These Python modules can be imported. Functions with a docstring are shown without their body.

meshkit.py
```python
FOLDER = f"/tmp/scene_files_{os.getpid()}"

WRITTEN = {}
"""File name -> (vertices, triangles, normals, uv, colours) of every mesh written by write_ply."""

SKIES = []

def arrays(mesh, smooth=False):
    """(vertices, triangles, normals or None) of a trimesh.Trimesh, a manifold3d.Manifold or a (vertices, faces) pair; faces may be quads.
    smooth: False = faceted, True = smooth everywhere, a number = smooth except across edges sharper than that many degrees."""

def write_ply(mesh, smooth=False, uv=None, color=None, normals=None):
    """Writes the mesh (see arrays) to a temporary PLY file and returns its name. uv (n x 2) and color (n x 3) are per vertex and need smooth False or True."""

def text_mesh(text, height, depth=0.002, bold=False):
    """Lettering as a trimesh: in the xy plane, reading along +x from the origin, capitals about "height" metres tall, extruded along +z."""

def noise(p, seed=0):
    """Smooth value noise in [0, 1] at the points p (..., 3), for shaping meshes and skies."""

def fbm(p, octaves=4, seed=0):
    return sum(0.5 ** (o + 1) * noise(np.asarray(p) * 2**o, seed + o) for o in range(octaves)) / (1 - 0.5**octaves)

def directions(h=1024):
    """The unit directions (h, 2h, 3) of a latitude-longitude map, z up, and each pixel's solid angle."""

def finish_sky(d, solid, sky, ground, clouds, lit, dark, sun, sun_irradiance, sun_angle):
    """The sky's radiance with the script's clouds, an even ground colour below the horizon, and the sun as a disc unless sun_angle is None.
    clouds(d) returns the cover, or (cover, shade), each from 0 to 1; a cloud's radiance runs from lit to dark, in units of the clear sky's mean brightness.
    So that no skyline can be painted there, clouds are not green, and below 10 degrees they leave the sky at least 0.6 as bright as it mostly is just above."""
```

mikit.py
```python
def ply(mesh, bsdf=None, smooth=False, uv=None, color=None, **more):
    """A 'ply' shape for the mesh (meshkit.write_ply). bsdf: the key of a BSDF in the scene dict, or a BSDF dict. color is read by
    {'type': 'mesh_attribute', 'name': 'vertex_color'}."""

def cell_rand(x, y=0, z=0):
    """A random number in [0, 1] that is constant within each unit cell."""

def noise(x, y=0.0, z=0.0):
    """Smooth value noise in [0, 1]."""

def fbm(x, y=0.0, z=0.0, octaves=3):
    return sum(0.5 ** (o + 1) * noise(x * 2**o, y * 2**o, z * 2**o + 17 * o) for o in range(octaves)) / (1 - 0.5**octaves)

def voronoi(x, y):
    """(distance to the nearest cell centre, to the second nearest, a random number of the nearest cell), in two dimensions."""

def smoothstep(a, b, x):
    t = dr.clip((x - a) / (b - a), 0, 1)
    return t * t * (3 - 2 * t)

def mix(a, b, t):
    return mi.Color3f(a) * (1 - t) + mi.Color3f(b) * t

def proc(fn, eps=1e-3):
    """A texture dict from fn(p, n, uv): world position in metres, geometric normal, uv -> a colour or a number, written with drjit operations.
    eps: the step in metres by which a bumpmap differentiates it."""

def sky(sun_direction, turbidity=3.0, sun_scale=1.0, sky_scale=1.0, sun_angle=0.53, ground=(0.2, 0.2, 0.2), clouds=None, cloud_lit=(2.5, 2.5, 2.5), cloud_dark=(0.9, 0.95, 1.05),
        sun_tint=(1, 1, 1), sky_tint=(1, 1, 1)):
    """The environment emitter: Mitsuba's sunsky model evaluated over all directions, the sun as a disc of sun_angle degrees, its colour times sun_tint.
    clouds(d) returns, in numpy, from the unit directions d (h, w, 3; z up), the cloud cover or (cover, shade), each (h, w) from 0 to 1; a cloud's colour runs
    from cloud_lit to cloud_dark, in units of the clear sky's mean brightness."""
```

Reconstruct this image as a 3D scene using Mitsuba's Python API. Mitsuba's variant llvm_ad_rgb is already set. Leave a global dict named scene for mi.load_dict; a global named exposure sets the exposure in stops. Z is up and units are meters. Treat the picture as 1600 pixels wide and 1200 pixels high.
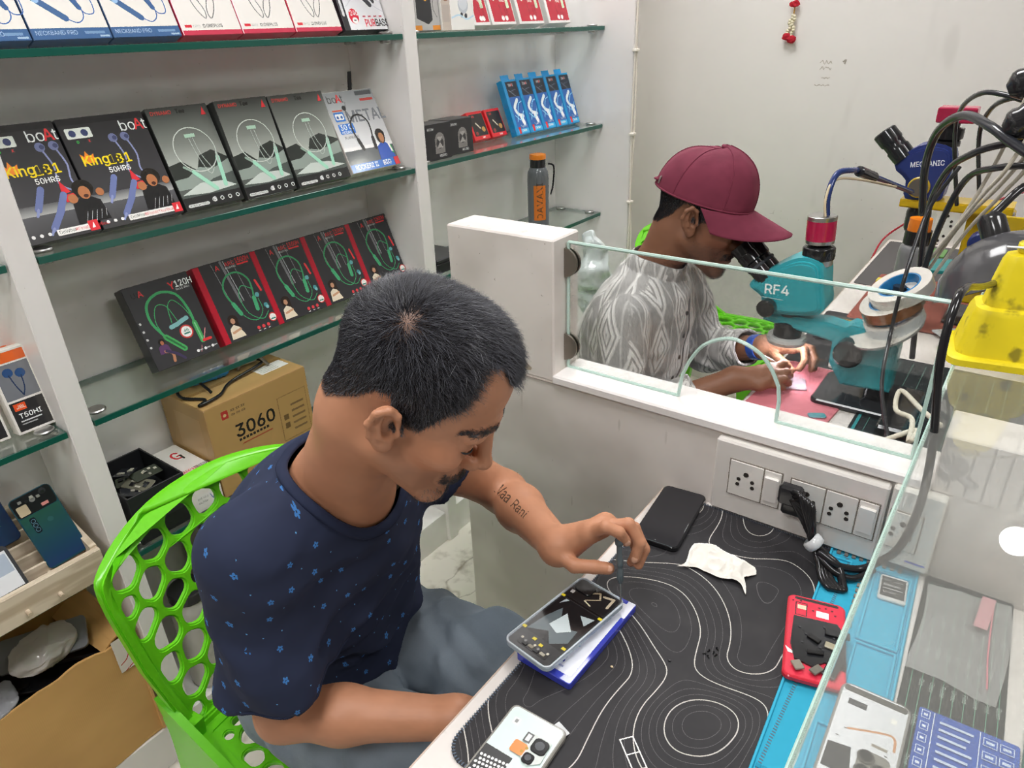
import math, random
import numpy as np, trimesh, manifold3d as m3, mitsuba as mi, drjit as dr
import mikit, meshkit
from mikit import noise, fbm, voronoi, smoothstep, mix
from shapely.geometry import Polygon, LineString, Point, box as sbox, MultiPolygon
from shapely.ops import unary_union, polygonize
from shapely import affinity
T = mi.ScalarTransform4f
scene, labels = {'type': 'scene'}, {}
rng = np.random.default_rng(7)
# ---------------------------------------------------------------- camera, light, exposure
EYE = np.array([0.0, 0.0, 1.5])
RC = np.array([[0.805, 0.242, -0.541], [0.592, -0.380, 0.711], [-0.034, -0.893, -0.449]])   # columns: right, down, forward
RC = np.linalg.qr(RC)[0] * np.sign(np.diag(np.linalg.qr(RC)[1]))
FWD, UP = RC[:, 2], -RC[:, 1]
scene['camera'] = {'type': 'perspective', 'fov': 71.87, 'fov_axis': 'x', 'near_clip': 0.02, 'far_clip': 50.0,
                   'to_world': T().look_at(origin=EYE.tolist(), target=(EYE + FWD).tolist(), up=UP.tolist())}
exposure = 0.20
def lin(c):
    if isinstance(c, str):
        c = c.lstrip('#'); c = c if len(c) == 6 else ''.join(q * 2 for q in c); c = [int(c[i:i + 2], 16) / 255 for i in (0, 2, 4)]
    return [x / 12.92 if x <= 0.04045 else ((x + 0.055) / 1.055) ** 2.4 for x in c]
LAMP = 1.0
for i, (x, y, w, d, e) in enumerate([(-0.55, 0.35, 0.60, 0.60, 15.0), (-0.95, 2.0, 0.60, 0.60, 15.0), (1.1, 0.9, 0.60, 0.60, 15.0), (-0.25, -1.0, 0.6, 0.6, 17.0)]):
    nm = 'ceiling_lamp' + (f'_{i:03d}' if i else '')
    scene[nm + '__panel'] = {'type': 'rectangle', 'to_world': T().translate([x, y, 2.685]).rotate([1, 0, 0], 180).scale([w / 2, d / 2, 1]),
                    'emitter': {'type': 'area', 'radiance': {'type': 'rgb', 'value': [e * LAMP, e * LAMP * 0.99, e * LAMP * 0.985]}}}
    labels[nm] = {'label': 'square white flat panel lamp in the ceiling ' + ('above the man in the navy shirt', 'above the shelves by the empty chair', 'above the glass counter', 'behind the photographer')[i], 'category': 'ceiling lamp', 'group': 'panel lamps in the ceiling'}
# ---------------------------------------------------------------- helpers
def V(*a): return np.array(a, float)
def unit(v): v = np.asarray(v, float); return v / np.linalg.norm(v)
def F(o, x, y, z=None):
    M = np.eye(4); x = unit(x); z = unit(np.cross(x, y)) if z is None else unit(z); y = np.cross(z, x)
    M[:3, 0], M[:3, 1], M[:3, 2], M[:3, 3] = x, y, z, o
    return M
def RZ(o, deg=0): a = math.radians(deg); return F(o, (math.cos(a), math.sin(a), 0), (-math.sin(a), math.cos(a), 0))
def pix(x, y, z=None, X=None, Y=None):          # point of the place at height z / on a plane X or Y, seen at photo position (x, y)
    d = RC @ V(x - 800, y - 600, 1104.0)
    t = (z - EYE[2]) / d[2] if z is not None else (X - EYE[0]) / d[0] if X is not None else (Y - EYE[1]) / d[1]
    return EYE + t * d
def cat(*ms):
    ms = [m for g in ms for m in (g if isinstance(g, (list, tuple)) else [g])]
    return trimesh.Trimesh(*_cat(ms), process=False)
def _cat(ms):
    v, f, n = [], [], 0
    for m in ms: v.append(m.vertices); f.append(m.faces + n); n += len(m.vertices)
    return np.vstack(v), np.vstack(f)
def tf(m, M): m = m.copy(); m.apply_transform(M); return m
def hull(p): h = trimesh.convex.convex_hull(np.asarray(p, float)); return h
def bev(w, d, h, b=0.0015, c=(0, 0, 0)):         # chamfered box, centred in x and y, standing on z = c[2]
    P = []
    for sx in (-1, 1):
        for sy in (-1, 1):
            for z, s in ((0, 1), (h, -1)):
                x, y = sx * w / 2, sy * d / 2
                P += [(x - sx * b, y - sy * b, z), (x - sx * b, y, z + s * b), (x, y - sy * b, z + s * b)]
    m = hull(P); m.apply_translation(c); return m
def bx(x0, y0, z0, x1, y1, z1, b=0.0): return bev(x1 - x0, y1 - y0, z1 - z0, b or 0.0008, ((x0 + x1) / 2, (y0 + y1) / 2, z0))
def rrect(w, h, r, n=5, c=(0, 0)):
    P = []
    for (sx, sy, a0) in ((1, 1, 0), (-1, 1, 90), (-1, -1, 180), (1, -1, 270)):
        for k in range(n + 1):
            a = math.radians(a0 + 90 * k / n); P.append((c[0] + sx * (w / 2 - r) + r * math.cos(a), c[1] + sy * (h / 2 - r) + r * math.sin(a)))
    return np.array(P)
def slab(w, h, t, r, b=0.001, n=5, z=0.0, c=(0, 0)):      # rounded plate lying in xy, thickness along z
    P = []
    for zz, ins in ((z, b), (z + b, 0), (z + t - b, 0), (z + t, b)):
        q = rrect(w - 2 * ins, h - 2 * ins, max(r - ins, 1e-4), n, c); P.append(np.c_[q, np.full(len(q), zz)])
    return hull(np.vstack(P))
def ext(poly, t, z=0.0):
    gs = poly.geoms if hasattr(poly, 'geoms') else [poly]
    m = cat([trimesh.creation.extrude_polygon(g, t, engine='earcut') for g in gs if g.area > 0]); m.apply_translation((0, 0, z)); return m
def spline(P, n=8, closed=False):
    P = np.asarray(P, float)
    if len(P) < 3: return P
    Q = np.vstack([P[-1], P, P[:2]]) if closed else np.vstack([2 * P[0] - P[1], P, 2 * P[-1] - P[-2]])
    out = []
    for i in range(len(P) if closed else len(P) - 1):
        a, b, c, d = Q[i:i + 4]
        for k in range(n):
            t = k / n; out.append(0.5 * ((2 * b) + (c - a) * t + (2 * a - 5 * b + 4 * c - d) * t * t + (3 * b - a - 3 * c + d) * t ** 3))
    if not closed: out.append(P[-1])
    return np.array(out)
def tube(P, r, sides=8, n=6, closed=False, flat=None, smooth_path=True):
    p = spline(P, n, closed) if smooth_path else np.asarray(P, float)
    N = len(p); r = np.interp(np.linspace(0, 1, N), np.linspace(0, 1, len(r)), r) if np.ndim(r) else np.full(N, r)
    t = (np.roll(p, -1, 0) - np.roll(p, 1, 0)) if closed else np.gradient(p, axis=0)
    t /= np.linalg.norm(t, axis=1, keepdims=True) + 1e-12
    a = np.cross(t[0], V(0, 0, 1) if abs(t[0][2]) < 0.9 else V(1, 0, 0)); A = []
    for k in range(N):
        a = a - t[k] * (a @ t[k]); a /= np.linalg.norm(a) + 1e-12; A.append(a)
    A = np.array(A); B = np.cross(t, A); ang = np.arange(sides) * 2 * np.pi / sides
    ca, sa = np.cos(ang), np.sin(ang) * (flat or 1.0)
    v = (p[:, None] + r[:, None, None] * (ca[None, :, None] * A[:, None] + sa[None, :, None] * B[:, None])).reshape(-1, 3)
    M = N if closed else N - 1
    i, j = np.meshgrid(np.arange(M), np.arange(sides), indexing='ij')
    i2 = (i + 1) % N
    q = np.stack([i * sides + j, i * sides + (j + 1) % sides, i2 * sides + (j + 1) % sides, i2 * sides + j], -1).reshape(-1, 4)
    f = np.vstack([q[:, [0, 1, 2]], q[:, [0, 2, 3]]])
    if not closed:
        v = np.vstack([v, p[0], p[-1]]); k = np.arange(sides); n0 = N * sides
        f = np.vstack([f, np.c_[np.full(sides, n0), (k + 1) % sides, k], np.c_[np.full(sides, n0 + 1), (N - 1) * sides + k, (N - 1) * sides + (k + 1) % sides]])
    return trimesh.Trimesh(v, f, process=False)
def lathe(prof, n=32, closed=True):               # profile [(r, z)] turned about z
    prof = np.asarray(prof, float); k = len(prof); a = np.arange(n) * 2 * np.pi / n
    v = np.stack([prof[:, 0][None] * np.cos(a)[:, None], prof[:, 0][None] * np.sin(a)[:, None], np.broadcast_to(prof[:, 1], (n, k))], -1).reshape(-1, 3)
    i, j = np.meshgrid(np.arange(n), np.arange(k - 1), indexing='ij'); i2 = (i + 1) % n
    q = np.stack([i * k + j, i2 * k + j, i2 * k + j + 1, i * k + j + 1], -1).reshape(-1, 4)
    f = np.vstack([q[:, [0, 1, 2]], q[:, [0, 2, 3]]])
    m = trimesh.Trimesh(v, f, process=False); m.update_faces(m.area_faces > 1e-12); m.remove_unreferenced_vertices(); return m
def cyl(a, b, r, n=20, r2=None, c=0.0):
    a, b = V(*a), V(*b); L = np.linalg.norm(b - a); r2 = r if r2 is None else r2; c = min(c, L / 3)
    m = lathe([(0, 0), (r - c, 0), (r, c), (r2, L - c), (r2 - c, L), (0, L)] if c else [(0, 0), (r, 0), (r2, L), (0, L)], n)
    z = (b - a) / L; x = unit(np.cross(z, V(0, 1, 0) if abs(z[1]) < 0.9 else V(1, 0, 0)))
    return tf(m, F(a, x, np.cross(z, x)))
def ball(c, r, s=2):
    m = trimesh.creation.icosphere(subdivisions=s); m.apply_scale(r if np.ndim(r) == 0 else list(r)); m.apply_translation(c); return m
def sheet(fn, nu, nv):                            # grid surface from fn(u, v) on [0, 1]^2
    u, v = np.meshgrid(np.linspace(0, 1, nu), np.linspace(0, 1, nv), indexing='ij'); p = fn(u, v).reshape(-1, 3)
    i, j = np.meshgrid(np.arange(nu - 1), np.arange(nv - 1), indexing='ij'); q = np.stack([i * nv + j, (i + 1) * nv + j, (i + 1) * nv + j + 1, i * nv + j + 1], -1).reshape(-1, 4)
    return trimesh.Trimesh(p, np.vstack([q[:, [0, 1, 2]], q[:, [0, 2, 3]]]), process=False)
def thick(m, t):                                  # closes a sheet into a thin solid
    m = trimesh.Trimesh(m.vertices, m.faces, process=False); n = m.vertex_normals; N = len(m.vertices)
    e = m.edges; es = {tuple(x) for x in e}; bd = [x for x in es if (x[1], x[0]) not in es]
    f = [m.faces, m.faces[:, ::-1] + N]
    if bd: bd = np.array(bd); f += [np.c_[bd[:, 1], bd[:, 0], bd[:, 0] + N], np.c_[bd[:, 1], bd[:, 0] + N, bd[:, 1] + N]]
    return trimesh.Trimesh(np.vstack([m.vertices, m.vertices - n * t]), np.vstack(f), process=False)
taken = {}
def _key(k):
    n = taken.get(k, -1) + 1; taken[k] = n
    return k if n == 0 else f'{k}_{n:03d}'
def thing(name, label, category, group=None):
    k = _key(name); labels[k] = {'label': label, 'category': category}
    if group: labels[k]['group'] = group
    return k
def add(name, mesh, mat, parent=None, smooth=False, color=None, label=None, kind=None, category=None, group=None, own=None):
    k = own or _key(f'{parent}__{name}' if parent else name)
    if color is not None and smooth not in (True, False): mesh = trimesh.graph.smooth_shade(trimesh.Trimesh(mesh.vertices, mesh.faces), angle=math.radians(smooth), facet_minarea=None); smooth = True
    if color is not None: color = np.broadcast_to(np.array(lin(color) if isinstance(color, str) else color, float), (len(mesh.vertices), 3))
    scene[k] = mikit.ply(mesh, mat, smooth=smooth, color=color)
    d = {a: b for a, b in dict(label=label, kind=kind, category=category, group=group).items() if b}
    if d: labels.setdefault(k, {}).update(d)
    return k
def body(k, mesh, mat, **kw): return add(None, mesh, mat, own=k, **kw)   # the thing's own mesh
def struct(name, mesh, mat, **kw): return add(name, mesh, mat, kind='structure', **kw)
_tx = {}
def text2d(s, h, bold=False):
    if (s, bold) not in _tx:
        m = meshkit.text_mesh(s, 1.0, 0.05, bold); k = m.face_normals[:, 2] > 0.9
        _tx[(s, bold)] = (np.array(m.vertices[:, :2]), np.array(m.faces[k]))
    v, f = _tx[(s, bold)]
    return v * h, f
class Print:                                       # flat printing: coloured shapes on a thin film in the xy plane
    def __init__(s, step=3e-5): s.v, s.f, s.c, s.n, s.k, s.step = [], [], [], 0, 0, step
    def _put(s, v, f, c):
        s.k += 1
        if len(v) == 0: return
        s.v.append(np.c_[v, np.full(len(v), 1.5e-4 + s.k * s.step)]); s.f.append(np.asarray(f) + s.n); s.c.append(np.tile(lin(c), (len(v), 1))); s.n += len(v)
    def shape(s, g, c):
        s.k -= 0
        for p in (g.geoms if hasattr(g, 'geoms') else [g]):
            if p.geom_type == 'Polygon' and p.area > 1e-9:
                v, f = trimesh.creation.triangulate_polygon(p, engine='earcut'); s._put(v, f, c); s.k -= 1
        s.k += 1; return s
    def poly(s, P, c): return s.shape(Polygon(P).buffer(0), c)
    def rect(s, x0, y0, x1, y1, c, r=0):
        w, h = x1 - x0, y1 - y0
        return s.poly(rrect(w, h, min(r, w / 2, h / 2), 4, ((x0 + x1) / 2, (y0 + y1) / 2)) if r else [(x0, y0), (x1, y0), (x1, y1), (x0, y1)], c)
    def circ(s, x, y, r, c, sx=1, rot=0): return s.shape(affinity.rotate(affinity.scale(Point(x, y).buffer(r, 8), sx, 1), rot), c)
    def ring(s, x, y, r, w, c): return s.shape(Point(x, y).buffer(r, 10).difference(Point(x, y).buffer(r - w, 10)), c)
    def line(s, P, w, c, n=6, close=False): return s.shape(LineString(spline(P, n, close) if len(P) > 2 else P).buffer(w / 2, 3), c)
    def text(s, t, x, y, h, c, bold=False, rot=0, mid=False, wide=1.0):
        v, f = text2d(t, h, bold); v = v * [wide, 1]
        if mid: v = v - [(v[:, 0].min() + v[:, 0].max()) / 2, 0]
        a = math.radians(rot); v = v @ np.array([[math.cos(a), math.sin(a)], [-math.sin(a), math.cos(a)]]) + [x, y]
        s._put(v, f, c); return s
    def grad(s, x0, y0, x1, y1, c0, c1, n=10):      # printed gradient, bottom to top
        a, b = np.array(lin(c0)), np.array(lin(c1)); s.k += 1
        v = np.array([(x, y) for y in np.linspace(y0, y1, n) for x in (x0, x1)]); cc = np.array([a + (b - a) * t for t in np.linspace(0, 1, n) for _ in (0, 1)])
        f = [q for i in range(n - 1) for q in ((2 * i, 2 * i + 1, 2 * i + 3), (2 * i, 2 * i + 3, 2 * i + 2))]
        s.v.append(np.c_[v, np.full(len(v), 1.5e-4 + s.k * s.step)]); s.f.append(np.array(f) + s.n); s.c.append(cc); s.n += len(v); return s
    def put(s, parent, M, mat='print', name='print', label=None):
        m = trimesh.Trimesh(np.vstack(s.v), np.vstack(s.f), process=False); m.apply_transform(M)
        return add(name, m, mat, parent, color=np.vstack(s.c), label=label)
# ---------------------------------------------------------------- materials
def mat(key, c=None, rough=0.5, spec=0.5, metal=0.0, coat=0.0, sheen=0.0, tex=None, bump=None, bs=0.001, eps=1e-3, two=True, coat_r=None):
    d = {'type': 'principled', 'base_color': mikit.proc(tex) if tex else {'type': 'mesh_attribute', 'name': 'vertex_color'} if c is None else {'type': 'rgb', 'value': lin(c)},
         'roughness': rough, 'specular': spec, 'metallic': metal}
    if coat: d['clearcoat'] = coat; d['clearcoat_gloss'] = 0.95
    if sheen: d['sheen'] = sheen
    if bump: d = {'type': 'bumpmap', 'arbitrary': mikit.proc(bump, eps), 'scale': bs, 'bsdf': d}
    scene[key] = {'type': 'twosided', 'bsdf': d} if two else d
    return key
def rgbmix(a, b, t): return mix(mi.Color3f(*lin(a)), mi.Color3f(*lin(b)), t)
mat('print', rough=0.32, spec=0.5)                 # vertex coloured, semi-gloss card
mat('matte', rough=0.75, spec=0.3)                 # vertex coloured, matt
mat('gloss', rough=0.12, spec=0.5)                 # vertex coloured, glossy plastic
mat('film', rough=0.10, spec=0.6, coat=0.6)        # vertex coloured, shrink-wrapped
mat('steel', '#b9b9b6', 0.3, metal=1.0); mat('brushed', '#8d877e', 0.42, metal=1.0)
def lam_tex(p, n, uv):
    g = fbm(p.x * 9 + 3, p.y * 9, p.z * 5, 4); s = noise(p.x * 160, p.y * 160, p.z * 160)
    t = smoothstep(0.5, 0.85, g) * 0.22 + dr.select(s > 0.972, 0.5, 0.0)
    return rgbmix('#e4e1df', '#b0a69c', t)
mat('laminate', rough=0.35, tex=lam_tex)
def knee_tex(p, n, uv):
    g = fbm(p.x * 5 + 1.7, p.y * 5, p.z * 5, 4); s = noise(p.x * 210, p.y * 210, p.z * 210); h = fbm(p.x * 60, p.z * 14, p.y * 60, 2)
    t = smoothstep(0.42, 0.75, g) * 0.35 + dr.select((s > 0.972) & (g > 0.45), 0.9, 0.0) + smoothstep(0.72, 0.8, h) * 0.25
    return rgbmix('#dcd6d1', '#8e8478', dr.clip(t, 0, 1))
mat('knee', rough=0.4, tex=knee_tex)
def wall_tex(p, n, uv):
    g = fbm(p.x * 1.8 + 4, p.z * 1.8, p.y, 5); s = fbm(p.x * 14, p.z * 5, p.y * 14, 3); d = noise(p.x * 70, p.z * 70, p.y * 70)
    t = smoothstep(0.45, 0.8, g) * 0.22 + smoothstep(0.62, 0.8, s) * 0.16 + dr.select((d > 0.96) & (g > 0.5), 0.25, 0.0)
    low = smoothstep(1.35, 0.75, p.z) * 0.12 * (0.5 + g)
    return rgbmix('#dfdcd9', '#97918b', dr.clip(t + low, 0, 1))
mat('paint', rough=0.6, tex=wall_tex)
mat('ceil', '#e8e6e2', 0.7); mat('plainwall', '#dedad3', 0.7)
def floor_tex(p, n, uv):
    w = fbm(p.x * 4, p.y * 4, 2.0, 4); v = dr.abs(fbm(p.x * 5 + w * 2, p.y * 5 - w, 5.0, 4) - 0.5); d = fbm(p.x * 22, p.y * 22, 8.0, 4)
    t = smoothstep(0.03, 0.0, v) * 0.5 + smoothstep(0.5, 0.8, d) * 0.45
    gx, gy = p.x * 1.667 + 0.3, p.y * 1.667 + 0.4
    j = dr.minimum(dr.minimum(gx - dr.floor(gx), dr.ceil(gx) - gx), dr.minimum(gy - dr.floor(gy), dr.ceil(gy) - gy))
    return rgbmix('#dcd7cd', '#8b8274', dr.clip(t, 0, 1))
mat('marble', rough=0.25, tex=floor_tex)
def glass(key, dust=0.06, tint=(0.93, 0.97, 0.95), c='#c9cdc8', ior=1.5):
    scene[key] = {'type': 'blendbsdf', 'weight': dust, 'a': {'type': 'thindielectric', 'int_ior': ior, 'specular_transmittance': {'type': 'rgb', 'value': list(tint)}},
                  'b': {'type': 'twosided', 'bsdf': {'type': 'diffuse', 'reflectance': {'type': 'rgb', 'value': lin(c)}}}}
glass('pane', 0.004, (0.965, 0.985, 0.975), ior=1.33); glass('shelfpane', 0.05, (0.86, 0.94, 0.91)); glass('dustpane', 0.13, (0.95, 0.97, 0.96), '#d8d8d2'); glass('filmbag', 0.30, (0.97, 0.97, 0.97), '#e6e6e6')
mat('edgegreen', '#0f5145', 0.15, coat=0.5); mat('edgeaqua', '#b2cdc3', 0.15, coat=0.5)
mat('lime', '#69c81c', 0.28, coat=0.3)
# ---------------------------------------------------------------- the room
YB, XL = 2.90, -1.50
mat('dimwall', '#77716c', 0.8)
struct('floor', bx(XL - 0.05, -2.0, -0.05, 2.6, YB + 0.05, 0.0), 'marble')
struct('ceiling', bx(XL - 0.05, -2.0, 2.70, 2.6, YB + 0.05, 2.75), 'ceil')
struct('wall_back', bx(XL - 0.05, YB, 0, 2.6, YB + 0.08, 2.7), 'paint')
struct('wall_left', bx(XL - 0.10, -2.0, 0, XL - 0.02, YB, 2.7), 'plainwall')
struct('wall_right', bx(2.55, -2.0, 0, 2.62, YB, 2.7), 'dimwall')
struct('wall_front', bx(XL, -2.06, 0, 2.6, -2.0, 2.7), 'dimwall')
DK, GT = 0.76, 1.0                                # desk top, glass counter top
# shelving
unit_ = thing('shelving_unit', 'tall white laminate shelving unit with dividers along the left side of the shop', 'shelving')
add('back_panel', bx(XL - 0.02, -0.9, 0, XL, 2.29, 2.6), 'laminate', unit_)
for y0, y1, x1 in ((-0.93, -0.89, -1.30), (0.395, 0.437, -1.298), (1.338, 1.381, -1.298)):
    add('divider', bx(XL, y0, 0, x1, y1, 2.6, 0.002), 'laminate', unit_)
add('end_panel', bx(XL, 2.287, 0, -1.190, 2.307, 2.6, 0.002), 'laminate', unit_)
add('plinth', bx(XL, -0.89, 0, -1.31, 2.287, 0.11), 'laminate', unit_)
add('top_panel', bx(XL, -0.9, 2.58, -1.30, 2.3, 2.6), 'laminate', unit_)
def glass_sheet(k, x0, y0, x1, y1, z0, z1, pane, edge, ew=0.004):
    add('pane', trimesh.Trimesh([(x0, y0, z1), (x1, y0, z1), (x1, y1, z1), (x0, y1, z1)], [(0, 1, 2), (0, 2, 3)], process=False), pane, k)
    e = [bx(x1 - ew, y0, z0, x1, y1, z1, 0.0006), bx(x0, y0, z0, x0 + ew, y1, z1, 0.0006), bx(x0 + ew, y0, z0, x1 - ew, y0 + ew, z1, 0.0006), bx(x0 + ew, y1 - ew, z0, x1 - ew, y1, z1, 0.0006)]
    add('edge', cat(e), edge, k, label='dark green polished glass edge' if edge == 'edgegreen' else 'pale green glass edge')
TH = 0.012
SH = {}
for bay, (y0, y1) in enumerate(((-0.885, 0.392), (0.440, 1.335), (1.384, 2.284))):
    for z, nm in ((1.486, 'top'), (1.180, 'second'), (0.873, 'third'), (0.567, 'lowest')):
        if bay == 2 and z < 0.8: continue
        where = ('left-hand bay', 'middle bay', 'right-hand bay by the back wall')[bay]
        k = thing('glass_shelf', f'{nm} green-edged glass shelf of the {where}', 'shelf', 'glass shelves of the shelving unit')
        glass_sheet(k, XL + 0.002, y0, -1.30, y1, z, z + TH, 'shelfpane', 'edgegreen')
        for yy in (y0 + 0.022, y1 - 0.022):
            for xx in (-1.335, -1.46):
                add('shelf_clip', cat(cyl((xx, yy, z + TH), (xx, yy, z + TH + 0.006), 0.017, 16, c=0.002), cyl((xx, yy, z - 0.008), (xx, yy, z), 0.014, 16, c=0.002)), 'steel', k, smooth=40)
# the two thin white cables down the end panel's edge
k = thing('white_cable', 'pair of thin white cables clipped down the edge of the shelf end panel', 'cable')
for dy, w in ((0, 0.004), (0.010, 0.006)):
    zz = np.linspace(2.55, 0.7, 16)
    add('wire', tube([(-1.184 + 0.003 * math.sin(z * 9 + dy * 300) + (0.02 if z < 0.9 else 0) * dy * 40, 2.283 + dy, z) for z in zz], 0.0032, 6, 3), 'matte', k, True, color='#dcd6ca')
for z in (1.42, 1.16, 0.93):
    add('cable_clip', bx(-1.192, 2.276, z, -1.176, 2.300, z + 0.008, 0.001), 'matte', k, color='#e0dbd0')
# ---------------------------------------------------------------- cartons on the shelves
def leaning(x, y, z, w, lean):                    # frame of a carton's front face: x along the shelf, y up its face, z out of it
    a = math.radians(lean); return F((x, y, z), (0, 1, 0), (-math.sin(a), 0, math.cos(a)))
def carton(k, M, w, h, d, col, m='film', spine=None, b=0.001):
    M[2, 3] += d * M[2, 2]                        # the lower back edge rests on the shelf
    body(k, tf(bev(w, h, d, b, (w / 2, h / 2, -d)), M), m, color=col)
    if spine: add('spine', tf(bx(-0.0006, 0.0, -d, 0.0012, h, 0.0004), M), m, k, color=spine)
def boat(p, x, y, h, c='#e8e8e8'):                # the maker's word mark with its red third letter
    p.text('bo', x, y, h, c); p.text('A', x + h * 1.42, y, h, '#d8343a', True); p.text('t', x + h * 2.28, y, h, c)
def figure(p, x, y, s, hair, skin, top, legs=None):   # small printed person
    p.poly([(x - .5 * s, y), (x - .42 * s, y + .62 * s), (x - .15 * s, y + .78 * s), (x + .15 * s, y + .78 * s), (x + .42 * s, y + .62 * s), (x + .5 * s, y)], top)
    p.circ(x, y + 1.02 * s, .27 * s, hair); p.circ(x + .02 * s, y + .93 * s, .19 * s, skin, 0.8)
    if legs: p.line([(x, y), (x + .5 * s, y - .3 * s), (x + .9 * s, y - .9 * s)], .22 * s, legs)
def neckband(p, cx, cy, r, h, w, c, c2, tilt=0.0):
    P = [(cx - r * .82 + tilt * h, cy - h), (cx - r, cy - h * .35), (cx - r * .95, cy + r * .35), (cx - r * .4, cy + r * .92), (cx + r * .4, cy + r * .95), (cx + r * .95, cy + r * .4), (cx + r, cy - h * .3), (cx + r * .85, cy - h)]
    p.line(P, w, c)
    p.line([P[0], (cx - r * .62 + tilt * h * 2, cy - h * 1.75)], w * 2.3, c2); p.line([P[-1], (cx + r * .78, cy - h * 1.8)], w * 2.3, c2)
LN = 21.0
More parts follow.
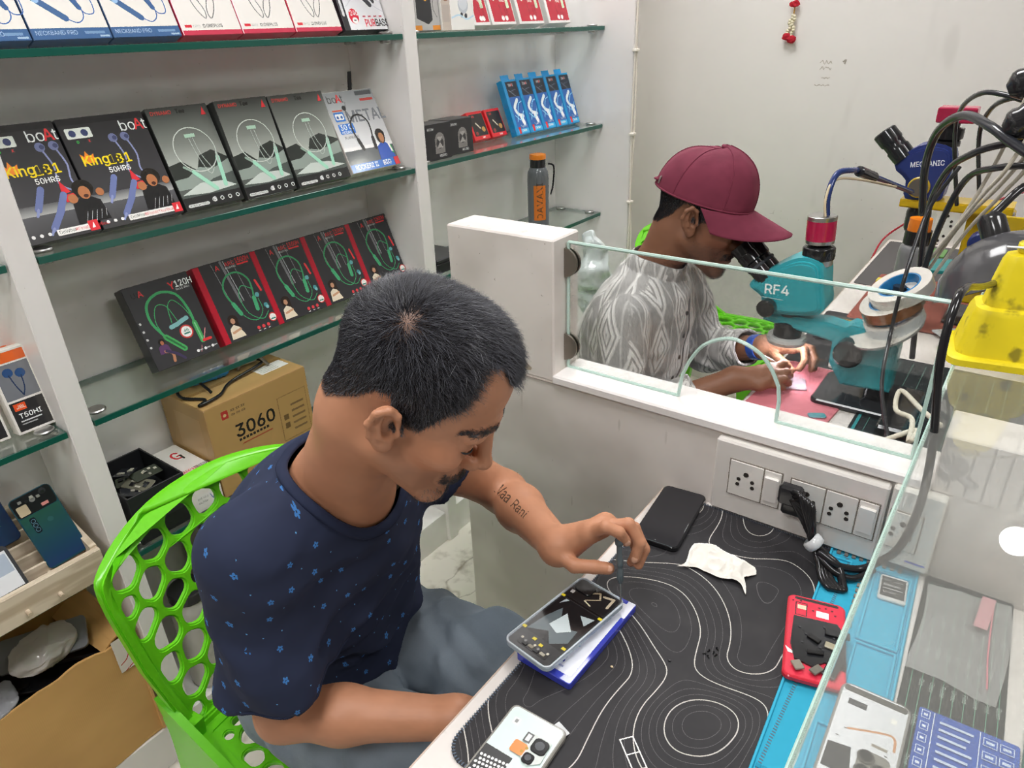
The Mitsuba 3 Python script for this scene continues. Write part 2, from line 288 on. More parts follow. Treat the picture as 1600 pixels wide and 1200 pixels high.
def king(y, w):
    k = thing('neckband_carton', 'black shrink-wrapped earphone carton with yellow King 181 lettering, ' + ('second from the left divider' if y > 0.5 else 'nearest the left divider'), 'box')
    M, h = leaning(-1.338, y, 1.1925, w, LN), 0.196; carton(k, M, w, h, 0.03, '#26262a')
    p = Print(); p.grad(0.001, .001, w - .001, .045, '#3a3a3c', '#55565a').grad(0.001, .045, w - .001, .062, '#a9abaa', '#5a5b5e').grad(.001, .062, w - .001, h - .001, '#3a3a3e', '#232327')
    p.rect(0.001, h - .012, w - .001, h - .001, '#15151a'); boat(p, w - .052, h - .032, .019)
    p.rect(.008, h - .036, .052, h - .018, '#dfe3dc', .002); p.circ(.019, h - .027, .006, '#39426a'); p.circ(.04, h - .027, .006, '#39426a')
    p.text('o', .02, h - .044, .006, '#35b34a', True); p.text('x', .04, h - .044, .006, '#d23c3c', True)
    for dx in (0, .022):
        p.line([(.085 + dx, h - .045), (.092 + dx, h - .075), (.088 + dx, h - .105), (.108 + dx, h - .122)], .003, '#8c92b8'); p.circ(.084 + dx, h - .042, .008, '#6d7398'); p.circ(.087 + dx, h - .042, .004, '#41476b')
    p.poly([(.018, h - .08), (.015, h - .062), (.022, h - .068), (.026, h - .058), (.031, h - .068), (.039, h - .064), (.036, h - .08)], '#f08a2c')
    p.text('King', .014, h - .084, .0165, '#f3d51f', True); p.text('181', .058, h - .087, .0165, '#f3d51f', True); p.text('181', .0595, h - .0855, .0135, '#3a3313', True, wide=.95)
    p.text('50HRS', .052, h - .101, .009, '#e9e9e9', True)
    p.poly([(.088, h - .1), (.1, h - .122), (.084, h - .124)], '#d8313b'); p.poly([(.083, h - .126), (.106, h - .124), (.103, h - .137), (.087, h - .138)], '#d8313b')
    for x, y2, r2 in ((.048, .072, 62), (.078, .058, 58), (.062, .035, 50)):
        a = math.radians(r2); q = V(math.cos(a), math.sin(a)); o = V(x, y2)
        p.line([o - q * .02, o + q * .016], .011, '#6b77a8'); p.line([o - q * .032, o - q * .02], .004, '#8a94c0')
    figure(p, .118, .018, .056, '#17130f', '#b0714a', '#17181b'); p.circ(.098, .062, .008, '#b0714a'); p.circ(.146, .066, .007, '#b0714a')
    p.circ(.12, .076, .0155, '#17130f', 1.15); p.circ(.12, .069, .0115, '#b0714a', .85); p.circ(.121, .063, .0032, '#4a2a20', 1.3)
    for a in range(5): p.line([(.1 + a * .01, .012 + .003 * a), (.112 + a * .008, .036)], .0007, '#c9c9c9')
    p.rect(.05, .006, w - .018, .0165, '#eceae6'); p.text('DoWhat', .053, .0088, .0055, '#3a3a3a'); p.text('#FloatsYourBoat', .08, .0088, .0055, '#cf3a3f')
    p.rect(w - .018, .003, w - .001, .021, '#d8323c'); p.poly([(w - .0135, .008), (w - .0085, .018), (w - .0075, .008)], '#f5f2ee')
    for i in range(3): p.circ(.012 + i * .013, .012, .003, '#e7e7e7')
    p.put(k, M, 'film')
king(0.446, 0.121); king(0.571, 0.155)
def sailbox(y, w, i, lean):
    k = thing('neckband_carton', ('leftmost', 'middle', 'rightmost')[i] + ' of the three smoky grey and black neckband cartons with a mountain print', 'box', 'grey mountain-print cartons')
    M, h = leaning(-1.338 + .008 * i, y, 1.1925, w, lean), 0.198; carton(k, M, w, h, 0.028, '#2b2d2c')
    p = Print(); p.grad(.001, .06, w - .001, .125, '#b9c0b8', '#7d827c').grad(.001, .125, w - .001, h - .001, '#7d827c', '#2e302f').rect(.001, .001, w - .001, .06, '#555b57')
    p.poly([(.001, .06), (.001, .088), (.03, .094), (.055, .072), (.07, .1), (.1, .108), (w - .001, .09), (w - .001, .06)], '#2a302d')
    p.poly([(.001, .06), (.03, .062), (.06, .078), (.09, .072), (w - .001, .086), (w - .001, .04), (.001, .04)], '#8d9a92'); p.poly([(.001, .03), (.04, .034), (.08, .052), (w - .001, .06), (w - .001, .02), (.001, .02)], '#4c5551')
    p.poly([(.004, .03), (.05, .048), (.1, .045), (w - .004, .032), (.06, .026)], '#c3cdc6')
    p.rect(.001, .001, w - .001, .024, '#232526'); p.rect(.006, .005, .052, .011, '#cfd3d0', .003); p.text('DOUBLE BATTERIES', .009, .0066, .003, '#2a2a2a')
    for j in range(4): p.circ(.064 + j * .018, .012, .0042, '#d4d7d5'); p.circ(.064 + j * .018, .012, .0025, '#2a2b2b')
    p.text('8', .062, .008, .009, '#e2e2e2', True)
    cx, cy, r = w * .52, .112, .044
    p.ring(cx, cy, r, .002, '#c4cbc4'); p.rect(cx - .011, cy + .024, cx + .011, cy + .031, '#a8c9b4')
    p.line([(cx - .004, cy + .022), (cx - .002, cy), (cx + .004, cy - .03), (cx + .014, cy - .05), (cx + .03, cy - .03)], .0013, '#b9c2bb'); p.line([(cx + .004, cy + .022), (cx + .008, cy - .01), (cx + .02, cy - .04)], .0013, '#b9c2bb')
    p.line([(cx - .038, cy - .03), (cx - .022, cy - .042)], .005, '#8fa598'); p.line([(cx - .022, cy - .042), (cx + .012, cy - .08)], .0085, '#9fd6bd'); p.line([(cx + .04, cy - .02), (cx + .034, cy - .075)], .0085, '#9fd6bd'); p.line([(cx + .0405, cy - .012), (cx + .039, cy - .03)], .005, '#aab7af')
    p.text('DYNAMO', .007, h - .014, .007, '#c2403c', True); p.text('Tee', w * .45, h - .014, .008, '#161616', True); p.poly([(w - .02, h - .022), (w - .013, h - .006), (w - .009, h - .022)], '#d5333a')
    p.put(k, M, 'film')
for i, (y, w, ln) in enumerate(((0.733, 0.130, 21), (0.866, 0.126, 17), (0.994, 0.148, 19))): sailbox(y, w, i, ln)
k = thing('neckband_carton', 'silver white earphone carton with METAL lettering, right end of the second shelf', 'box')
w, h = .158, .192; M = leaning(-1.322, 1.150, 1.1925, w, 24); carton(k, M, w, h, .034, '#d9d4cc')
p = Print(); p.grad(.001, .06, w - .001, h - .001, '#e2e4e6', '#8f9296').rect(.001, .018, w - .001, .052, '#5b6064').rect(.001, .052, w - .001, .06, '#f2f2f2').rect(.001, .001, w - .001, .02, '#2f6fc4')
boat(p, .008, h - .026, .018, '#2c2c2e'); p.text('METAL', .045, h - .075, .027, '#7c8086', True, wide=1.0); p.rect(w - .058, h - .014, w - .006, h - .004, '#55585c'); p.rect(w - .05, h - .028, w - .008, h - .022, '#c9473f')
p.rect(.012, h - .07, .042, h - .048, '#3f79c8', .003); p.rect(.015, h - .066, .039, h - .052, '#eef2f4', .002); p.circ(.021, h - .06, .0035, '#3a5fa0'); p.circ(.033, h - .06, .0035, '#3a5fa0'); p.rect(.012, h - .046, .042, h - .043, '#d3573c')
p.rect(.012, h - .1, .058, h - .076, '#3b78cc', .003); p.text('30 0.', .015, h - .09, .012, '#f5f7fa', True); p.text('HOURS', .016, h - .099, .006, '#f5f7fa', True); p.text('PLAYBACK', .018, h - .112, .006, '#585c60')
neckband(p, .078, .105, .028, .03, .0042, '#2b2d30', '#2a2b2d'); p.line([(.052, .1), (.05, .14), (.06, .165)], .0012, '#444'); p.circ(.05, h - .04, .006, '#2b2d30')
figure(p, .126, .02, .05, '#1d1713', '#b88058', '#2a55b5'); p.circ(.127, .079, .0145, '#1d1713'); p.circ(.128, .073, .010, '#b88058', .85); p.poly([(.118, .067), (.128, .058), (.138, .067), (.134, .061), (.128, .056), (.122, .061)], '#1d1713'); p.poly([(.142, .055), (.15, .05), (.152, .03), (.146, .03)], '#2f9a55'); p.poly([(.139, .058), (.145, .055), (.15, .034), (.144, .034)], '#f0f0ee')
p.text('ROCKERZ II', .012, .006, .011, '#f2f6fb', True, wide=.85); p.text('BIG', .102, .006, .011, '#f2f6fb', True); p.rect(w - .017, .001, w - .001, .02, '#d8323c')
p.put(k, M, 'film')
# third shelf
k = thing('neckband_carton', 'black earphone carton with a green neckband and Y120H lettering, left end of the third shelf', 'box')
w, h = .142, .177; M = leaning(-1.366, .607, .8855, w, 22); carton(k, M, w, h, .036, '#232325', 'print')
p = Print(); p.rect(.001, .001, w - .001, h - .001, '#333336'); p.text('U&', .012, h - .025, .011, '#111'); p.text('A', .026, h - .025, .012, '#d9363c', True)
p.text('Y', w - .05, h - .028, .015, '#dd3238', True); p.text('120H', w - .037, h - .026, .013, '#efefef', True, wide=.85); p.text('BASS PRO', w - .037, h - .033, .0045, '#d8d8d8')
G1, G2 = '#3f9c62', '#46a05a'
p.line([(.042, .062), (.028, .1), (.036, .135), (.068, .15), (.1, .137), (.112, .1), (.112, .068)], .0055, G1); p.line([(.042, .062), (.037, .095), (.05, .125), (.07, .12), (.08, .084)], .0018, G1); p.line([(.112, .075), (.104, .105), (.088, .128), (.073, .118), (.067, .084)], .0018, G1)
p.line([(.044, .06), (.07, .027)], .012, G2); p.line([(.044, .06), (.07, .027)], .004, '#2a6e3f'); p.line([(.112, .07), (.113, .03)], .011, G2); p.line([(.112, .07), (.113, .03)], .003, '#7cc48c')
p.line([(.062, .076), (.08, .079)], .009, '#7fb5b5'); p.line([(.084, .081), (.1, .085)], .009, '#7fb5b5'); p.circ(.088, .058, .0125, '#f0eeea'); p.ring(.088, .058, .0145, .003, '#c8433f'); p.text('40', .083, .058, .006, '#2d7a6e', True); p.rect(.081, .053, .095, .056, '#2d7a6e')
p.line([(.116, .03), (.128, .052)], .0022, '#d8878c'); p.line([(.1, .008), (.106, .02)], .0015, '#d8878c'); p.rect(.112, .026, .134, .032, '#dc3a3c', .003)
figure(p, .03, .03, .024, '#191410', '#a8694a', '#5b3a63'); p.line([(.03, .034), (.042, .026), (.04, .01)], .006, '#b07a5c'); p.line([(.032, .034), (.05, .022), (.062, .008)], .006, '#3c3352')
for i in range(3): p.circ(.094 + i * .017, .012, .0032, '#e8e8e8'); p.rect(.098 + i * .017, .0105, .105 + i * .017, .0135, '#aaaaaa')
for i in range(4): p.circ(.006, .05 + i * .017, .0025, '#c9c9c9')
p.put(k, M)
for i, y in enumerate((0.763, 0.906, 1.049, 1.192)):
    k = thing('neckband_carton', ('first', 'second', 'third', 'last')[i] + ' from the left of the four red-spined black cartons with green neckbands', 'box', 'red-spined neckband cartons')
    w, h = .143, .178; M = leaning(-1.366, y, .8855, w, 22); carton(k, M, w, h, .036, '#2a2a2c', 'print', spine='#b3152c')
    p = Print(); p.rect(.001, .001, .014, h - .001, '#b5162d').rect(.014, .001, w - .001, h - .001, '#303033')
    for x, c, ww in ((.043, '#8b8b8e', .0012), (.066, '#77777b', .006), (.073, '#a9a9ad', .002), (.092, '#8b8b8e', .0012)): p.line([(x, h - .004), (x + .01, h * .45)], ww, c)
    p.text('U', .04, h - .02, .01, '#151515'); p.text('A', .048, h - .02, .011, '#d9363c', True); p.text('ARC', .073, h - .016, .009, '#c2383c', True); p.text('BASS PRO', .072, h - .022, .004, '#dcdcdc'); p.text('1500H', .1, h - .014, .010, '#dd3238', True, wide=.8); p.rect(.102, h - .02, .132, h - .0165, '#dd3238')
    neckband(p, .081, .112, .033, .033, .0042, '#3c8f60', '#49a877', .05)
    p.line([(.05, .1), (.058, .07), (.075, .04), (.098, .03), (.118, .048), (.118, .075)], .0018, '#3fa06a'); p.line([(.112, .1), (.09, .112), (.076, .09), (.082, .05), (.11, .028), (.13, .04)], .0018, '#3fa06a')
    p.circ(.119, .083, .0055, '#5fa3a6'); p.circ(.13, .055, .0055, '#4a9097'); p.circ(.132, .05, .004, '#7ec0c2'); p.line([(.128, .115), (.133, .09)], .0055, '#dc3a40')
    p.circ(.134, .024, .0095, '#efede8'); p.rect(.128, .019, .14, .022, '#2d7a6e'); p.ring(.134, .024, .0105, .0022, '#c8433f')
    p.circ(.038, .047, .012, '#2a1e18'); p.rect(.042, .02, .049, .046, '#2a1e18'); p.poly([(.02, .006), (.024, .03), (.035, .037), (.046, .03), (.055, .006)], '#e6d8c0'); p.circ(.037, .045, .0065, '#c08f72', .85); p.line([(.028, .02), (.048, .024)], .005, '#c79878')
    for j in range(3): p.circ(.09 + j * .013, .012, .0042, '#d6444c'); p.rect(.087 + j * .013, .004, .093 + j * .013, .006, '#cfcfcf')
    p.put(k, M)
# top shelf
def upright(y, w, h, d, z, lean, x=-1.345): return leaning(x, y, z, w, lean)
for i, (y, w) in enumerate(((0.428 + .015, .108), (.553, .126), (.681, .126))):
    k = thing('neckband_carton', ('leftmost', 'second', 'third')[i] + ' white and blue neckband carton from the left divider, on the top shelf', 'box')
    h = .20; M = upright(y, w, h, .03, 1.4985, 20); carton(k, M, w, h, .03, '#2f4d74')
    p = Print(); p.rect(.001, .018, w - .001, h - .001, '#dfdcd6').rect(.001, .001, w - .001, .018, '#3c5f8c'); p.text('NECKBAND PRO', .006, .0075, .0068, '#a9c0da', wide=.9); p.rect(w - .02, .003, w - .004, .006, '#9db6cf'); p.rect(w * .66, .008, w - .01, .0125, '#6f8fb5')
    p.line([(-.0 + .002, .085), (.025, .062)], .006, '#35547e'); p.line([(.022, .066), (.062, .033)], .0105, '#42638f'); p.circ(.027, .062, .0055, '#8fb3d6'); p.line([(.062, .033), (.08, .026), (.093, .04), (.086, .075)], .0016, '#3b5fa0')
    p.line([(.068, .095), (.09, .05)], .0085, '#3d5d8c'); p.line([(.09, .05), (.098, .04), (.112, .043), (.112, .07), (.1, .11)], .0016, '#3b5fa0'); p.line([(.0, .09), (.0, .15), (.05, .19), (.09, .16), (.07, .1)], .006, '#35547e')
    p.put(k, M, 'film')
for i, y in enumerate((.811, .939, 1.068)):
    k = thing('neckband_carton', ('first', 'second', 'third')[i] + ' of the three white cartons with a red base strip on the top shelf', 'box', 'white cartons with red base strips')
    w, h = .126, .20; M = upright(y, w, h, .03, 1.4985, 20); carton(k, M, w, h, .03, '#c33550')
    p = Print(); p.rect(.001, .009, w - .001, h - .001, '#e4e0db'); p.rect(.008, .014, .022, .019, '#cf3340'); p.text('BASS', .024, .0142, .0045, '#9b9b9b'); p.text('ONEPLUS', .052, .0138, .006, '#4a4a4a', True, wide=.9); p.rect(.045, .0135, .05, .0195, '#4a4a4a'); p.rect(.0462, .0147, .0488, .0185, '#e4e0db')
    for s in (-1, 1):
        p.line([(.063 + s * .034, .11), (.063 + s * .028, .07)], .007, '#4a4b4b'); p.line([(.063 + s * .029, .085), (.063 + s * .02, .05), (.063 + s * .006, .03), (.063 + s * .004, .05), (.063 + s * .03, .1)], .0018, '#6a6b6b')
    p.line([(.03, .105), (.032, .15), (.063, .18), (.094, .15), (.096, .105)], .005, '#4a4b4b'); p.put(k, M, 'film')
k = thing('neckband_carton', 'white carton with PURE BASS lettering at the right end of the top shelf', 'box')
w, h = .132, .20; M = upright(1.203, w, h, .03, 1.4985, 18); carton(k, M, w, h, .032, '#2b2b30', 'print')
p = Print(); p.rect(.001, .001, .016, h - .001, '#2b2b30'); p.rect(.004, .03, .011, .1, '#d6d6d8', .003); p.grad(.016, .001, w - .001, h - .001, '#ececef', '#b9bac4')
for j in range(4): p.line([(.02, .05 + j * .016), (.06, .07 + j * .014), (w - .002, .04 + j * .02)], .0016, '#c9cad2')
p.line([(.03, .11), (.06, .09), (.095, .055)], .012, '#3a3b41'); p.line([(.085, .115), (.108, .062)], .009, '#3a3b41'); p.circ(.036, .03, .0165, '#d3263c', .85); p.text('240', .026, .032, .011, '#f4f1ee', True, wide=.85); p.circ(.037, .021, .007, '#f4f1ee', 1.2); p.rect(.033, .0205, .041, .0225, '#333')
p.text('PURE', .064, .008, .0155, '#d3263c', True, wide=.75); p.text('BASS', .096, .008, .0155, '#2b2b30', True, wide=.75)
for j in range(4): p.rect(.062 + j * .017, .028, .071 + j * .017, .031, '#b84a58')
p.put(k, M)
# right-hand bay
k = thing('speaker_carton', 'grey and orange carton printed with a black cube speaker on the top shelf', 'box')
w, h = .10, .13; M = upright(1.445, w, h, .05, 1.4985, 4, -1.365); carton(k, M, w, h, .06, '#8b8b8c', 'print')
p = Print(); p.rect(.001, .001, w - .001, h - .001, '#b0aeac').rect(.001, .001, .03, .012, '#d98a32').rect(w - .03, .001, w - .001, .012, '#d98a32').rect(.012, h - .03, .035, h - .018, '#d98a32')
p.poly([(.014, .028), (.018, .083), (.04, .09), (.072, .086), (.072, .024), (.055, .014)], '#2c2d30'); p.poly([(.018, .083), (.04, .09), (.072, .086), (.05, .079)], '#484a4e'); p.circ(.052, .073, .0065, '#e79a2e'); p.text('BASS', .045, .1, .011, '#3d4a78', True); p.line([(.08, .075), (.078, .05), (.09, .03)], .0015, '#3a3a3a')
p.put(k, M)
k = thing('massager_carton', 'white carton printed with a grey round body massager beside the grey speaker carton', 'box')
w, h = .132, .13; M = upright(1.547, w, h, .07, 1.4985, 2, -1.36); carton(k, M, w, h, .07, '#e3e1dc', 'print')
p = Print(); p.rect(.001, .001, .035, h - .001, '#bfb3a8').rect(.035, .001, w - .001, h - .001, '#e6e5e1'); p.circ(.02, .085, .017, '#8a5c44', .8); p.rect(.004, .02, .03, .06, '#b5aaa2'); p.text('Smart Body Massager', .042, .088, .0072, '#5b5f66', True, wide=.8); p.circ(.088, .06, .021, '#b9bfc6'); p.circ(.088, .066, .018, '#cdd2d8'); p.circ(.08, .036, .006, '#3c4046'); p.circ(.097, .034, .006, '#3c4046'); p.line([(.04, .03), (.07, .036), (.1, .026), (.128, .034)], .004, '#bcd6e6')
p.put(k, M)
for i, (y, w) in enumerate(((1.690, .075), (1.772, .115), (1.905, .13), (2.06, .125))):
    k = thing('red_phone_carton', ('first', 'second', 'third', 'fourth')[i] + ' from the left of the white-edged red cartons on the top shelf', 'box', 'red cartons on the top shelf')
    h = .12; M = upright(y, w, h, .035, 1.4985, 18, -1.37); carton(k, M, w, h, .04, '#cfcdca', 'print')
    p = Print(); p.rect(.012, .008, w - .004, h - .001, '#a81f30'); p.text('M8', w * .5, .062, .011, '#d9c9c4', True); p.rect(w * .4, .076, w * .7, .078, '#d9b9b4'); p.circ(w * .28, .07, .006, '#d8d2c4'); p.rect(w - .03, .045, w - .016, .075, '#b9c6a9', .002); p.circ(w * .5, .018, .007, '#e4dedb'); p.circ(w * .65, .018, .007, '#e4dedb')
    for x in (.45, .62, .7): p.line([(w * x, .055), (w * x + .006, .02)], .0013, '#6e1220')
    p.put(k, M)
for i, y in enumerate((1.402, 1.512)):
    k = thing('small_speaker_carton', ('left', 'right')[i] + ' one of two small black cartons with a grey dial emblem on the second shelf', 'box')
    w, h = .104, .092; M = leaning(-1.322 - .014 * i, y, 1.1925, w, 1); carton(k, M, w, h, .07, '#29292b', 'print')
    p = Print(); p.rect(.04, .016, .078, .05, '#7f7c7a').circ(.059, .05, .019, '#7f7c7a').circ(.059, .042, .014, '#3a393a').poly([(.047, .03), (.071, .03), (.059, .045)], '#a3a09d').poly([(.047, .058), (.071, .058), (.059, .045)], '#a3a09d'); p.text('BOOM', .012, h - .016, .006, '#c7c7c7', True); p.text('MICRO', w - .05, .007, .006, '#d5d5d5', True); p.put(k, M)
k = thing('tall_red_carton', 'narrow red carton side standing against the white pillar on the second shelf', 'box')
carton(k, leaning(-1.40, 1.384, 1.1925, .012, 0), .014, .085, .06, '#c83a34', 'print')
for i, y in enumerate((1.705, 1.79)):
    k = thing('red_earphone_carton', ('left', 'right')[i] + ' one of two small red cartons with a black window print', 'box', 'small red cartons')
    w, h = .074, .085; M = leaning(-1.40, y, 1.1925, w, 24); carton(k, M, w, h, .03, '#d0252c', 'print')
    p = Print(); p.rect(.008, .012, w - .004, h - .008, '#26201f'); p.text('TWS', .012, h - .018, .006, '#c9433f', True); p.line([(.028, .05), (.042, .034)], .005, '#c7b7a7'); p.circ(.055, .03, .008, '#b98a4a'); p.circ(.02, .02, .006, '#8a3a34'); p.text('bell', .038, .004, .006, '#f0d9d5', True); p.put(k, M)
for i in range(5):
    k = thing('blue_cable_pack', ('first', 'second', 'third', 'fourth', 'fifth')[i] + ' from the left of five blue hanging packs with a white cable print', 'box', 'blue cable packs')
    y, w, h = 1.876 + i * .0757, .073, .168; M = leaning(-1.372, y, 1.1925, w, 19); carton(k, M, w, h, .022, '#1489c4', 'gloss')
    add('hang_tab', tf(bev(.042, .02, .0015, .0004, (.045, h + .009, -.02)), M), 'gloss', k, color='#1a93d0')
    p = Print(); p.rect(.014, .004, w - .002, h - .006, '#2b5fa8').rect(.014, h - .052, w - .002, h - .006, '#1c2230').rect(.014, .004, w - .002, .018, '#39a9dd').rect(.018, .004, .029, .024, '#d6323a'); boat(p, .026, h - .02, .009)
    p.line([(.02, h - .03), (.05, h - .05)], .0015, '#8a93a5'); p.line([(.03, h - .035), (.058, h - .03)], .0015, '#6a738a')
    p.line([(.05, h - .062), (.028, h - .085), (.038, h - .105), (.06, h - .112)], .011, '#e4e9ee'); p.line([(.05, .05), (.056, .034)], .015, '#eef1f4'); p.line([(.024, .04), (.05, .09), (.07, .1)], .003, '#8fd1f0'); p.line([(.02, .06), (.045, .045), (.068, .07)], .003, '#8fd1f0'); p.text('Type-C', .033, .022, .0065, '#dbe9f5'); p.text('Cable', .033, .009, .007, '#e8f4fb', True); p.put(k, M)
# water bottle
k = thing('water_bottle', 'grey water bottle with an orange cap and label on the lower shelf behind the pillar', 'bottle')
bp = pix(843, 345, z=0.905); b0 = (bp[0], bp[1] - .005, .886)
body(k, tf(lathe([(0, 0), (.034, 0), (.036, .004), (.036, .165), (.034, .185), (.026, .2), (.022, .204), (0, .204)], 32), RZ(b0)), 'gloss', smooth=40, color='#63666a')
add('neck', tf(lathe([(0, .2), (.026, .2), (.026, .226), (0, .226)], 28), RZ(b0)), 'gloss', k, 40, '#232427'); add('cap', tf(lathe([(0, .226), (.0275, .226), (.0275, .238), (.025, .242), (0, .242)], 28), RZ(b0)), 'gloss', k, 40, '#e8832a')
add('strap', tf(tube([(.028, 0.02, .21), (.045, .028, .2), (.04, .03, .14), (.037, .02, .11)], .003, 6), RZ(b0)), 'matte', k, True, '#17181a')
ang = math.atan2(-b0[1], -b0[0]) + 0.15
lab = sheet(lambda u, v: np.stack([.0366 * np.cos(ang + (u - .5) * 1.15), .0366 * np.sin(ang + (u - .5) * 1.15), .03 + v * .115], -1), 12, 2)
add('label_panel', tf(lab, RZ(b0)), 'print', k, True, '#d4742c')
v, f = text2d('AMANI', .021); v = v - [0, .010]; a2 = ang + v[:, 1] / .037 * -1
add('lettering', tf(trimesh.Trimesh(np.c_[.037 * np.cos(a2), .037 * np.sin(a2), .055 + v[:, 0]], f, process=False), RZ(b0)), 'print', k, color='#3a2a22')
v, f = text2d('D', .02); v = v - [0, .010]; a2 = ang + v[:, 1] / .037 * -1
add('emblem', tf(trimesh.Trimesh(np.c_[.037 * np.cos(a2), .037 * np.sin(a2), .036 + v[:, 0] * .8], f, process=False), RZ(b0)), 'print', k, color='#3a2a22')
k = thing('flat_black_box', 'flat black box lying on the lower shelf just right of the white pillar', 'box')
body(k, bev(.16, .12, .03, .003, (-1.40, 1.47, .886)), 'print', color='#222326'); add('lid', bev(.164, .124, .012, .003, (-1.40, 1.47, .9165)), 'print', k, color='#2d2e31')
k = thing('blue_bottle_cap', 'small blue bottle cap peeping over the pillar top on the lower shelf', 'cap'); body(k, cyl((-1.36, 1.80, .886), (-1.36, 1.80, .915), .014, 16, c=.002), 'gloss', smooth=40, color='#2b7fb8')
# little black hook and pen cap on top of the METAL carton
k = thing('black_plastic_hook', 'little black plastic hook standing behind the silver white carton', 'hook'); body(k, hull([(-1.44, 1.275, 1.36), (-1.44, 1.281, 1.36), (-1.445, 1.279, 1.42), (-1.445, 1.292, 1.42), (-1.45, 1.276, 1.36), (-1.452, 1.29, 1.42)]), 'gloss', color='#1b1b1d')
# ---------------------------------------------------------------- low shelf of the middle bay
def openbox(w, d, h, t):
    return cat(bx(0, 0, 0, w, d, t), bx(0, 0, t, t, d, h), bx(w - t, 0, t, w, d, h), bx(t, 0, t, w - t, t, h), bx(t, d - t, t, w - t, d, h))
Z4 = .5795
k = thing('black_carton', 'closed black carton under the open black box', 'box'); body(k, bev(.165, .115, .055, .002, (-1.395, .513, Z4)), 'print', color='#1d1e20'); add('lid', bev(.168, .118, .02, .002, (-1.395, .513, Z4 + .036)), 'print', k, color='#26272a')
k = thing('open_black_box', 'open black cardboard box holding circuit boards, left end of the lowest shelf', 'box'); body(k, tf(openbox(.175, .12, .06, .004), RZ((-1.484, .452, Z4 + .057))), 'print', color='#232427')
r = random.Random(3)
for i in range(5):
    k = thing('circuit_board', 'loose greenish circuit board lying in the open black box', 'circuit board', 'circuit boards in the black box')
    M = RZ((-1.41 + r.uniform(-.04, .05), .512 + r.uniform(-.025, .025), Z4 + .085 + .006 * i), r.uniform(0, 180)) @ F((0, 0, 0), (1, 0, r.uniform(-.3, .3)), (0, 1, r.uniform(-.3, .3)))
    body(k, tf(slab(.06, .035, .002, .004), M), 'gloss', color=('#5d6450', '#2c2d31', '#6c6a5c', '#3b4036', '#23252a')[i])
    for j in range(6): add('chip', tf(bev(r.uniform(.005, .012), r.uniform(.005, .01), .002, .0003, (r.uniform(-.022, .022), r.uniform(-.011, .011), .002)), M), 'gloss', k, color=r.choice(['#1d1d1f', '#9a978c', '#c8c4b4', '#33363a']))
k = thing('white_shop_carton', 'white carton with a red emblem and GANPATI TRADERS print beside the open black box', 'box')
body(k, bev(.165, .072, .09, .0015, (-1.3955, .6095, Z4)), 'print', color='#e4dfda')
p = Print(); Mt = F((-1.313, .5735, Z4 + .09), (0, 1, 0), (-1, 0, 0)); p.text('GANPATI', .008, .028, .011, '#c9303c', True, rot=0, wide=.62); p.text('TRADERS', .04, .028, .011, '#39393b', True, wide=.55)
p.line([(.052, .122), (.044, .128), (.036, .118), (.039, .1), (.05, .098), (.052, .109), (.045, .109)], .0048, '#d1303a'); p.line([(.052, .109), (.051, .09)], .0045, '#2e2e30'); p.text('MOBILE & ACCESSORIES', .012, .018, .004, '#b5636a', wide=.8); p.put(k, Mt)
p = Print(); Mf = F((-1.313, .5735, Z4), (0, 1, 0), (0, 0, 1)); p.line([(.036, .076), (.03, .079), (.025, .07), (.028, .06), (.036, .059), (.036, .066), (.032, .066)], .003, '#d1303a'); p.line([(.0365, .066), (.036, .053)], .003, '#2e2e30')
p.rect(.012, .008, .064, .042, '#e9e7e4'); p.text('WHOLESALE', .014, .03, .005, '#555', wide=.6); p.text('Mobile', .014, .02, .005, '#555'); p.text('V', .042, .02, .014, '#4a62a8'); p.put(k, Mf)
k = thing('tool_carton', 'brown cardboard carton printed 3060 on the lowest shelf behind the seated man', 'box')
cy0, cy1, cx0, cx1, ch = .650, .915, -1.495, -1.315, .222
body(k, bx(cx0, cy0, Z4, cx1, cy1, Z4 + ch, .003), 'card' if False else 'print', color='#b8935e')
p = Print(); Mf = F((cx1, cy0, Z4), (0, 1, 0), (0, 0, 1)); p.rect(.001, .001, .264, ch - .001, '#b08d58'); p.rect(.035, .183, .052, .203, '#b03a32', .003); p.circ(.0435, .192, .004, '#c9a878')
for j in range(3): p.text('xx', .058 + j * .013, .195, .007, '#5a4630', True); p.text('oa', .058 + j * .013, .185, .006, '#5a4630', True)
p.text('3060', .058, .128, .030, '#1f1c19', True)
for j in range(9): p.rect(.064 + j * .009, .117, .070 + j * .009, .123, '#2b2620')
p.rect(.07, .107, .15, .110, '#a5573a')
p.rect(.175, .06, .255, .175, '#8a6c42').rect(.1765, .0615, .2535, .1735, '#b08d58')
for a in range(2):
    for b in range(2): p.rect(.185, .09 + .022 * a, .198, .104 + .022 * a, '#6b5433')
for a in range(5): p.rect(.208, .078 + .016 * a, .245, .083 + .016 * a, '#7a6140')
p.put(k, Mf)
p = Print(); Mt = F((cx1, cy0, Z4 + ch), (0, 1, 0), (-1, 0, 0)); p.rect(.001, .001, .264, .178, '#bb9762').rect(.001, .083, .264, .096, '#a9824b').rect(.18, .045, .255, .085, '#e9e6df').rect(.001, .087, .264, .0885, '#8a6a3c')
for a in range(4): p.rect(.186, .05 + a * .008, .23, .053 + a * .008, '#a9a59c')
p.put(k, Mt)
p = Print(); Ms = F((cx0, cy0, Z4), (1, 0, 0), (0, 0, 1)); p.rect(.002, .002, .178, ch - .002, '#ad8853'); p.line([(.06, .15), (.068, .168)], .003, '#54452f'); p.line([(.08, .15), (.08, .168)], .003, '#54452f'); p.line([(.1, .14), (.115, .15), (.11, .13)], .003, '#54452f'); p.rect(.05, .1, .15, .19, '#b59160'); p.put(k, Ms)
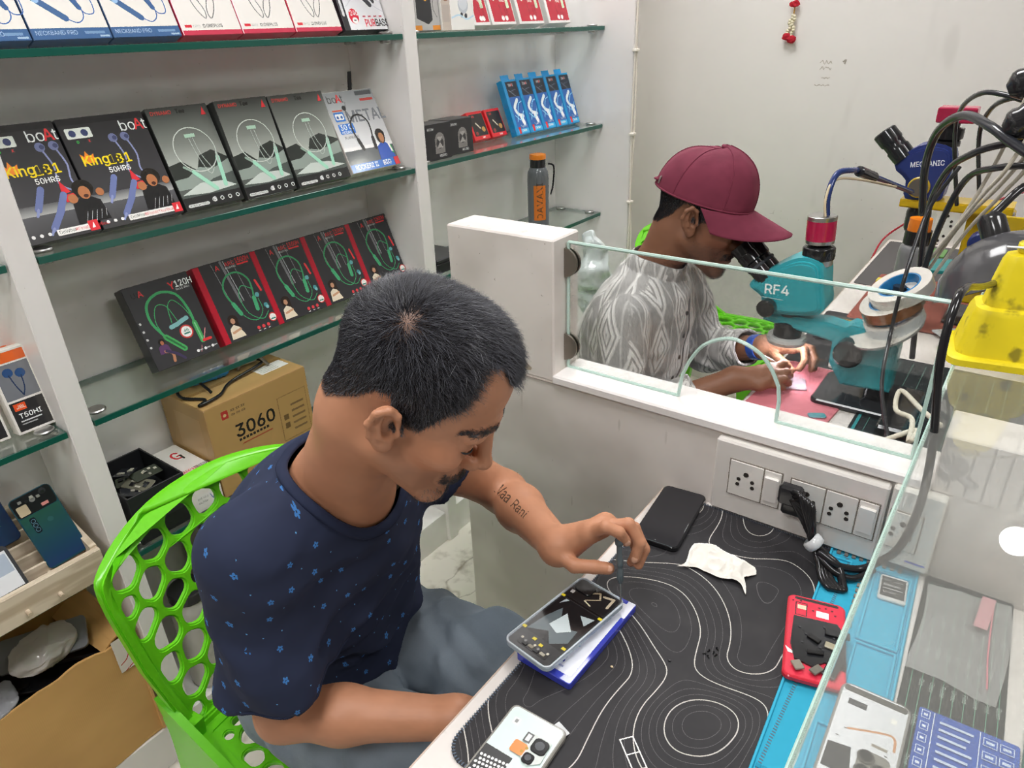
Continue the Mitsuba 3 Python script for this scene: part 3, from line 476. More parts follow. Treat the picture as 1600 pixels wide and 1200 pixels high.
# soldering iron and its cord on the carton
k = thing('soldering_iron', 'soldering iron with a sky blue handle lying on the brown carton', 'soldering iron'); zt = Z4 + ch + .012
hp = [(-1.405, .705, zt), (-1.39, .80, zt)]
body(k, tf(lathe([(0, 0), (.008, 0), (.011, .008), (.012, .05), (.014, .055), (.012, .06), (.014, .066), (.012, .072), (.014, .078), (.009, .088), (0, .088)], 20), F((-1.44, .70, zt + .002), (0, 0, 1), (.99, -.1, 0), (.10, .99, 0))), 'gloss', smooth=40, color='#2487c4')
add('shaft', cyl((-1.4315, .786, zt + .002), (-1.424, .86, zt), .004, 12), 'steel', k, 40); add('stand', tube([(-1.424, .81, zt - .008), (-1.42, .83, zt + .018), (-1.40, .85, zt + .02), (-1.39, .87, zt - .008)], .004, 6), 'brushed', k, True)
add('cord', tube([(-1.44, .70, zt), (-1.44, .668, zt), (-1.40, .655, zt - .006), (-1.355, .68, zt - .008), (-1.335, .655, zt - .006), (-1.345, .71, zt - .007), (-1.38, .76, zt - .006), (-1.40, .86, zt), (-1.45, .84, zt), (-1.43, .72, zt + .01), (-1.36, .70, zt)], .0035, 6, 8), 'gloss', k, True, '#17181a')
# under the lowest shelf, seen through the chair: plastic trays with pale blue cable coils, steel box
for i in range(4):
    k = thing('plastic_tray', ('bottom', 'second', 'third', 'top')[i] + ' grey plastic tray in the stack under the lowest shelf', 'tray', 'trays under the lowest shelf'); z = .112 + i * .10
    body(k, tf(openbox(.175, .40, .088, .004), RZ((-1.485, .60, z))), 'gloss', color='#a19b94'); add('front_rail', bx(-1.309, .602, z + .066, -1.304, .998, z + .086), 'matte', k, color='#c6c0b8')
    for j in range(3):
        c = thing('cable_coil', ('left', 'middle', 'right')[j] + ' coiled cable in the ' + ('bottom', 'second', 'third', 'top')[i] + ' grey plastic tray', 'cable', 'cable coils in the trays'); q = RZ((-1.39, .67 + j * .125, z + .075), 20 * j)
        body(c, cat(*[tf(tube([(.052 * math.cos(t), .052 * math.sin(t) * .9, .006 * m) for t in np.linspace(0, 2 * math.pi, 15)[:-1]], .006, 6, 2, True), q) for m in range(3)]), 'gloss', smooth=True, color=('#9fb2d6', '#c9cbd2', '#8fa3cf')[j])
k = thing('glass_jar', 'clear plastic jar standing under the lowest shelf beside the trays', 'jar'); body(k, tf(lathe([(0, 0), (.045, 0), (.048, .01), (.048, .22), (.04, .235), (.04, .25), (0, .25)], 24), RZ((-1.36, .53, .112))), 'gloss', smooth=40, color='#b3b0aa'); add('lid', cyl((-1.36, .53, .363), (-1.36, .53, .39), .043, 24, c=.003), 'gloss', k, 40, '#2b2b2d')
# ---------------------------------------------------------------- left-hand bay
for i, y in enumerate((.305, .338)):
    pass
for i, (y, x) in enumerate(((.335, -1.345), (.262, -1.35))):
    k = thing('earphone_carton', ('white-framed earphone carton with a black T50HI label beside the left divider', 'white-framed earphone carton cut by the left edge of the photo')[i], 'box')
    w, h = .062, .15; M = leaning(x, y, .8855, w, 10); carton(k, M, w, h, .03, '#e6e2dc', 'print')
    p = Print(); p.rect(.004, .005, w - .004, .058, '#2e2d2c'); p.rect(.009, .042, .028, .055, '#e4572a'); p.text('JBL', .0125, .0455, .006, '#f4d9c8', True); p.text('T50HI', .011, .028, .0085, '#f2f2f2', True); p.rect(.011, .021, .045, .0235, '#d0d0d0'); p.rect(.011, .016, .036, .018, '#a8a8a8'); p.rect(.004, .062, w - .004, .125, '#777a80'); p.rect(.004, .128, w - .004, .146, '#e4672a')
    p.circ(.022, .11, .008, '#2f4f7e'); p.circ(.04, .105, .008, '#2f4f7e'); p.line([(.022, .105), (.026, .085), (.032, .066)], .002, '#2b3a58'); p.line([(.04, .1), (.038, .08), (.032, .066)], .002, '#2b3a58'); p.put(k, M, 'film')
k = thing('orange_carton', 'carton with an orange lid standing at the left edge of the third shelf', 'box'); body(k, bev(.06, .07, .10, .002, (-1.43, .36, .886)), 'print', color='#dad6d0'); add('lid', bev(.064, .074, .03, .002, (-1.43, .36, .986)), 'print', k, color='#e2622a')
# wooden sorting tray on the lowest shelf
mat('plywood', rough=0.6, tex=lambda p, n, uv: rgbmix('#d2c3ae', '#a8947a', smoothstep(.4, .7, fbm(p.x * 60, p.y * 9, p.z * 60, 3)) * .7))
k = thing('sorting_tray', 'pale wooden sorting tray with slots holding old phones on the lowest shelf', 'tray')
add('front_board', bx(-1.296, -.30, Z4, -1.282, .372, .645, .002), 'plywood', k); add('back_board', bx(-1.49, -.30, Z4, -1.478, .372, .70, .002), 'plywood', k); add('base_board', bx(-1.478, -.30, Z4, -1.296, .372, Z4 + .01), 'plywood', k)
add('end_board', hull([(-1.478, .36, Z4), (-1.478, .372, Z4), (-1.296, .36, Z4), (-1.296, .372, Z4), (-1.478, .36, .70), (-1.478, .372, .70), (-1.296, .36, .648), (-1.296, .372, .648)]), 'plywood', k)
for i in range(5):
    x = -1.335 - i * .032; add('slot_board', bx(x, -.298, Z4 + .01, x + .006, .36, .645 + .009 * i, .001), 'plywood', k)
for i in range(6): add('cross_board', bx(-1.478, -.20 + i * .098, Z4 + .01, -1.296, -.194 + i * .098, .625, .001), 'plywood', k)
for i, y in enumerate((.335, .28, .1, .0)): add('peg', cyl((-1.282, y - .05, .60), (-1.268, y - .05, .60), .004, 10), 'plywood', k, 40)
def phone(k, M, w, h, t, col, m='gloss', r=.01): body(k, tf(slab(w, h, t, r, .0015, 6, -t), M), m, smooth=25, color=col)
k = thing('salvaged_phone', 'phone with a glossy green-blue back and bare camera frame in the wooden tray', 'phone')
M = F((-1.345, .325, .70), (.05, .99, .1), (-.32, 0, .95)); phone(k, M, .072, .15, .006, '#1f4a58')
p = Print(); p.grad(-.034, -.07, .034, .035, '#1c3a66', '#255548', 8); p.rect(-.022, -.002, -.012, .03, '#0e1a24', .004); p.ring(-.017, .023, .004, .001, '#5a7f92'); p.ring(-.017, .014, .004, .001, '#5a7f92'); p.ring(-.017, .005, .004, .001, '#5a7f92'); p.circ(.008, .012, .005, '#2e5d5f'); p.rect(-.034, .036, .034, .074, '#17181c', .006); p.rect(-.03, .038, -.012, .058, '#c8b79a', .002); p.circ(.0, .06, .005, '#8c8c8c'); p.circ(.02, .066, .006, '#34363a'); p.rect(.008, .04, .02, .046, '#d98f8a'); p.put(k, M)
for i in range(5): add('component', tf(bev(.006, .005, .003, .0005, (-.02 + i * .01, .065 - .004 * (i % 2), .001)), M), 'gloss', k, color=('#8f8f8c', '#27282b', '#b3b1a8')[i % 3])
k = thing('salvaged_phone', 'dark blue phone back leaning behind the green phone in the wooden tray', 'phone')
M = F((-1.43, .245, .74), (.05, .99, .1), (-.25, 0, .97)); phone(k, M, .085, .16, .007, '#2b3d63'); p = Print(); p.circ(-.02, .03, .009, '#8d97a3'); p.circ(.02, .05, .004, '#53607e'); p.circ(.03, .062, .004, '#53607e'); p.put(k, M)
k = thing('salvaged_phone', 'white-screened small phone lying at the front of the wooden tray', 'phone')
M = F((-1.32, .225, .665), (.1, .99, .1), (-.5, 0, .86)); phone(k, M, .055, .10, .010, '#3c3d40'); p = Print(); p.rect(-.022, -.03, .022, .04, '#d8dade').rect(-.02, .0, .02, .035, '#a8b4c4'); p.put(k, M)
k = thing('salvaged_phone', 'small phone with a green button at the left edge of the wooden tray', 'phone')
M = F((-1.36, .16, .67), (.1, .99, .1), (-.4, 0, .9)); phone(k, M, .05, .11, .012, '#2c3a34'); p = Print(); p.circ(.01, .03, .008, '#2f8a5a'); p.rect(-.02, -.045, .02, .01, '#8f8a6a'); p.put(k, M)
# big carton of parts on the plinth
def card_tex(p, n, uv):
    c = dr.abs(dr.sin(p.y * 900)) * smoothstep(.3, .7, fbm(p.x * 6, p.y * 4, p.z * 7, 2)); g = fbm(p.x * 20, p.y * 7, p.z * 12, 4)
    return rgbmix('#d0a468', '#b0854a', dr.clip(g * .7 + c * .12, 0, 1))
mat('cardboard', rough=0.7, tex=card_tex)
k = thing('parts_carton', 'big open brown cardboard carton full of loose phone parts on the floor plinth', 'box'); zc, yc0, yc1 = .112, -.32, .378
tc = .006
def wavy(x, y0, y1, z0, z1, n=40, a=.006, seed=1):
    rr = np.random.default_rng(seed); ys = np.linspace(y0, y1, n); top = z1 + a * (meshkit.noise(np.c_[ys * 18, ys * 0, ys * 0], seed) - .5) * 2 + a * .5 * (rr.random(n) - .5)
    bulge = lambda yy, s: x + .012 * np.sin((yy - y0) / (y1 - y0) * 3.1) * np.sin(s * 2.6) + .004 * np.sin(yy * 31 + s * 4)
    m = sheet(lambda u, v: np.stack([bulge(y0 + u * (y1 - y0), v), y0 + u * (y1 - y0), z0 + v * (np.interp(y0 + u * (y1 - y0), ys, top) - z0)], -1), n, 14)
    return thick(m, tc)
body(k, cat(bx(-1.49, yc0, zc, -1.315, yc1, zc + tc), bx(-1.49, yc0, zc, -1.484, yc1, .44), bx(-1.484, yc0, zc + tc, -1.32, yc0 + tc, .42), bx(-1.484, yc1 - tc, zc + tc, -1.305, yc1, .43)), 'cardboard')
add('front_panel', wavy(-1.312, yc0, yc1, zc, .405), 'cardboard', k, 30)
add('top_flap', thick(sheet(lambda u, v: np.stack([-1.484 + u * .17, yc1 - tc + v * .0 + .0, .43 - .02 * u + .01 * np.sin(v * 3)], -1) + np.stack([0 * u, -.07 * v * (1 - .3 * u), -.02 * v], -1), 12, 6), .004), 'cardboard', k)
add('tape', sheet(lambda u, v: np.stack([-1.3035 + .012 * np.sin((.33 + u * .03 - yc0) / (yc1 - yc0) * 3.1) * 0 + 0 * u, .335 + u * .038, .33 + v * .085], -1), 3, 3), 'filmy' if False else 'print', k, color='#d8cfc6')
p = Print(); p.line([(.005, .02), (.02, .03), (.03, .06), (.02, .075)], .002, '#b8443c'); p.line([(.01, .0), (.035, .012)], .002, '#b8443c'); p.put(k, F((-1.3032, .335, .33), (0, 1, 0), (0, 0, 1)), name='tape_print')
r = random.Random(11)
for i in range(14):
    kk = thing('phone_part', 'black loose phone part lying in the parts carton', 'phone part', 'black phone parts in the carton')
    M = RZ((-1.405 + r.uniform(-.015, .015), -.22 + i * .04, .355 + r.uniform(0, .02)), r.uniform(-35, 35)) @ F((0, 0, 0), (1, 0, r.uniform(-.25, .25)), (0, 1, r.uniform(-.35, .35)))
    phone(kk, M, .065, .13, .007, r.choice(['#1c1c1f', '#26272a', '#2f3136', '#151518']))
k = thing('grey_phone_frame', 'long grey metal phone frame sticking out of the parts carton', 'phone part'); body(k, tf(slab(.07, .16, .008, .01, .001), F((-1.40, .25, .43), (-.6, .3, .35), (.25, .9, .12))), 'gloss', color='#7c7e82')
rb = np.random.default_rng(5)
def crumple(m, a, fr, seed):
    v = m.vertices; d = np.stack([meshkit.fbm(v * fr, 3, seed + i * 7) - .5 for i in range(3)], 1); m = m.copy(); m.vertices = v + d * a; return m
for i, (c, s, col, rot) in enumerate((((-1.385, .245, .432), (.05, .062, .032), '#c9c4c2', 20), ((-1.36, .12, .40), (.045, .06, .016), '#8f9096', -20), ((-1.39, .0, .41), (.04, .05, .016), '#6f7076', 40))):
    k = thing('plastic_bag', ('crumpled white plastic bag with red print in the parts carton', 'clear plastic bag crumpled over the phone parts', 'grey plastic pouch at the left of the parts carton')[i], 'plastic bag')
    body(k, tf(crumple(ball((0, 0, 0), s, 4), .03, 30, i * 3), RZ(c, rot)), 'film', smooth=50, color=col)
    if i == 0:
        pp = Print(); pp.line([(-.02, .0), (-.005, .008), (.01, .0), (.0, -.008), (-.01, -.002)], .003, '#b83a30'); pp.line([(-.03, -.015), (.02, -.018)], .002, '#b83a30'); pp.put(k, F((-1.372, .235, .438), (-.1, .9, .2), (-.6, 0, .8)), name='bag_print')
# ---------------------------------------------------------------- partition, desks, glass counter
kw = thing('partition', 'low white laminate partition between the two repair desks with a raised end pillar', 'partition')
add('low_wall', bx(-0.895, 0.992, 0, 0.60, 1.072, 0.905, 0.002), 'knee', kw)
add('pillar', bx(-0.897, 0.990, 0.905, -0.655, 1.075, 1.175, 0.003), 'knee', kw)
add('ledge', bx(-0.655, 0.982, 0.9045, -0.028, 1.078, 0.922, 0.003), 'laminate', kw); add('end_block', bx(-0.028, 0.990, 0.9045, 0.40, 1.076, 0.994, 0.002), 'knee', kw)
add('joint_strip', bx(-0.897, 0.9885, 0.902, -0.640, 0.9915, 0.9035, 0.0004), 'matte', kw, color='#a59c92')
for (x, z, w, h) in ((-.735, .928, .05, .026), (-.80, .945, .026, .034)):     # bare patches where the laminate has chipped off
    pts = [(x + w * .5 * math.cos(a) * (1 + .25 * math.sin(a * 3 + x * 40)), .9896, z + h * .5 * math.sin(a) * (1 + .2 * math.cos(a * 2)) + .25 * w * -math.cos(a) * .5) for a in np.linspace(0, 2 * np.pi, 15)[:-1]]
    add('chipped_patch', trimesh.Trimesh([(x, .9896, z)] + pts, [(0, i + 1, (i + 1) % 14 + 1) for i in range(14)], process=False), 'matte', kw, color='#a39887')
k = thing('partition_glass', 'upright clear glass pane with an arched hand opening standing on the partition ledge', 'glass pane')
GX0, GX1, GZ0, GZ1, GY = -0.650, -0.062, 0.923, 1.163, 1.032
arch = [(-.258, GZ0), (-.258, .960)] + spline([(-.262, .985), (-.277, 1.012), (-.301, 1.036), (-.344, 1.048), (-.385, 1.030), (-.408, .998), (-.421, .965)], 5).tolist() + [(-.426, GZ0)]
gl = Polygon([(GX0, GZ0), (GX0, GZ1), (GX1, GZ1), (GX1, GZ0)] + [tuple(q) for q in arch])
v, f = trimesh.creation.triangulate_polygon(gl, engine='earcut')
add('pane', trimesh.Trimesh(np.c_[v[:, 0], np.full(len(v), GY), v[:, 1]], f, process=False), 'pane', k)
ring_ = np.array(gl.exterior.coords)
add('edge', cat(*[tube([(a[0], GY, a[1]), (b[0], GY, b[1])], .0032, 6, 1, smooth_path=False) for a, b in zip(ring_[:-1], ring_[1:])]), 'edgeaqua', k, label='pale green polished glass edge')
for i, z in enumerate((1.127, 0.965)):
    c = thing('glass_clamp', ('upper', 'lower')[i] + ' round brushed metal clamp holding the glass pane to the pillar', 'clamp', 'glass clamps on the pillar')
    D = [(-.6545 + .026 * math.sin(t), .026 * math.cos(t)) for t in np.linspace(0, math.pi, 14)]
    for yy, t in ((GY - .0075, .0045), (GY + .003, .0045)):
        add('jaw', tf(ext(Polygon(D), t), F((0, yy + t, z), (1, 0, 0), (0, 0, 1), (0, -1, 0))), 'brushed', c)
    add('base', bx(-.6552, GY - .008, z - .027, -.6515, GY + .008, z + .027, .001), 'brushed', c)
def desk(y0, y1, x1, label, nm='desk'):
    k = thing(nm, label, 'desk')
    add('desk_top', bx(-0.420, y0, DK - .026, x1, y1, DK, .002), 'knee', k); add('side_panel', bx(-0.30, y0, 0, x1, y0 + .02, DK - .026), 'laminate', k); add('back_panel', bx(x1 - .02, y0 + .02, 0, x1, y1, DK - .026), 'laminate', k)
    add('edge_band', bx(-0.4215, y0 + .001, DK - .0245, -0.4200, y1 - .001, DK - .0015, .0003), 'matte', k, color='#c9b3a3'); return k
desk(0.18, 0.9895, 0.50, 'white laminate repair desk with a worn edge in front of the seated man')
desk(1.0745, 2.88, 0.50, 'white repair desk behind the partition loaded with microscopes and mats')
# glass counter above the desks
k = thing('glass_counter', 'dusty horizontal glass counter top at the right with upright glass supports', 'counter')
glass_sheet(k, -.05, .20, .56, 1.60, GT, GT + .008, 'dustpane', 'edgeaqua')
scene.pop(k + '__edge'); labels.pop(k + '__edge', None)
add('edge', bx(-.052, .20, GT, -.047, 1.60, GT + .008, .001), 'edgeaqua', k, label='pale green glass edge')
for x in (.135, .50):
    for y0, y1 in ((.22, .986), (1.08, 1.58)):
        add('upright_pane', trimesh.Trimesh([(x, y0, DK + .001), (x, y1, DK + .001), (x, y1, GT), (x, y0, GT)], [(0, 1, 2), (0, 2, 3)], process=False), 'dustpane', k); add('pane_edge', bx(x - .004, y0, DK, x + .004, y1, DK + .004, .0005), 'edgegreen', k)
# ---------------------------------------------------------------- socket plates on the partition
def socket(k, x, z, s=1.0, y=.9685):              # five round holes
    for dx, dz, r in ((0, .012, .0042), (-.011, .001, .0032), (.011, .001, .0032), (-.012, -.009, .0032), (.012, -.009, .0032)):
        add('socket_hole', tf(cat(lathe([(0, 0), (r * s, 0), (r * s, .0006), (0, .0006)], 12)), F((x + dx * s, y, z + dz * s), (1, 0, 0), (0, 0, 1), (0, -1, 0))), 'matte', k, color='#2e2a27')
k = thing('switch_plate', 'long white switchboard with two sockets and switches on the partition above the desk mat', 'switchboard')
body(k, bx(-.330, .972, .766, -.074, .9915, .900, .003), 'gloss', color='#d9d5d0')
def module(x0, z0, x1, z1, c='#dcd9d4'):
    add('module_frame', bx(x0 - .0018, .9705, z0 - .0018, x1 + .0018, .9725, z1 + .0018, .0004), 'matte', k, color='#7b746c'); add('module', bx(x0, .969, z0, x1, .973, z1, .0008), 'gloss', k, color=c)
def switch(x, z, w=.021, h=.044): add('switch', hull([(x - w / 2, .969, z - h / 2), (x + w / 2, .969, z - h / 2), (x - w / 2, .969, z + h / 2), (x + w / 2, .969, z + h / 2), (x - w / 2, .9665, z - h / 2), (x + w / 2, .9665, z - h / 2), (x - w / 2, .9625, z + h / 2), (x + w / 2, .9625, z + h / 2)]), 'gloss', k, color='#e4e1dd')
module(-.302, .806, -.249, .870); module(-.247, .806, -.221, .870); socket(k, -.275, .838); switch(-.234, .838)
module(-.206, .806, -.156, .868); module(-.154, .806, -.110, .868); module(-.108, .806, -.082, .868); socket(k, -.181, .838); socket(k, -.133, .838); switch(-.095, .838)
k = thing('switch_plate', 'small white switchboard with one socket and a blue ink stroke near the glass counter', 'switchboard')
body(k, bx(-.0705, .972, .775, -.004, .9915, .905, .003), 'gloss', color='#dcdad3'); module(-.066, .806, -.026, .868, '#d6d4cc'); socket(k, -.048, .838)
p = Print(); p.rect(.036, .012, .062, .0145, '#2c50c8'); p.put(k, F((-.0705, .9717, .775), (1, 0, 0), (0, 0, 1), (0, -1, 0)), name='ink_stroke')
# black adapter and tied cord
k = thing('power_adapter', 'black plug adapter in the socket with its cord tied in a bundle', 'adapter')
body(k, bev(.030, .020, .044, .004, (-.196, .957, .815)), 'gloss', color='#1d1d1f'); add('plug', bev(.034, .018, .034, .004, (-.200, .951, .835)), 'gloss', k, color='#232326')
for i in range(4):
    o = .006 * i; add('cord_loop', tube([(-.196 + o * .4, .945, .862 - o), (-.184 + o, .934, .868 - o * .5), (-.166 + o * .5, .925, .835), (-.150, .918 + o * .3, .803), (-.138 + o * .2, .905 + o, .785), (-.126 + o * .6, .888 + o * .5, .772), (-.113 + o * .8, .878 + o * .3, .7685), (-.102 + o * .5, .886, .7685), (-.102 + o * .4, .900 - o * .5, .770), (-.118 + o * .3, .917, .784), (-.150 - o * .2, .92, .806), (-.175 + o * .3, .938, .825 + o), (-.196 + o * .2, .944, .85)], .0042, 8, 6), 'gloss', k, True, '#1a1a1c')
add('tie', tf(lathe([(.010, -.008), (.014, -.006), (.015, 0), (.014, .006), (.010, .008)], 14), F((-.150, .919, .805), (.6, .2, .8), (0, 1, 0))), 'film', k, True, '#c9ccce', label='clear white tape tie')
add('long_cord', tube([(-.142, .912, .797), (-.112, .915, .783), (-.085, .935, .775), (-.065, .95, .787), (-.046, .952, .818), (-.036, .955, .87), (-.034, .955, .93), (-.040, .965, 1.00), (-.055, .975, 1.10), (-.057, 1.0, 1.165), (-.052, 1.06, 1.176), (-.03, 1.25, 1.13), (.06, 1.9, 1.0)], .0056, 10, 8), 'gloss', k, True, '#1c1c1f', label='long thick black cord')
add('second_cord', tube([(-.142, .912, .792), (-.115, .905, .778), (-.088, .915, .7705), (-.068, .945, .775)], .005, 8, 6), 'gloss', k, True, '#1a1a1c')
# ---------------------------------------------------------------- desk mat with contour line print
def contour_tex(p, n, uv):
    def h(x, y):
        a = noise(x * 6.0 + 3.3, y * 6.0 + 1.1, 0.3); return noise(x * 7.5 + a * 1.3 + 2, y * 7.5 - a * 1.2, 5.5) * .75 + a * .35
    h0 = h(p.x, p.y); e = 0.001; gx, gy = (h(p.x + e, p.y) - h0) / e, (h(p.x, p.y + e) - h0) / e
    g = dr.maximum(dr.sqrt(gx * gx + gy * gy), 0.35)
    def ln(k, w): q = h0 * k; d = dr.abs(q - dr.round(q)) / (k * g); return 1 - smoothstep(w * .6, w * 1.4, d)
    major, minor = ln(8.0, .0007), ln(32.0, .00033)
    dust = smoothstep(.5, .9, fbm(p.x * 12, p.y * 12, 3.0, 4)) * .05 + dr.select(noise(p.x * 330, p.y * 330, 2.0) > .985, .12, .0)
    c = rgbmix('#2a292c', '#8a8684', dust); c = mix(c, mi.Color3f(*lin('#6d6a6c')), minor * .55); return mix(c, mi.Color3f(*lin('#c9c4bf')), major * .9)
mat('contour', rough=0.6, spec=0.35, tex=contour_tex)
k = thing('desk_mat', 'black desk mat printed with white contour lines and stitched edges', 'mat')
mx0, mx1, my0, my1 = -.402, -.100, .368, .976; mc = ((mx0 + mx1) / 2, (my0 + my1) / 2)
body(k, slab(mx1 - mx0, my1 - my0, .003, .028, .0006, 8, DK, mc), 'contour')
q = rrect(mx1 - mx0 - .003, my1 - my0 - .003, .027, 8, mc); q = np.vstack([q, q[:1]]); st = []
L = LineString(q); n = int(L.length / .0042)
for i in range(n):
    a, b = L.interpolate(i / n, True), L.interpolate(min(i / n + .002, 1), True); t = unit(V(b.x - a.x, b.y - a.y) + 1e-9); nn = V(-t[1], t[0]); o = V(a.x, a.y)
    P = [o + nn * .0022 + t * .0008, o + nn * .0022 - t * .0006, o - nn * .0022 - t * .0012, o - nn * .0022 + t * .0002]
    st.append(hull([(x[0], x[1], DK + z) for x in P for z in (.0028, .0038)]))
add('edge_stitching', cat(st), 'matte', k, color='#5b6675', kind='stuff')
p = Print()
for a, b in (((0, 0), (.062, 0)), ((0, .016), (.062, .016)), ((0, 0), (0, .016)), ((.02, 0), (.02, .016)), ((.04, 0), (.04, .016)), ((.062, 0), (.062, .016))): p.line([a, b], .0016, '#d8d5d0')
p.put(k, RZ((-.242, .497, DK + .003), -40) @ F((0, 0, 0), (1, 0, 0), (0, 1, 0)), name='printed_ladder')
MZ = DK + .0031
# black phone lying face up
k = thing('black_phone', 'black phone lying screen down at the far corner of the contour mat', 'phone')
M = F((-.3695, .905, MZ + .0095), (.985, .10, 0), (-.10, .985, 0)); phone(k, M, .074, .158, .0095, '#1b1c1f')
p = Print(); p.rect(-.035, -.077, .035, .077, '#26262a', .008); p.circ(.0, -.073, .0012, '#6a6f72'); p.line([(.034, -.035), (.0335, -.01)], .0007, '#8f9496'); p.rect(-.03, -.0788, .03, -.0772, '#3b4448', .0008); p.put(k, M, 'gloss', 'screen')
# tissue
def tissue_fn(u, v):
    x = -.309 + .098 * u + .006 * np.sin(v * 5 + u * 2); y = .80 + .062 * v + .018 * np.sin(u * 3.2) - .012 * u * v + .006 * np.sin(u * 9)
    P = np.stack([x * 28, y * 28, 0 * x], -1); rg = lambda k, q: 1 - np.abs(2 * meshkit.noise(P * k, q) - 1)
    z = MZ + .0012 + (.014 * rg(1.0, 3) + .008 * rg(2.2, 5) + .004 * rg(5, 6)) * (np.sin(np.clip(u, 0.03, .97) * np.pi) ** .5) * (np.sin(np.clip(v, 0.03, .97) * np.pi) ** .4)
    return np.stack([x + .010 * (meshkit.noise(P * 1.7, 8) - .5), y + .012 * (meshkit.noise(P * 1.7, 9) - .5), z], -1)
k = thing('paper_tissue', 'crumpled white paper tissue on the contour mat beside the black phone', 'tissue'); body(k, thick(sheet(tissue_fn, 64, 44), .0008), 'matte', smooth=25, color='#e6e2da')
# repair pad and open phone
k = thing('repair_pad', 'white and royal blue flat pack lying under the opened phone', 'pad')
M = F((-.3645, .606, MZ), (.999, -.03, 0), (.03, .999, 0)); body(k, tf(slab(.084, .168, .011, .004, .001), M), 'film', color='#3a44b4')
p = Print(); p.rect(-.036, -.074, .036, .076, '#e9ebf5', .003); p.rect(.030, .05, .041, .083, '#e4e6f2')
p.text('D', -.006, -.042, .015, '#3f59a8', True); p.text('+', .010, -.030, .011, '#3d8fd0', True); p.rect(-.012, -.052, .016, -.049, '#b9bfdc'); p.text('SCREEN', -.012, -.058, .004, '#9aa3cc'); p.rect(.012, -.059, .016, -.055, '#3f3fa0'); p.rect(-.012, -.067, .02, -.064, '#a9aed2'); p.put(k, M @ RZ((0, 0, .011)))
k = thing('opened_phone', 'opened silver phone with bare battery and motherboard cover lying on the blue pad', 'phone')
M = F((-.3785, .596, .7895), (.985, -.165, .05), (.165, .985, .02)) ; phone(k, M, .079, .158, .008, '#a9b7c2')
p = Print(); p.rect(-.0365, -.076, .0365, .076, '#2a2b2e', .007); p.rect(-.034, -.046, .034, .031, '#151619', .002)
p.rect(-.034, .036, .034, .073, '#1a1a1c', .004); p.line([(-.034, .034), (.034, .034)], .003, '#0c0c0e')
p.poly([(-.03, -.044), (-.004, -.03), (.012, -.046), (.03, -.03), (.026, -.006), (.004, -.016), (-.018, .014), (-.026, -.012)], '#5f6b70'); p.poly([(-.012, -.02), (.006, -.026), (.02, -.012), (-.006, .01)], '#c6d3d6'); p.poly([(.01, .018), (.026, .006), (.03, .024)], '#aebbbe'); p.poly([(-.028, .018), (-.02, .03), (-.026, .03)], '#aab6ba')
p.line([(-.012, .056), (.004, .068), (.010, .06)], .003, '#b2a48a', 1); p.line([(-.004, .045), (.012, .058)], .002, '#9c9279'); p.line([(.012, .066), (.026, .07), (.028, .052)], .004, '#b9ab95', 1); p.line([(-.004, .043), (.008, .04)], .002, '#c9bfa6'); p.circ(-.022, .062, .009, '#232327'); p.circ(-.022, .062, .005, '#0d0d10'); p.rect(-.032, .044, -.026, .05, '#e2e2e0', .001)
for x, y in ((-.034, -.044), (.032, -.040), (.034, .030), (-.034, .033), (-.008, -.052), (.006, -.055)): p.rect(x - .003, y - .0022, x + .003, y + .0022, '#d9c62f')
p.rect(-.024, -.07, .026, -.062, '#141416', .002)
for i in range(7): p.circ(-.022 + i * .0075, -.06 - .002 * (i % 3), .002, ('#c7c2b4', '#77787a', '#1b1b1d')[i % 3])
p.put(k, M, 'film', 'inside')
for i in range(4): add('connector', tf(bev(.008, .0045, .0016, .0004, (-.012 + i * .010, -.0665 + .0015 * (i % 2), .0004)), M), 'gloss', k, color=('#202124', '#8b8577', '#2b2c2f', '#a8a294')[i])
add('camera_housing', tf(cat(slab(.028, .020, .0018, .006, .0004, 5, .0004, (-.018, .062))), M), 'gloss', k, color='#1d1d20')
add('side_rail', tf(tube(np.c_[rrect(.0775, .1565, .010, 6), np.full(28, 0.0004)], .0013, 6, 1, True, smooth_path=False), M), 'gloss', k, True, '#c3ccd3')
# silver phone back with camera cut-out, near edge
k = thing('pale_phone_back', 'pale mint phone back with an orange flex at the near end of the contour mat', 'phone part')
M = F((-.3275, .3905, MZ + .008), (.999, .035, 0), (-.035, .999, 0)); phone(k, M, .075, .150, .008, '#8f8d87', r=.008)
p = Print(); p.rect(-.0345, -.072, .0345, .072, '#cfe0dc', .006); p.rect(-.0345, -.072, .002, .012, '#3a3b3c'); p.rect(-.025, .05, -.017, .059, '#e9ece9'); p.rect(-.023, .052, -.019, .057, '#8a8d8c')
for a in range(6):
    for b in range(9): p.circ(-.031 + b * .0046 + (a % 2) * .0023, -.002 - a * .0055 + b * .0006, .0018, '#e4e8e4')
p.poly([(.006, .05), (.03, .05), (.032, .022), (.02, .012), (.004, .02)], '#c9cfcb'); p.rect(-.001, .036, .008, .049, '#5a5b5c'); p.rect(.001, .038, .006, .047, '#e2e6e4'); p.rect(-.008, .018, .009, .034, '#dd8a4a', .003); p.circ(.009, .03, .002, '#b38a3a'); p.circ(.006, .024, .002, '#b38a3a'); p.put(k, M)
for x, y, w in ((.021, .039, .019), (.017, .02, .013)): add('camera_ring', tf(slab(w, w, .003, w * .3, .0006, 5, 0.0005, (x, y)), M), 'gloss', k, color='#242527'); add('camera_lens', tf(cyl((x, y, .0034), (x, y, .0042), w * .3, 18), M), 'gloss', k, 40, '#55585c')
add('tape_tab', tf(bev(.020, .012, .0006, .0001, (.0, .079, -.004)), M @ RZ((0, 0, 0), -20)), 'gloss', k, color='#a7aaab')
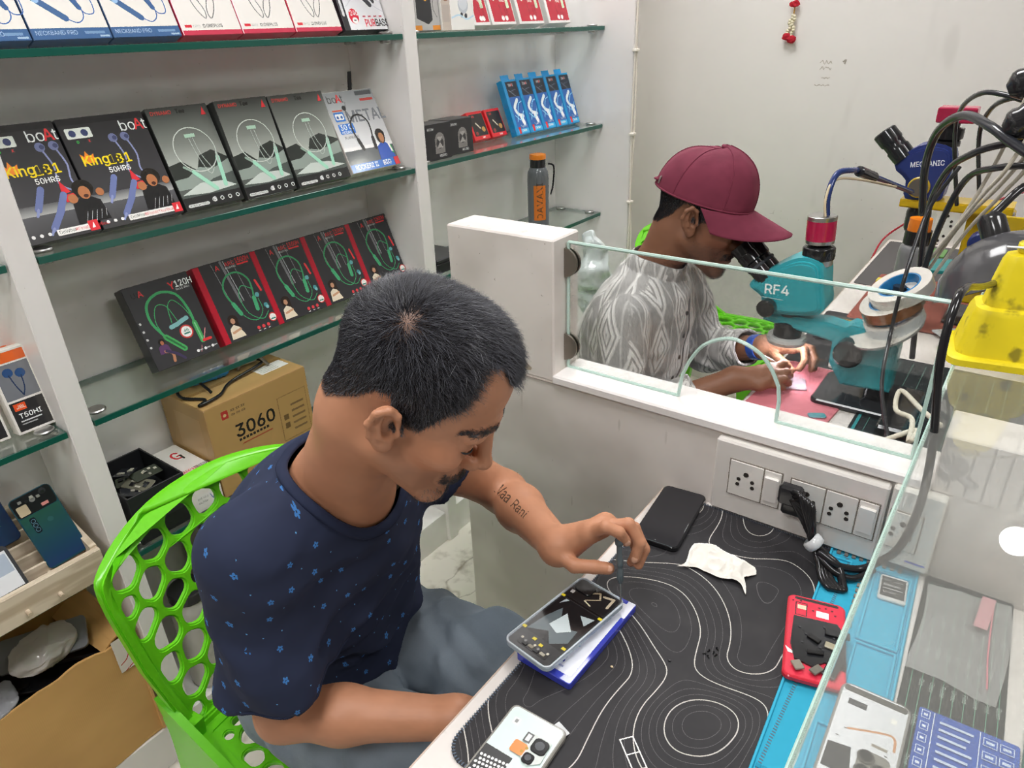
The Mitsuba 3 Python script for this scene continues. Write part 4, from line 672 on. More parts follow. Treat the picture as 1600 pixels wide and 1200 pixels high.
# screws and specks on the mat
r = random.Random(5)
for i, (x, y) in enumerate([(1102, 1022), (1108, 1017), (1115, 1020), (1120, 1014), (1119, 1024), (1106, 1026)]):
    k = thing('small_screw', 'tiny black screw in the little cluster on the contour mat', 'screw', 'tiny black screws on the mat'); o = pix(x, y, z=MZ); a = r.uniform(0, 6); d = V(math.cos(a), math.sin(a), 0)
    body(k, cat(cyl(o + V(0, 0, .0012), o + V(0, 0, .0012) + d * .0035, .0007, 8), cyl(o + V(0, 0, .0012) - d * .001, o + V(0, 0, .0012), .0013, 10)), 'gloss', color='#17181a')
for x, y, c in ((1046, 1033, '#3a3a3c'), (956, 1043, '#d8c4a4')):
    k = thing('loose_screw', ('dark' if c == '#3a3a3c' else 'pale brass') + ' loose screw lying alone on the contour mat', 'screw'); o = pix(x, y, z=MZ); body(k, ball(o + V(0, 0, .0014), (.0022, .0016, .0014), 1), 'gloss', smooth=True, color=c)
# blue silicone mat
k = thing('silicone_mat', 'sky blue silicone repair mat with trays and grids under the red phone', 'mat')
M = RZ((-.0595, .735, DK + .0004), 3.2) ; W_, L_ = .122, .52
body(k, tf(slab(W_, L_, .003, .006, .0008), M), 'matte', color='#2f9fbe')
def rim(x0, y0, x1, y1, t=.003): return cat(bx(x0, y0, .003, x1, y0 + t, .0065, .0008), bx(x0, y1 - t, .003, x1, y1, .0065, .0008), bx(x0, y0 + t, .003, x0 + t, y1 - t, .0065, .0008), bx(x1 - t, y0 + t, .003, x1, y1 - t, .0065, .0008))
for (x0, y0, x1, y1) in ((-.060, -.259, .060, .259), (.004, .07, .054, .225), (.004, -.08, .054, .066), (-.054, .168, -.026, .225), (-.012, -.255, .054, -.085)): add('raised_rim', tf(rim(x0, y0, x1, y1), M), 'matte', k, color='#3aaccb')
for i in range(10): add('slot', tf(bev(.008, .0075, .0025, .0004, (-.008, .09 + i * .0125, .003)), M), 'matte', k, color='#7f7a72')
for i in range(9): add('slot', tf(bev(.0055, .010, .0025, .0004, (-.048 + i * .0105, .240, .003)), M), 'matte', k, color='#6d6a66')
for i in range(6): add('rib', tf(bx(.012 + i * .006, -.072, .003, .0145 + i * .006, -.052, .006, .0005), M), 'matte', k, color='#3aaccb')
for a in range(9):
    for b in range(6): add('cell', tf(bev(.0055, .0055, .0012, .0003, (-.052 + b * .0065, -.245 + a * .0085, .003)), M), 'matte', k, color='#2488a6')
p = Print()
for i in range(16): p.rect(.0555, -.25 + i * .03, .0585, -.2485 + i * .03, '#1f6f8a')
p.put(k, M @ RZ((0, 0, .0032)))
# red phone body
k = thing('red_phone', 'bright red phone shell with loose black boards lying on the blue silicone mat', 'phone')
M = F((-.1005, .764, DK + .0155), (.975, .245, -.02), (-.245, .975, .0)); phone(k, M, .074, .150, .008, '#c92b3c', 'gloss', .010)
p = Print(); p.rect(-.034, -.072, .034, .072, '#d8344a', .007); p.rect(-.028, .066, .028, .071, '#3a2f2f', .002); p.rect(.0, .04, .016, .052, '#efe9e6'); p.rect(-.024, .048, -.012, .056, '#d9cdb0'); p.line([(-.026, .06), (-.012, .06), (-.012, .036), (-.026, .036), (-.026, .06)], .0012, '#3b2328', 1)
for x, y in ((-.03, .062), (-.02, .064), (.02, .058), (.024, .05), (.012, .06), (-.004, .05), (.004, .058)): p.circ(x, y, .0014, '#58202a')
p.poly([(-.03, -.03), (-.036, -.026), (-.032, -.036), (-.02, -.038)], '#eee8e6'); p.put(k, M)
bd = Polygon([(-.028, .03), (.026, .032), (.036, .015), (.036, -.045), (.012, -.04), (-.002, -.052), (-.024, -.046), (-.03, -.02)])
add('black_board', tf(ext(bd, .0025, .0006), M), 'gloss', k, color='#232427', label='black plastic board cover')
for i, (x, y, w, h, c) in enumerate(((-.002, -.006, .016, .008, '#0f0f11'), (.018, -.012, .014, .010, '#9c957d'), (.0, -.03, .02, .006, '#1a1a1c'), (-.02, -.058, .012, .014, '#8b8478'), (.002, -.058, .016, .010, '#6f6c64'), (.02, -.05, .03, .016, '#2c2d30'), (.026, .012, .012, .03, '#1c1d20'))):
    add('loose_part', tf(bev(w, h, .003, .0006, (0, 0, 0)), M @ RZ((x, y, .0034), 20 * i - 30)), 'gloss', k, color=c)
for x, y in ((-.02, .01), (-.012, .0), (.01, .02), (.022, .004), (-.016, -.016), (.006, -.018)): add('screw_post', tf(cyl((x, y, .003), (x, y, .0042), .0016, 8), M), 'gloss', k, 40, '#3d3e42')
# battery
k = thing('phone_battery', 'small black and silver phone battery in the tray of the blue silicone mat', 'battery')
M = F((-.0375, .927, DK + .0085), (.99, .10, 0), (-.10, .99, 0)); phone(k, M, .036, .054, .0048, '#c5c7c6', r=.003); p = Print(); p.rect(-.0155, -.021, .0155, .022, '#2a2b2d'); p.text('SAMSUNG', -.013, .0025, .0042, '#e6e6e6', wide=.75); p.rect(-.013, -.004, .013, -.0028, '#d0d0d0'); p.text('Li-ion', -.012, -.013, .004, '#e0e0e0'); p.rect(-.013, .013, -.004, .018, '#5b5d5f'); p.rect(.0, .014, .012, .015, '#9a9a9a'); p.put(k, M)
# shortcut mat, zip bag, white phone, blue card
k = thing('shortcut_mat', 'black desk mat printed with rows of green ruled shortcut notes under the glass counter', 'mat')
M = RZ((.0565, .80, DK + .0004), 2); body(k, tf(slab(.108, .395, .0025, .012, .0005), M), 'matte', color='#1f2425')
p = Print()
for i in range(9): p.line([(-.045 + i * .0115, -.19), (-.045 + i * .0115, .18)], .0008, '#5f9c7e')
words = ['Cut', 'Copy', 'Paste', 'Undo', 'Find', 'Save', 'Print', 'Open', 'Ctrl']
for i in range(8):
    for j in range(6): p.text(words[(i + 3 * j) % 9], -.036 + i * .0115, .165 - j * .06, .0052, '#aebdb5', rot=-90)
p.put(k, M @ RZ((0, 0, .0025)))
k = thing('zip_bag', 'clear zip bag with a pink seal strip lying on the black shortcut mat', 'plastic bag')
bagf = lambda u, v: (lambda x, y: np.stack([x, y, DK + .004 + .012 * meshkit.fbm(np.stack([x * 25, y * 25, 0 * x], -1), 3, 9)], -1))(.0 + .10 * u + .022 * v * (1 - u) * 0 + .006 * np.sin(v * 3), .79 + .175 * v - .02 * u * (1 - v) + .012 * u)
body(k, sheet(bagf, 24, 30), 'filmbag', smooth=True)
add('seal_strip', tube([(.088, .796, DK + .0165), (.083, .86, DK + .0165), (.080, .965, DK + .0165)], .0011, 6), 'gloss', k, True, '#d98490'); add('label_tab', trimesh.Trimesh([(.062, .90, DK + .0175), (.078, .90, DK + .0175), (.082, .968, DK + .0175), (.066, .968, DK + .0175)], [(0, 1, 2), (0, 2, 3)], process=False), 'print', k, color='#c9949a')
k = thing('white_phone_back', 'white phone back shell with black camera rings and an orange flex at bottom right', 'phone part')
M = F((-.0145, .637, DK + .0165), (.995, .02, 0), (-.02, .995, 0)); phone(k, M, .076, .160, .009, '#8b8985', r=.012)
p = Print(); p.rect(-.035, -.077, .035, .077, '#d3d5d8', .010); p.rect(-.034, .066, .034, .075, '#4f4d49', .003); p.rect(-.026, .047, -.006, .056, '#3b3c3f'); p.rect(.02, .045, .026, .052, '#eceae0'); p.line([(-.018, .012), (.018, .026), (.028, .024), (.030, .008)], .0028, '#bf8a62'); p.rect(.008, .002, .024, .006, '#8d8678')
for x, y in ((-.022, .01), (-.028, -.004), (.022, -.004), (.012, -.008)): p.rect(x, y, x + .003, y + .0015, '#6a6a6a')
p.poly([(-.033, -.016), (-.01, -.012), (-.004, -.05), (-.033, -.05)], '#2c2d30'); p.rect(-.002, -.06, .03, -.006, '#7d7b74', .008); p.put(k, M)
for x, y, w in ((.006, -.016, .009), (.021, -.028, .009), (.006, -.036, .009), (.02, -.05, .009)): add('camera_ring', tf(cyl((x, y, .0006), (x, y, .003), w, 20, c=.0008), M), 'gloss', k, 40, '#55534f'); add('camera_lens', tf(cyl((x, y, .003), (x, y, .0034), w * .78, 20), M), 'gloss', k, 40, '#17181b')
k = thing('blue_stencil_card', 'blue stencil card with white printed tables at the bottom right of the desk', 'card')
M = RZ((.0815, .640, DK + .0034), 2); body(k, tf(slab(.10, .20, .0014, .003, .0003), M), 'gloss', color='#2b52a8')
p = Print(); 
for i in range(9): p.rect(-.047, .085 - i * .018, -.038, .097 - i * .018, '#dbe4f2'); p.rect(-.0462, .0858 - i * .018, -.0388, .0962 - i * .018, '#2b52a8'); p.rect(-.0445, .089 - i * .018, -.0405, .0925 - i * .018, '#dbe4f2')
p.line([(-.034, -.09), (-.034, .097)], .001, '#dbe4f2'); p.line([(.012, -.09), (.012, .097)], .001, '#dbe4f2')
for i in range(7):
    p.rect(-.028, .085 - i * .011, .006 - .003 * (i % 3), .0885 - i * .011, '#c3d0e8')
    for j in range(2): p.rect(.015 + j * .016, .08 - i * .02, .029 + j * .016, .092 - i * .02, '#c3d0e8'); p.rect(.016 + j * .016, .081 - i * .02, .028 + j * .016, .091 - i * .02, '#2b52a8'); p.rect(.018 + j * .016, .084 - i * .02, .026 + j * .016, .088 - i * .02, '#c3d0e8')
p.text('23', -.02, -.012, .012, '#dbe4f2', True); p.put(k, M @ RZ((0, 0, .0014)))
# ---------------------------------------------------------------- green plastic chairs
def web(region, cell, t, seed, r_=.5):            # moulded web: rounded cells cut from the region
    from scipy.spatial import Voronoi
    g = np.random.default_rng(seed); x0, y0, x1, y1 = region.bounds; P = []
    for i, y in enumerate(np.arange(y0 - cell * 2, y1 + cell * 2, cell * .80)):
        for x in np.arange(x0 - cell * 2, x1 + cell * 2, cell): P.append((x + (i % 2) * cell / 2 + g.uniform(-.15, .15) * cell, y + g.uniform(-.15, .15) * cell))
    vr = Voronoi(P); holes = []
    for reg in vr.regions:
        if reg and -1 not in reg:
            c = Polygon(vr.vertices[reg]).intersection(region).buffer(-t / 2)
            if c.area > cell * cell * .06:
                rr = min(cell * .32, math.sqrt(c.area) * .36); c2 = c.buffer(-rr).buffer(rr, 4); c = c2 if c2.area > .3 * c.area else c
                holes.append(c)
    return region.buffer(t * .8, 4).difference(unary_union(holes))
def bend(m, fn): m = m.subdivide_to_size(.03) if False else m; v = fn(m.vertices); return trimesh.Trimesh(v, m.faces, process=False)
def soft_extrude(poly, t, b):                     # extrusion with chamfered edges
    return cat(ext(poly.buffer(-b, 2), t), ext(poly, t - 2 * b, b))
def make_chair(o, rot, label):
    k = thing('green_plastic_chair', label, 'chair', None); M = RZ(o, rot); SZ = .435
    back = Polygon(np.vstack([[(-.185, 0), (.185, 0)], spline([(.215, .18), (.222, .33), (.195, .368), (.10, .392), (0, .398), (-.10, .392), (-.195, .368), (-.222, .33), (-.215, .18)], 4)]))
    inner = back.buffer(-.018)
    def bb(v): return np.c_[-.205 - .10 * (v[:, 1] / .4) ** 1.15 + 1.1 * v[:, 0] ** 2 * (.4 + .6 * v[:, 1] / .4) - v[:, 2], v[:, 0], SZ + .005 + v[:, 1] * .965]
    w = web(inner, .062, .0105, 4); ring_b = back.difference(inner.buffer(.001))
    add('backrest', tf(bend(soft_extrude(w, .011, .0025), bb), M), 'lime', k, 35)
    add('back_frame', tf(bend(soft_extrude(Polygon(back.exterior).difference(back.buffer(-.021)), .022, .004), lambda v: bb(v - [0, 0, .005])), M), 'lime', k, 35)
    seat = Polygon(np.vstack([spline([(-.195, -.185), (-.05, -.215), (.12, -.225), (.20, -.20), (.225, -.10), (.23, 0), (.225, .10), (.20, .20), (.12, .225), (-.05, .215), (-.195, .185)], 4)]))
    sb = lambda v: np.c_[v[:, 0], v[:, 1], SZ + v[:, 2] - .010 * np.exp(-((v[:, 0] + .02) ** 2 + v[:, 1] ** 2) / .02) + .006 * (v[:, 0] > .1) * 0 - .8 * np.maximum(v[:, 0] - .16, 0) ** 1.4]
    add('seat', tf(bend(soft_extrude(web(seat.buffer(-.028), .058, .011, 9), .011, .0025), sb), M), 'lime', k, 35)
    add('seat_rim', tf(bend(soft_extrude(seat.difference(seat.buffer(-.030)), .030, .005), lambda v: sb(v - [0, 0, .016])), M), 'lime', k, 35)
    for sx in (-1, 1):
        for sy in (-1, 1):
            if sx < 0: P = [(-.205, sy * .192, SZ + .05), (-.206, sy * .193, SZ - .02), (-.215, sy * .205, .2), (-.245, sy * .222, 0)]
            else: P = [(.165, sy * .195, SZ + .008), (.185, sy * .20, SZ - .06), (.205, sy * .208, .2), (.225, sy * .215, 0)]
            q = spline(P, 5); hh = []
            for i, c in enumerate(q):
                f_ = i / (len(q) - 1); a, b_ = (.030 - .012 * f_, .024 - .008 * f_)
                hh.append([(c[0] - a, c[1] - sy * b_, c[2]), (c[0] + a, c[1] - sy * b_, c[2]), (c[0] + a, c[1] + sy * b_ * .4, c[2]), (c[0] - a, c[1] + sy * b_ * .4, c[2])])
            add('leg', tf(cat(*[hull(np.vstack([hh[i], hh[i + 1]])) for i in range(len(hh) - 1)]), M), 'lime', k, 30)
    for sy in (-1, 1): add('side_gusset', tf(hull([(-.20, sy * .19, SZ + .06), (-.20, sy * .206, SZ + .06), (-.20, sy * .19, SZ - .06), (-.20, sy * .206, SZ - .06), (-.06, sy * .197, SZ + .004), (-.06, sy * .212, SZ + .004), (-.08, sy * .197, SZ - .03), (-.08, sy * .212, SZ - .03), (-.235, sy * .19, SZ + .1), (-.235, sy * .204, SZ + .1)]), M), 'lime', k)
    return k
make_chair((-.775, .515, 0), 8, 'lime green plastic web chair holding the seated man in the navy shirt')
make_chair((-.83, 1.47, 0), 4, 'lime green plastic chair under the man in the maroon cap')
make_chair((-.855, 2.43, 0), -3, 'empty lime green plastic chair by the back wall behind the capped man')
# ---------------------------------------------------------------- people: smooth bodies from blended distance fields
def snets(sdf, lo, hi, h):
    lo = np.asarray(lo, float); nb = np.ceil((np.asarray(hi) - lo) / (4 * h)).astype(int) + 1; n = nb * 4
    c = np.stack(np.meshgrid(*[(np.arange(k) * 4 + 1.5) * h for k in nb], indexing='ij'), -1).reshape(-1, 3) + lo
    C = sdf(c).reshape(nb); Fd = np.repeat(np.repeat(np.repeat(C, 4, 0), 4, 1), 4, 2).astype(np.float32)
    b = np.argwhere(np.abs(C) < 7.5 * h); o = np.stack(np.meshgrid(*[np.arange(4)] * 3, indexing='ij'), -1).reshape(-1, 3)
    ix = (b[:, None] * 4 + o[None]).reshape(-1, 3)
    for s in range(0, len(ix), 400000):
        q = ix[s:s + 400000]; Fd[q[:, 0], q[:, 1], q[:, 2]] = sdf(q * h + lo)
    S = Fd < 0; cnt = np.zeros(n - 1, np.uint8)
    sl = lambda d, k: slice(d, k - 1 + d)
    for d in np.ndindex(2, 2, 2): cnt += S[sl(d[0], n[0]), sl(d[1], n[1]), sl(d[2], n[2])]
    A = np.argwhere((cnt > 0) & (cnt < 8)); idx = np.full(n - 1, -1, np.int32); idx[A[:, 0], A[:, 1], A[:, 2]] = np.arange(len(A))
    vs, wt = np.zeros((len(A), 3)), np.zeros(len(A)); g = lambda d: Fd[A[:, 0] + d[0], A[:, 1] + d[1], A[:, 2] + d[2]].astype(float)
    for ax in range(3):
        for u in np.ndindex(2, 2):
            d0 = np.insert(np.array(u), ax, 0); d1 = np.insert(np.array(u), ax, 1); a, e = g(d0), g(d1); m = (a < 0) != (e < 0)
            t = np.where(m, a / np.where(m, a - e, 1), 0); vs += m[:, None] * (d0 + t[:, None] * (d1 - d0)); wt += m
    V_ = (A + vs / wt[:, None]) * h + lo; quads = []
    for ax in range(3):
        o1, o2 = [(1, 2), (2, 0), (0, 1)][ax]; a = [slice(None)] * 3; e = [slice(None)] * 3; a[ax], e[ax] = slice(0, -1), slice(1, None)
        E = np.argwhere(S[tuple(a)] != S[tuple(e)]); E = E[(E[:, o1] > 0) & (E[:, o2] > 0) & (E[:, o1] < n[o1] - 1) & (E[:, o2] < n[o2] - 1)]
        def cell(i, j): q = E.copy(); q[:, o1] -= i; q[:, o2] -= j; return idx[q[:, 0], q[:, 1], q[:, 2]]
        Q = np.stack([cell(1, 1), cell(0, 1), cell(0, 0), cell(1, 0)], 1); fl = ~S[E[:, 0], E[:, 1], E[:, 2]]; Q[fl] = Q[fl][:, ::-1]; quads.append(Q)
    Q = np.vstack(quads); Q = Q[(Q >= 0).all(1)]
    return trimesh.Trimesh(V_, np.vstack([Q[:, [0, 1, 2]], Q[:, [0, 2, 3]]]), process=False)
def smin(a, b, k): hh = np.clip(.5 + .5 * (b - a) / k, 0, 1); return b * (1 - hh) + a * hh - k * hh * (1 - hh)
def smax(a, b, k): return -smin(-a, -b, k)
def rc(p, a, b, ra, rb):
    a, b = V(*a), V(*b); ab = b - a; hh = np.clip((p - a) @ ab / (ab @ ab), 0, 1); return np.linalg.norm(p - a - hh[:, None] * ab, axis=1) - (ra + (rb - ra) * hh)
def chain(p, pts, rs, k=.01):
    d = None
    for i in range(len(pts) - 1):
        e = rc(p, pts[i], pts[i + 1], rs[i], rs[i + 1]); d = e if d is None else smin(d, e, k)
    return d
def ell(p, c, r, M=None):
    q = p - V(*c)
    if M is not None: q = q @ M
    r = V(*r); k0 = np.linalg.norm(q / r, axis=1); k1 = np.linalg.norm(q / r ** 2, axis=1); return k0 * (k0 - 1) / np.maximum(k1, 1e-9)
def trunk(p, L, st):                              # stations (centre, half width, half depth) along a spine; L = sideways axis
    best = None
    for (a, wa, da), (b, wb, db) in zip(st[:-1], st[1:]):
        a, b = V(*a), V(*b); ab = b - a; hh = np.clip((p - a) @ ab / (ab @ ab), 0, 1); q = p - a - hh[:, None] * ab; w, dd = wa + (wb - wa) * hh, da + (db - da) * hh
        lat = q @ L; oth = np.sqrt(np.maximum((q * q).sum(1) - lat * lat, 0)); k0 = np.sqrt((lat / w) ** 2 + (oth / dd) ** 2); k1 = np.sqrt((lat / w ** 2) ** 2 + (oth / dd ** 2) ** 2)
        d = np.where(k0 < .2, -(1 - k0) * np.minimum(w, dd), k0 * (k0 - 1) / np.maximum(k1, 1e-9)); best = d if best is None else smin(best, d, .03)
    return best
def headframe(c, yaw, pitch, roll, s=1.0):
    y, p, r = map(math.radians, (yaw, pitch, roll)); fw = V(math.cos(y) * math.cos(p), math.sin(y) * math.cos(p), -math.sin(p)); le = V(-math.sin(y), math.cos(y), 0); up = np.cross(fw, le)
    le2 = le * math.cos(r) + up * math.sin(r); M = np.eye(4); M[:3, 0], M[:3, 1], M[:3, 2], M[:3, 3] = fw, le2, np.cross(fw, le2), c; M[:3, :3] *= s; return M
def loc(p, M): return (p - M[:3, 3]) @ M[:3, :3] / (M[:3, 0] @ M[:3, 0])
def head_sdf(q, slim=0.0):                        # q: x forward, y left, z up from between the ears
    s = q.copy(); s[:, 1] = np.abs(s[:, 1])
    d = ell(s, (-.010, 0, .052), (.094, .0755, .081))
    d = smin(d, ell(s, (.030, 0, .062), (.058, .062, .066)), .03)
    d = smin(d, ell(s, (.040, 0, -.012), (.052, .058, .080)), .03)
    d = smin(d, rc(s, (.000, .052, -.042), (.074, .014, -.094), .019, .016), .025)
    d = smin(d, rc(s, (.03, 0, -.075), (.078, 0, -.092), .024, .017), .02)
    d = smin(d, ell(s, (.083, 0, -.097), (.014, .019, .014)), .014)
    d = smin(d, ell(s, (.060, .046, -.012), (.026, .021, .018)), .018)
    d = smin(d, rc(s, (.0825, .040, .029), (.0915, .008, .033), .010, .0095), .014)
    d = smax(d, -ell(s, (.099, .032, .010), (.020, .018, .0135)), .012)
    d = smin(d, ell(s, (.074, .032, .0105), (.0155, .0165, .0135)), .004)          # lidded eyeball
    d = smin(d, rc(s, (.094, 0, .022), (.112, 0, -.020), .0068, .0095), .009)
    d = smin(d, ell(s, (.1135, 0, -.024), (.012, .0115, .010)), .006)
    d = smin(d, ell(s, (.101, .0125, -.028), (.0115, .0075, .0085)), .005)
    d = smax(d, -ell(s, (.106, .0065, -.0345), (.006, .0035, .004)), .003)
    d = smin(d, ell(s, (.086, 0, -.056), (.018, .028, .020)), .012)                   # muzzle
    d = smin(d, rc(s, (.1000, 0, -.0545), (.088, .022, -.0585), .0062, .0035), .005)
    d = smin(d, rc(s, (.0985, 0, -.0675), (.086, .020, -.0625), .0068, .0035), .005)
    d = smax(d, -rc(s, (.107, 0, -.0610), (.090, .024, -.0610), .0018, .0012), .003)
    e = s - V(.0, .0745, .002); t = math.radians(24); ex = e[:, 0] * math.cos(t) + e[:, 1] * -math.sin(t); ey = e[:, 0] * math.sin(t) + e[:, 1] * math.cos(t)
    t2 = math.radians(14); ax = ex * math.cos(t2) + e[:, 2] * math.sin(t2); az = -ex * math.sin(t2) + e[:, 2] * math.cos(t2); E = np.stack([-ax, ey, az], 1)   # x back, y out, z up
    r0 = ell(E, (.008, .003, .006), (.0185, .0065, .029)); r0 = smin(r0, ell(E, (.003, .003, -.022), (.0105, .0055, .011)), .008)
    r0 = smax(r0, -ell(E, (.004, .010, .006), (.0125, .0085, .020)), .004)
    hel = chain(E, [(-.007, .005, .010), (-.003, .009, .026), (.008, .010, .034), (.020, .010, .028), (.0255, .009, .012), (.021, .008, -.006), (.012, .007, -.018)], [.0030, .0036, .0040, .0040, .0036, .003, .003], .004)
    r0 = smin(r0, hel, .003); r0 = smin(r0, chain(E, [(.012, .007, .024), (.0145, .008, .010), (.010, .008, -.006), (.002, .008, -.012)], [.0022, .003, .003, .0022], .003), .003); r0 = smin(r0, ell(E, (-.009, .006, .0), (.004, .004, .007)), .004)
    return smin(d, r0, .005)
def hairline(q, th, zs):
    a = np.degrees(np.arctan2(np.abs(q[:, 1]), q[:, 0] + .005)); return q[:, 2] - np.interp(a, th, zs)
def sample(m, n, g, w=None):
    ar = m.area_faces * (1 if w is None else w); f = g.choice(len(ar), n, p=ar / ar.sum()); u = g.random((n, 2)); fl = u.sum(1) > 1; u[fl] = 1 - u[fl]; t = m.triangles[f]
    return t[:, 0] + u[:, :1] * (t[:, 1] - t[:, 0]) + u[:, 1:] * (t[:, 2] - t[:, 0]), m.face_normals[f]
def strands(p, n, d, length, r, lift, g, curl=.25):   # tapering hairs from roots p along tangent d
    N = len(p); d = d - n * (d * n).sum(1)[:, None]; d /= np.linalg.norm(d, axis=1)[:, None] + 1e-9; d = d + g.normal(0, curl, (N, 3)); d -= n * (d * n).sum(1)[:, None]; d /= np.linalg.norm(d, axis=1)[:, None] + 1e-9
    L = np.broadcast_to(length, (N,))[:, None]; lift = np.broadcast_to(lift, (N,))[:, None]
    P = [p - n * .0008, p + (d * .45 + n * lift * .55) * L * .55, p + (d * .95 + n * lift * .62) * L]; b = np.cross(d, n); rr = np.broadcast_to(r, (N,))[:, None]
    vs = []
    for k, s in ((0, 1.0), (1, .8)):
        for a in (0, 2.094, 4.189): vs.append(P[k] + (b * math.cos(a) + n * math.sin(a)) * rr * s)
    vs.append(P[2]); v = np.stack(vs, 1).reshape(-1, 3); base = np.array([(0, 1, 4), (0, 4, 3), (1, 2, 5), (1, 5, 4), (2, 0, 3), (2, 3, 5), (3, 4, 6), (4, 5, 6), (5, 3, 6)])
    return trimesh.Trimesh(v, (base[None] + 7 * np.arange(N)[:, None, None]).reshape(-1, 3), process=False)
def hand(p, wrist, palm, fingers):                # palm: four knuckles; fingers: joints and radii
    d = None
    for a in palm:
        e = rc(p, wrist, a, .021, .0125); d = e if d is None else smin(d, e, .012)
    for i in range(len(palm) - 1): d = smin(d, rc(p, palm[i], palm[i + 1], .0125, .0125), .01)
    for pts, r0 in fingers: d = smin(d, chain(p, pts, np.linspace(r0, r0 * .78, len(pts)), .003), .0045)
    return d
def tidy(m):
    ps = m.split(only_watertight=False); return trimesh.util.concatenate([x for x in ps if len(x.faces) > 300]) if len(ps) > 1 else m
def kill(m, k): m = trimesh.Trimesh(m.vertices, m.faces, process=False); m.update_faces(~k); m.remove_unreferenced_vertices(); return m
def rim_ids(m): e = np.sort(m.edges, axis=1); u, cn = np.unique(e, axis=0, return_counts=True); return np.unique(u[cn == 1])
def opencap(m, c, n_, r, h):                      # opens a sleeve at its flat end
    c, n_ = V(*c), unit(n_); t = m.triangles_center - c; return kill(m, (np.abs(t @ n_) < 1.3 * h) & (np.linalg.norm(t, axis=1) < r) & (m.face_normals @ n_ > .6))
def openhem(m, z): 
    m = kill(m, m.triangles_center[:, 2] < z); i = rim_ids(m); v = np.array(m.vertices); i = i[np.abs(v[i, 2] - z) < .012]; v[i, 2] = z; return trimesh.Trimesh(v, m.faces, process=False)
def openneck(m, c, n_, f_, a, b):                 # oval neck opening: half axes a forward, b sideways
    c, n_ = V(*c), unit(n_); f_ = unit(V(*f_) - n_ * (n_ @ V(*f_))); l_ = np.cross(n_, f_); E = lambda t: np.stack([(t @ f_) / a, (t @ l_) / b], 1)
    t = m.triangles_center - c; m = kill(m, (np.linalg.norm(E(t), axis=1) < 1) & (t @ n_ > -.07) & (t @ n_ < .12)); i = rim_ids(m); v = np.array(m.vertices); e = E(v[i] - c); r = np.linalg.norm(e, axis=1); q = (np.abs(r - 1) < .25) & (np.abs((v[i] - c) @ n_) < .12)
    e = e / r[:, None] - e; v[i[q]] += (e[q, :1] * a * f_ + e[q, 1:] * b * l_); return trimesh.Trimesh(v, m.faces, process=False)
def boundary_loop(m, c, reach):
    e = np.sort(m.edges, axis=1); u, cn = np.unique(e, axis=0, return_counts=True); u = u[cn == 1]; v = m.vertices; u = u[np.linalg.norm(v[u].mean(1) - V(*c), axis=1) < reach]; nb = {}
    for a, b in u: nb.setdefault(a, []).append(b); nb.setdefault(b, []).append(a)
    best = []
    left = set(nb)
    while left:
        s = left.pop(); path, prev, cur = [s], None, s
        while True:
            nx = [x for x in nb[cur] if x != prev and x in left]
            if not nx: break
            prev, cur = cur, nx[0]; left.discard(cur); path.append(cur)
        if len(path) > len(best): best = path
    P = np.array(v[best]); 
    for _ in range(6): P = (np.roll(P, 1, 0) + P * 2 + np.roll(P, -1, 0)) / 4
    return P
def rows(a, fr, seed): return meshkit.fbm(a * fr, 3, seed) - .5
mat('skin', rough=0.48, spec=0.42, sheen=0.1); mat('hair', '#232329', 0.42, spec=0.6); mat('hairtip', '#4b4c54', 0.4, spec=.6)
mat('denim', rough=0.85, spec=0.2, tex=lambda p, n, uv: rgbmix('#828e99', '#6a7681', smoothstep(.35, .7, fbm(p.x * 14, p.y * 14, p.z * 14, 3)) * .8 + .2 * noise(p.x * 900, p.y * 900, p.z * 900)), sheen=.3)
def flower_tex(p, n, uv):
    ax, ay = dr.abs(n.x), dr.abs(n.y); side = ay > ax; a = dr.select(side, p.x + p.z * .15, p.y + p.x * .3); b = p.z + dr.select(side, 0.37, 0.0) + p.x * .35
    out = mi.Float(0); dots = mi.Float(0)
    for s, (k, o) in enumerate(((27.0, 0.0), (27.0, .5))):
        u, v = a * k + o, b * k + o; iu, iv = dr.floor(u), dr.floor(v); j1, j2, j3 = mikit.cell_rand(iu, iv, 3 + s), mikit.cell_rand(iu, iv, 13 + s), mikit.cell_rand(iu, iv, 23 + s)
        x, y = (u - iu - .3 - .4 * j1) / k, (v - iv - .3 - .4 * j2) / k; r = dr.sqrt(x * x + y * y); t = dr.atan2(y, x) + j3 * 3
        if s == 0: out = dr.select((r < .0042 * (.45 + .55 * dr.abs(dr.cos(t * 2.5)))) & (r > .0008) & (j3 > .25), 1.0, out)
        else: dots = dr.select((r < .0009) & (j3 > .35), 1.0, dots)
    cl = rgbmix('#2a3149', '#242b40', fbm(p.x * 30, p.y * 30, p.z * 30, 2)); cl = mix(cl, mi.Color3f(*lin('#3f78b8')), out * .9); return mix(cl, mi.Color3f(*lin('#5fa0d0')), dots * .8)
mat('navy', rough=0.85, spec=0.25, sheen=0.35, tex=flower_tex); mat('navyrib', '#222940', 0.85, spec=.25, sheen=.3)
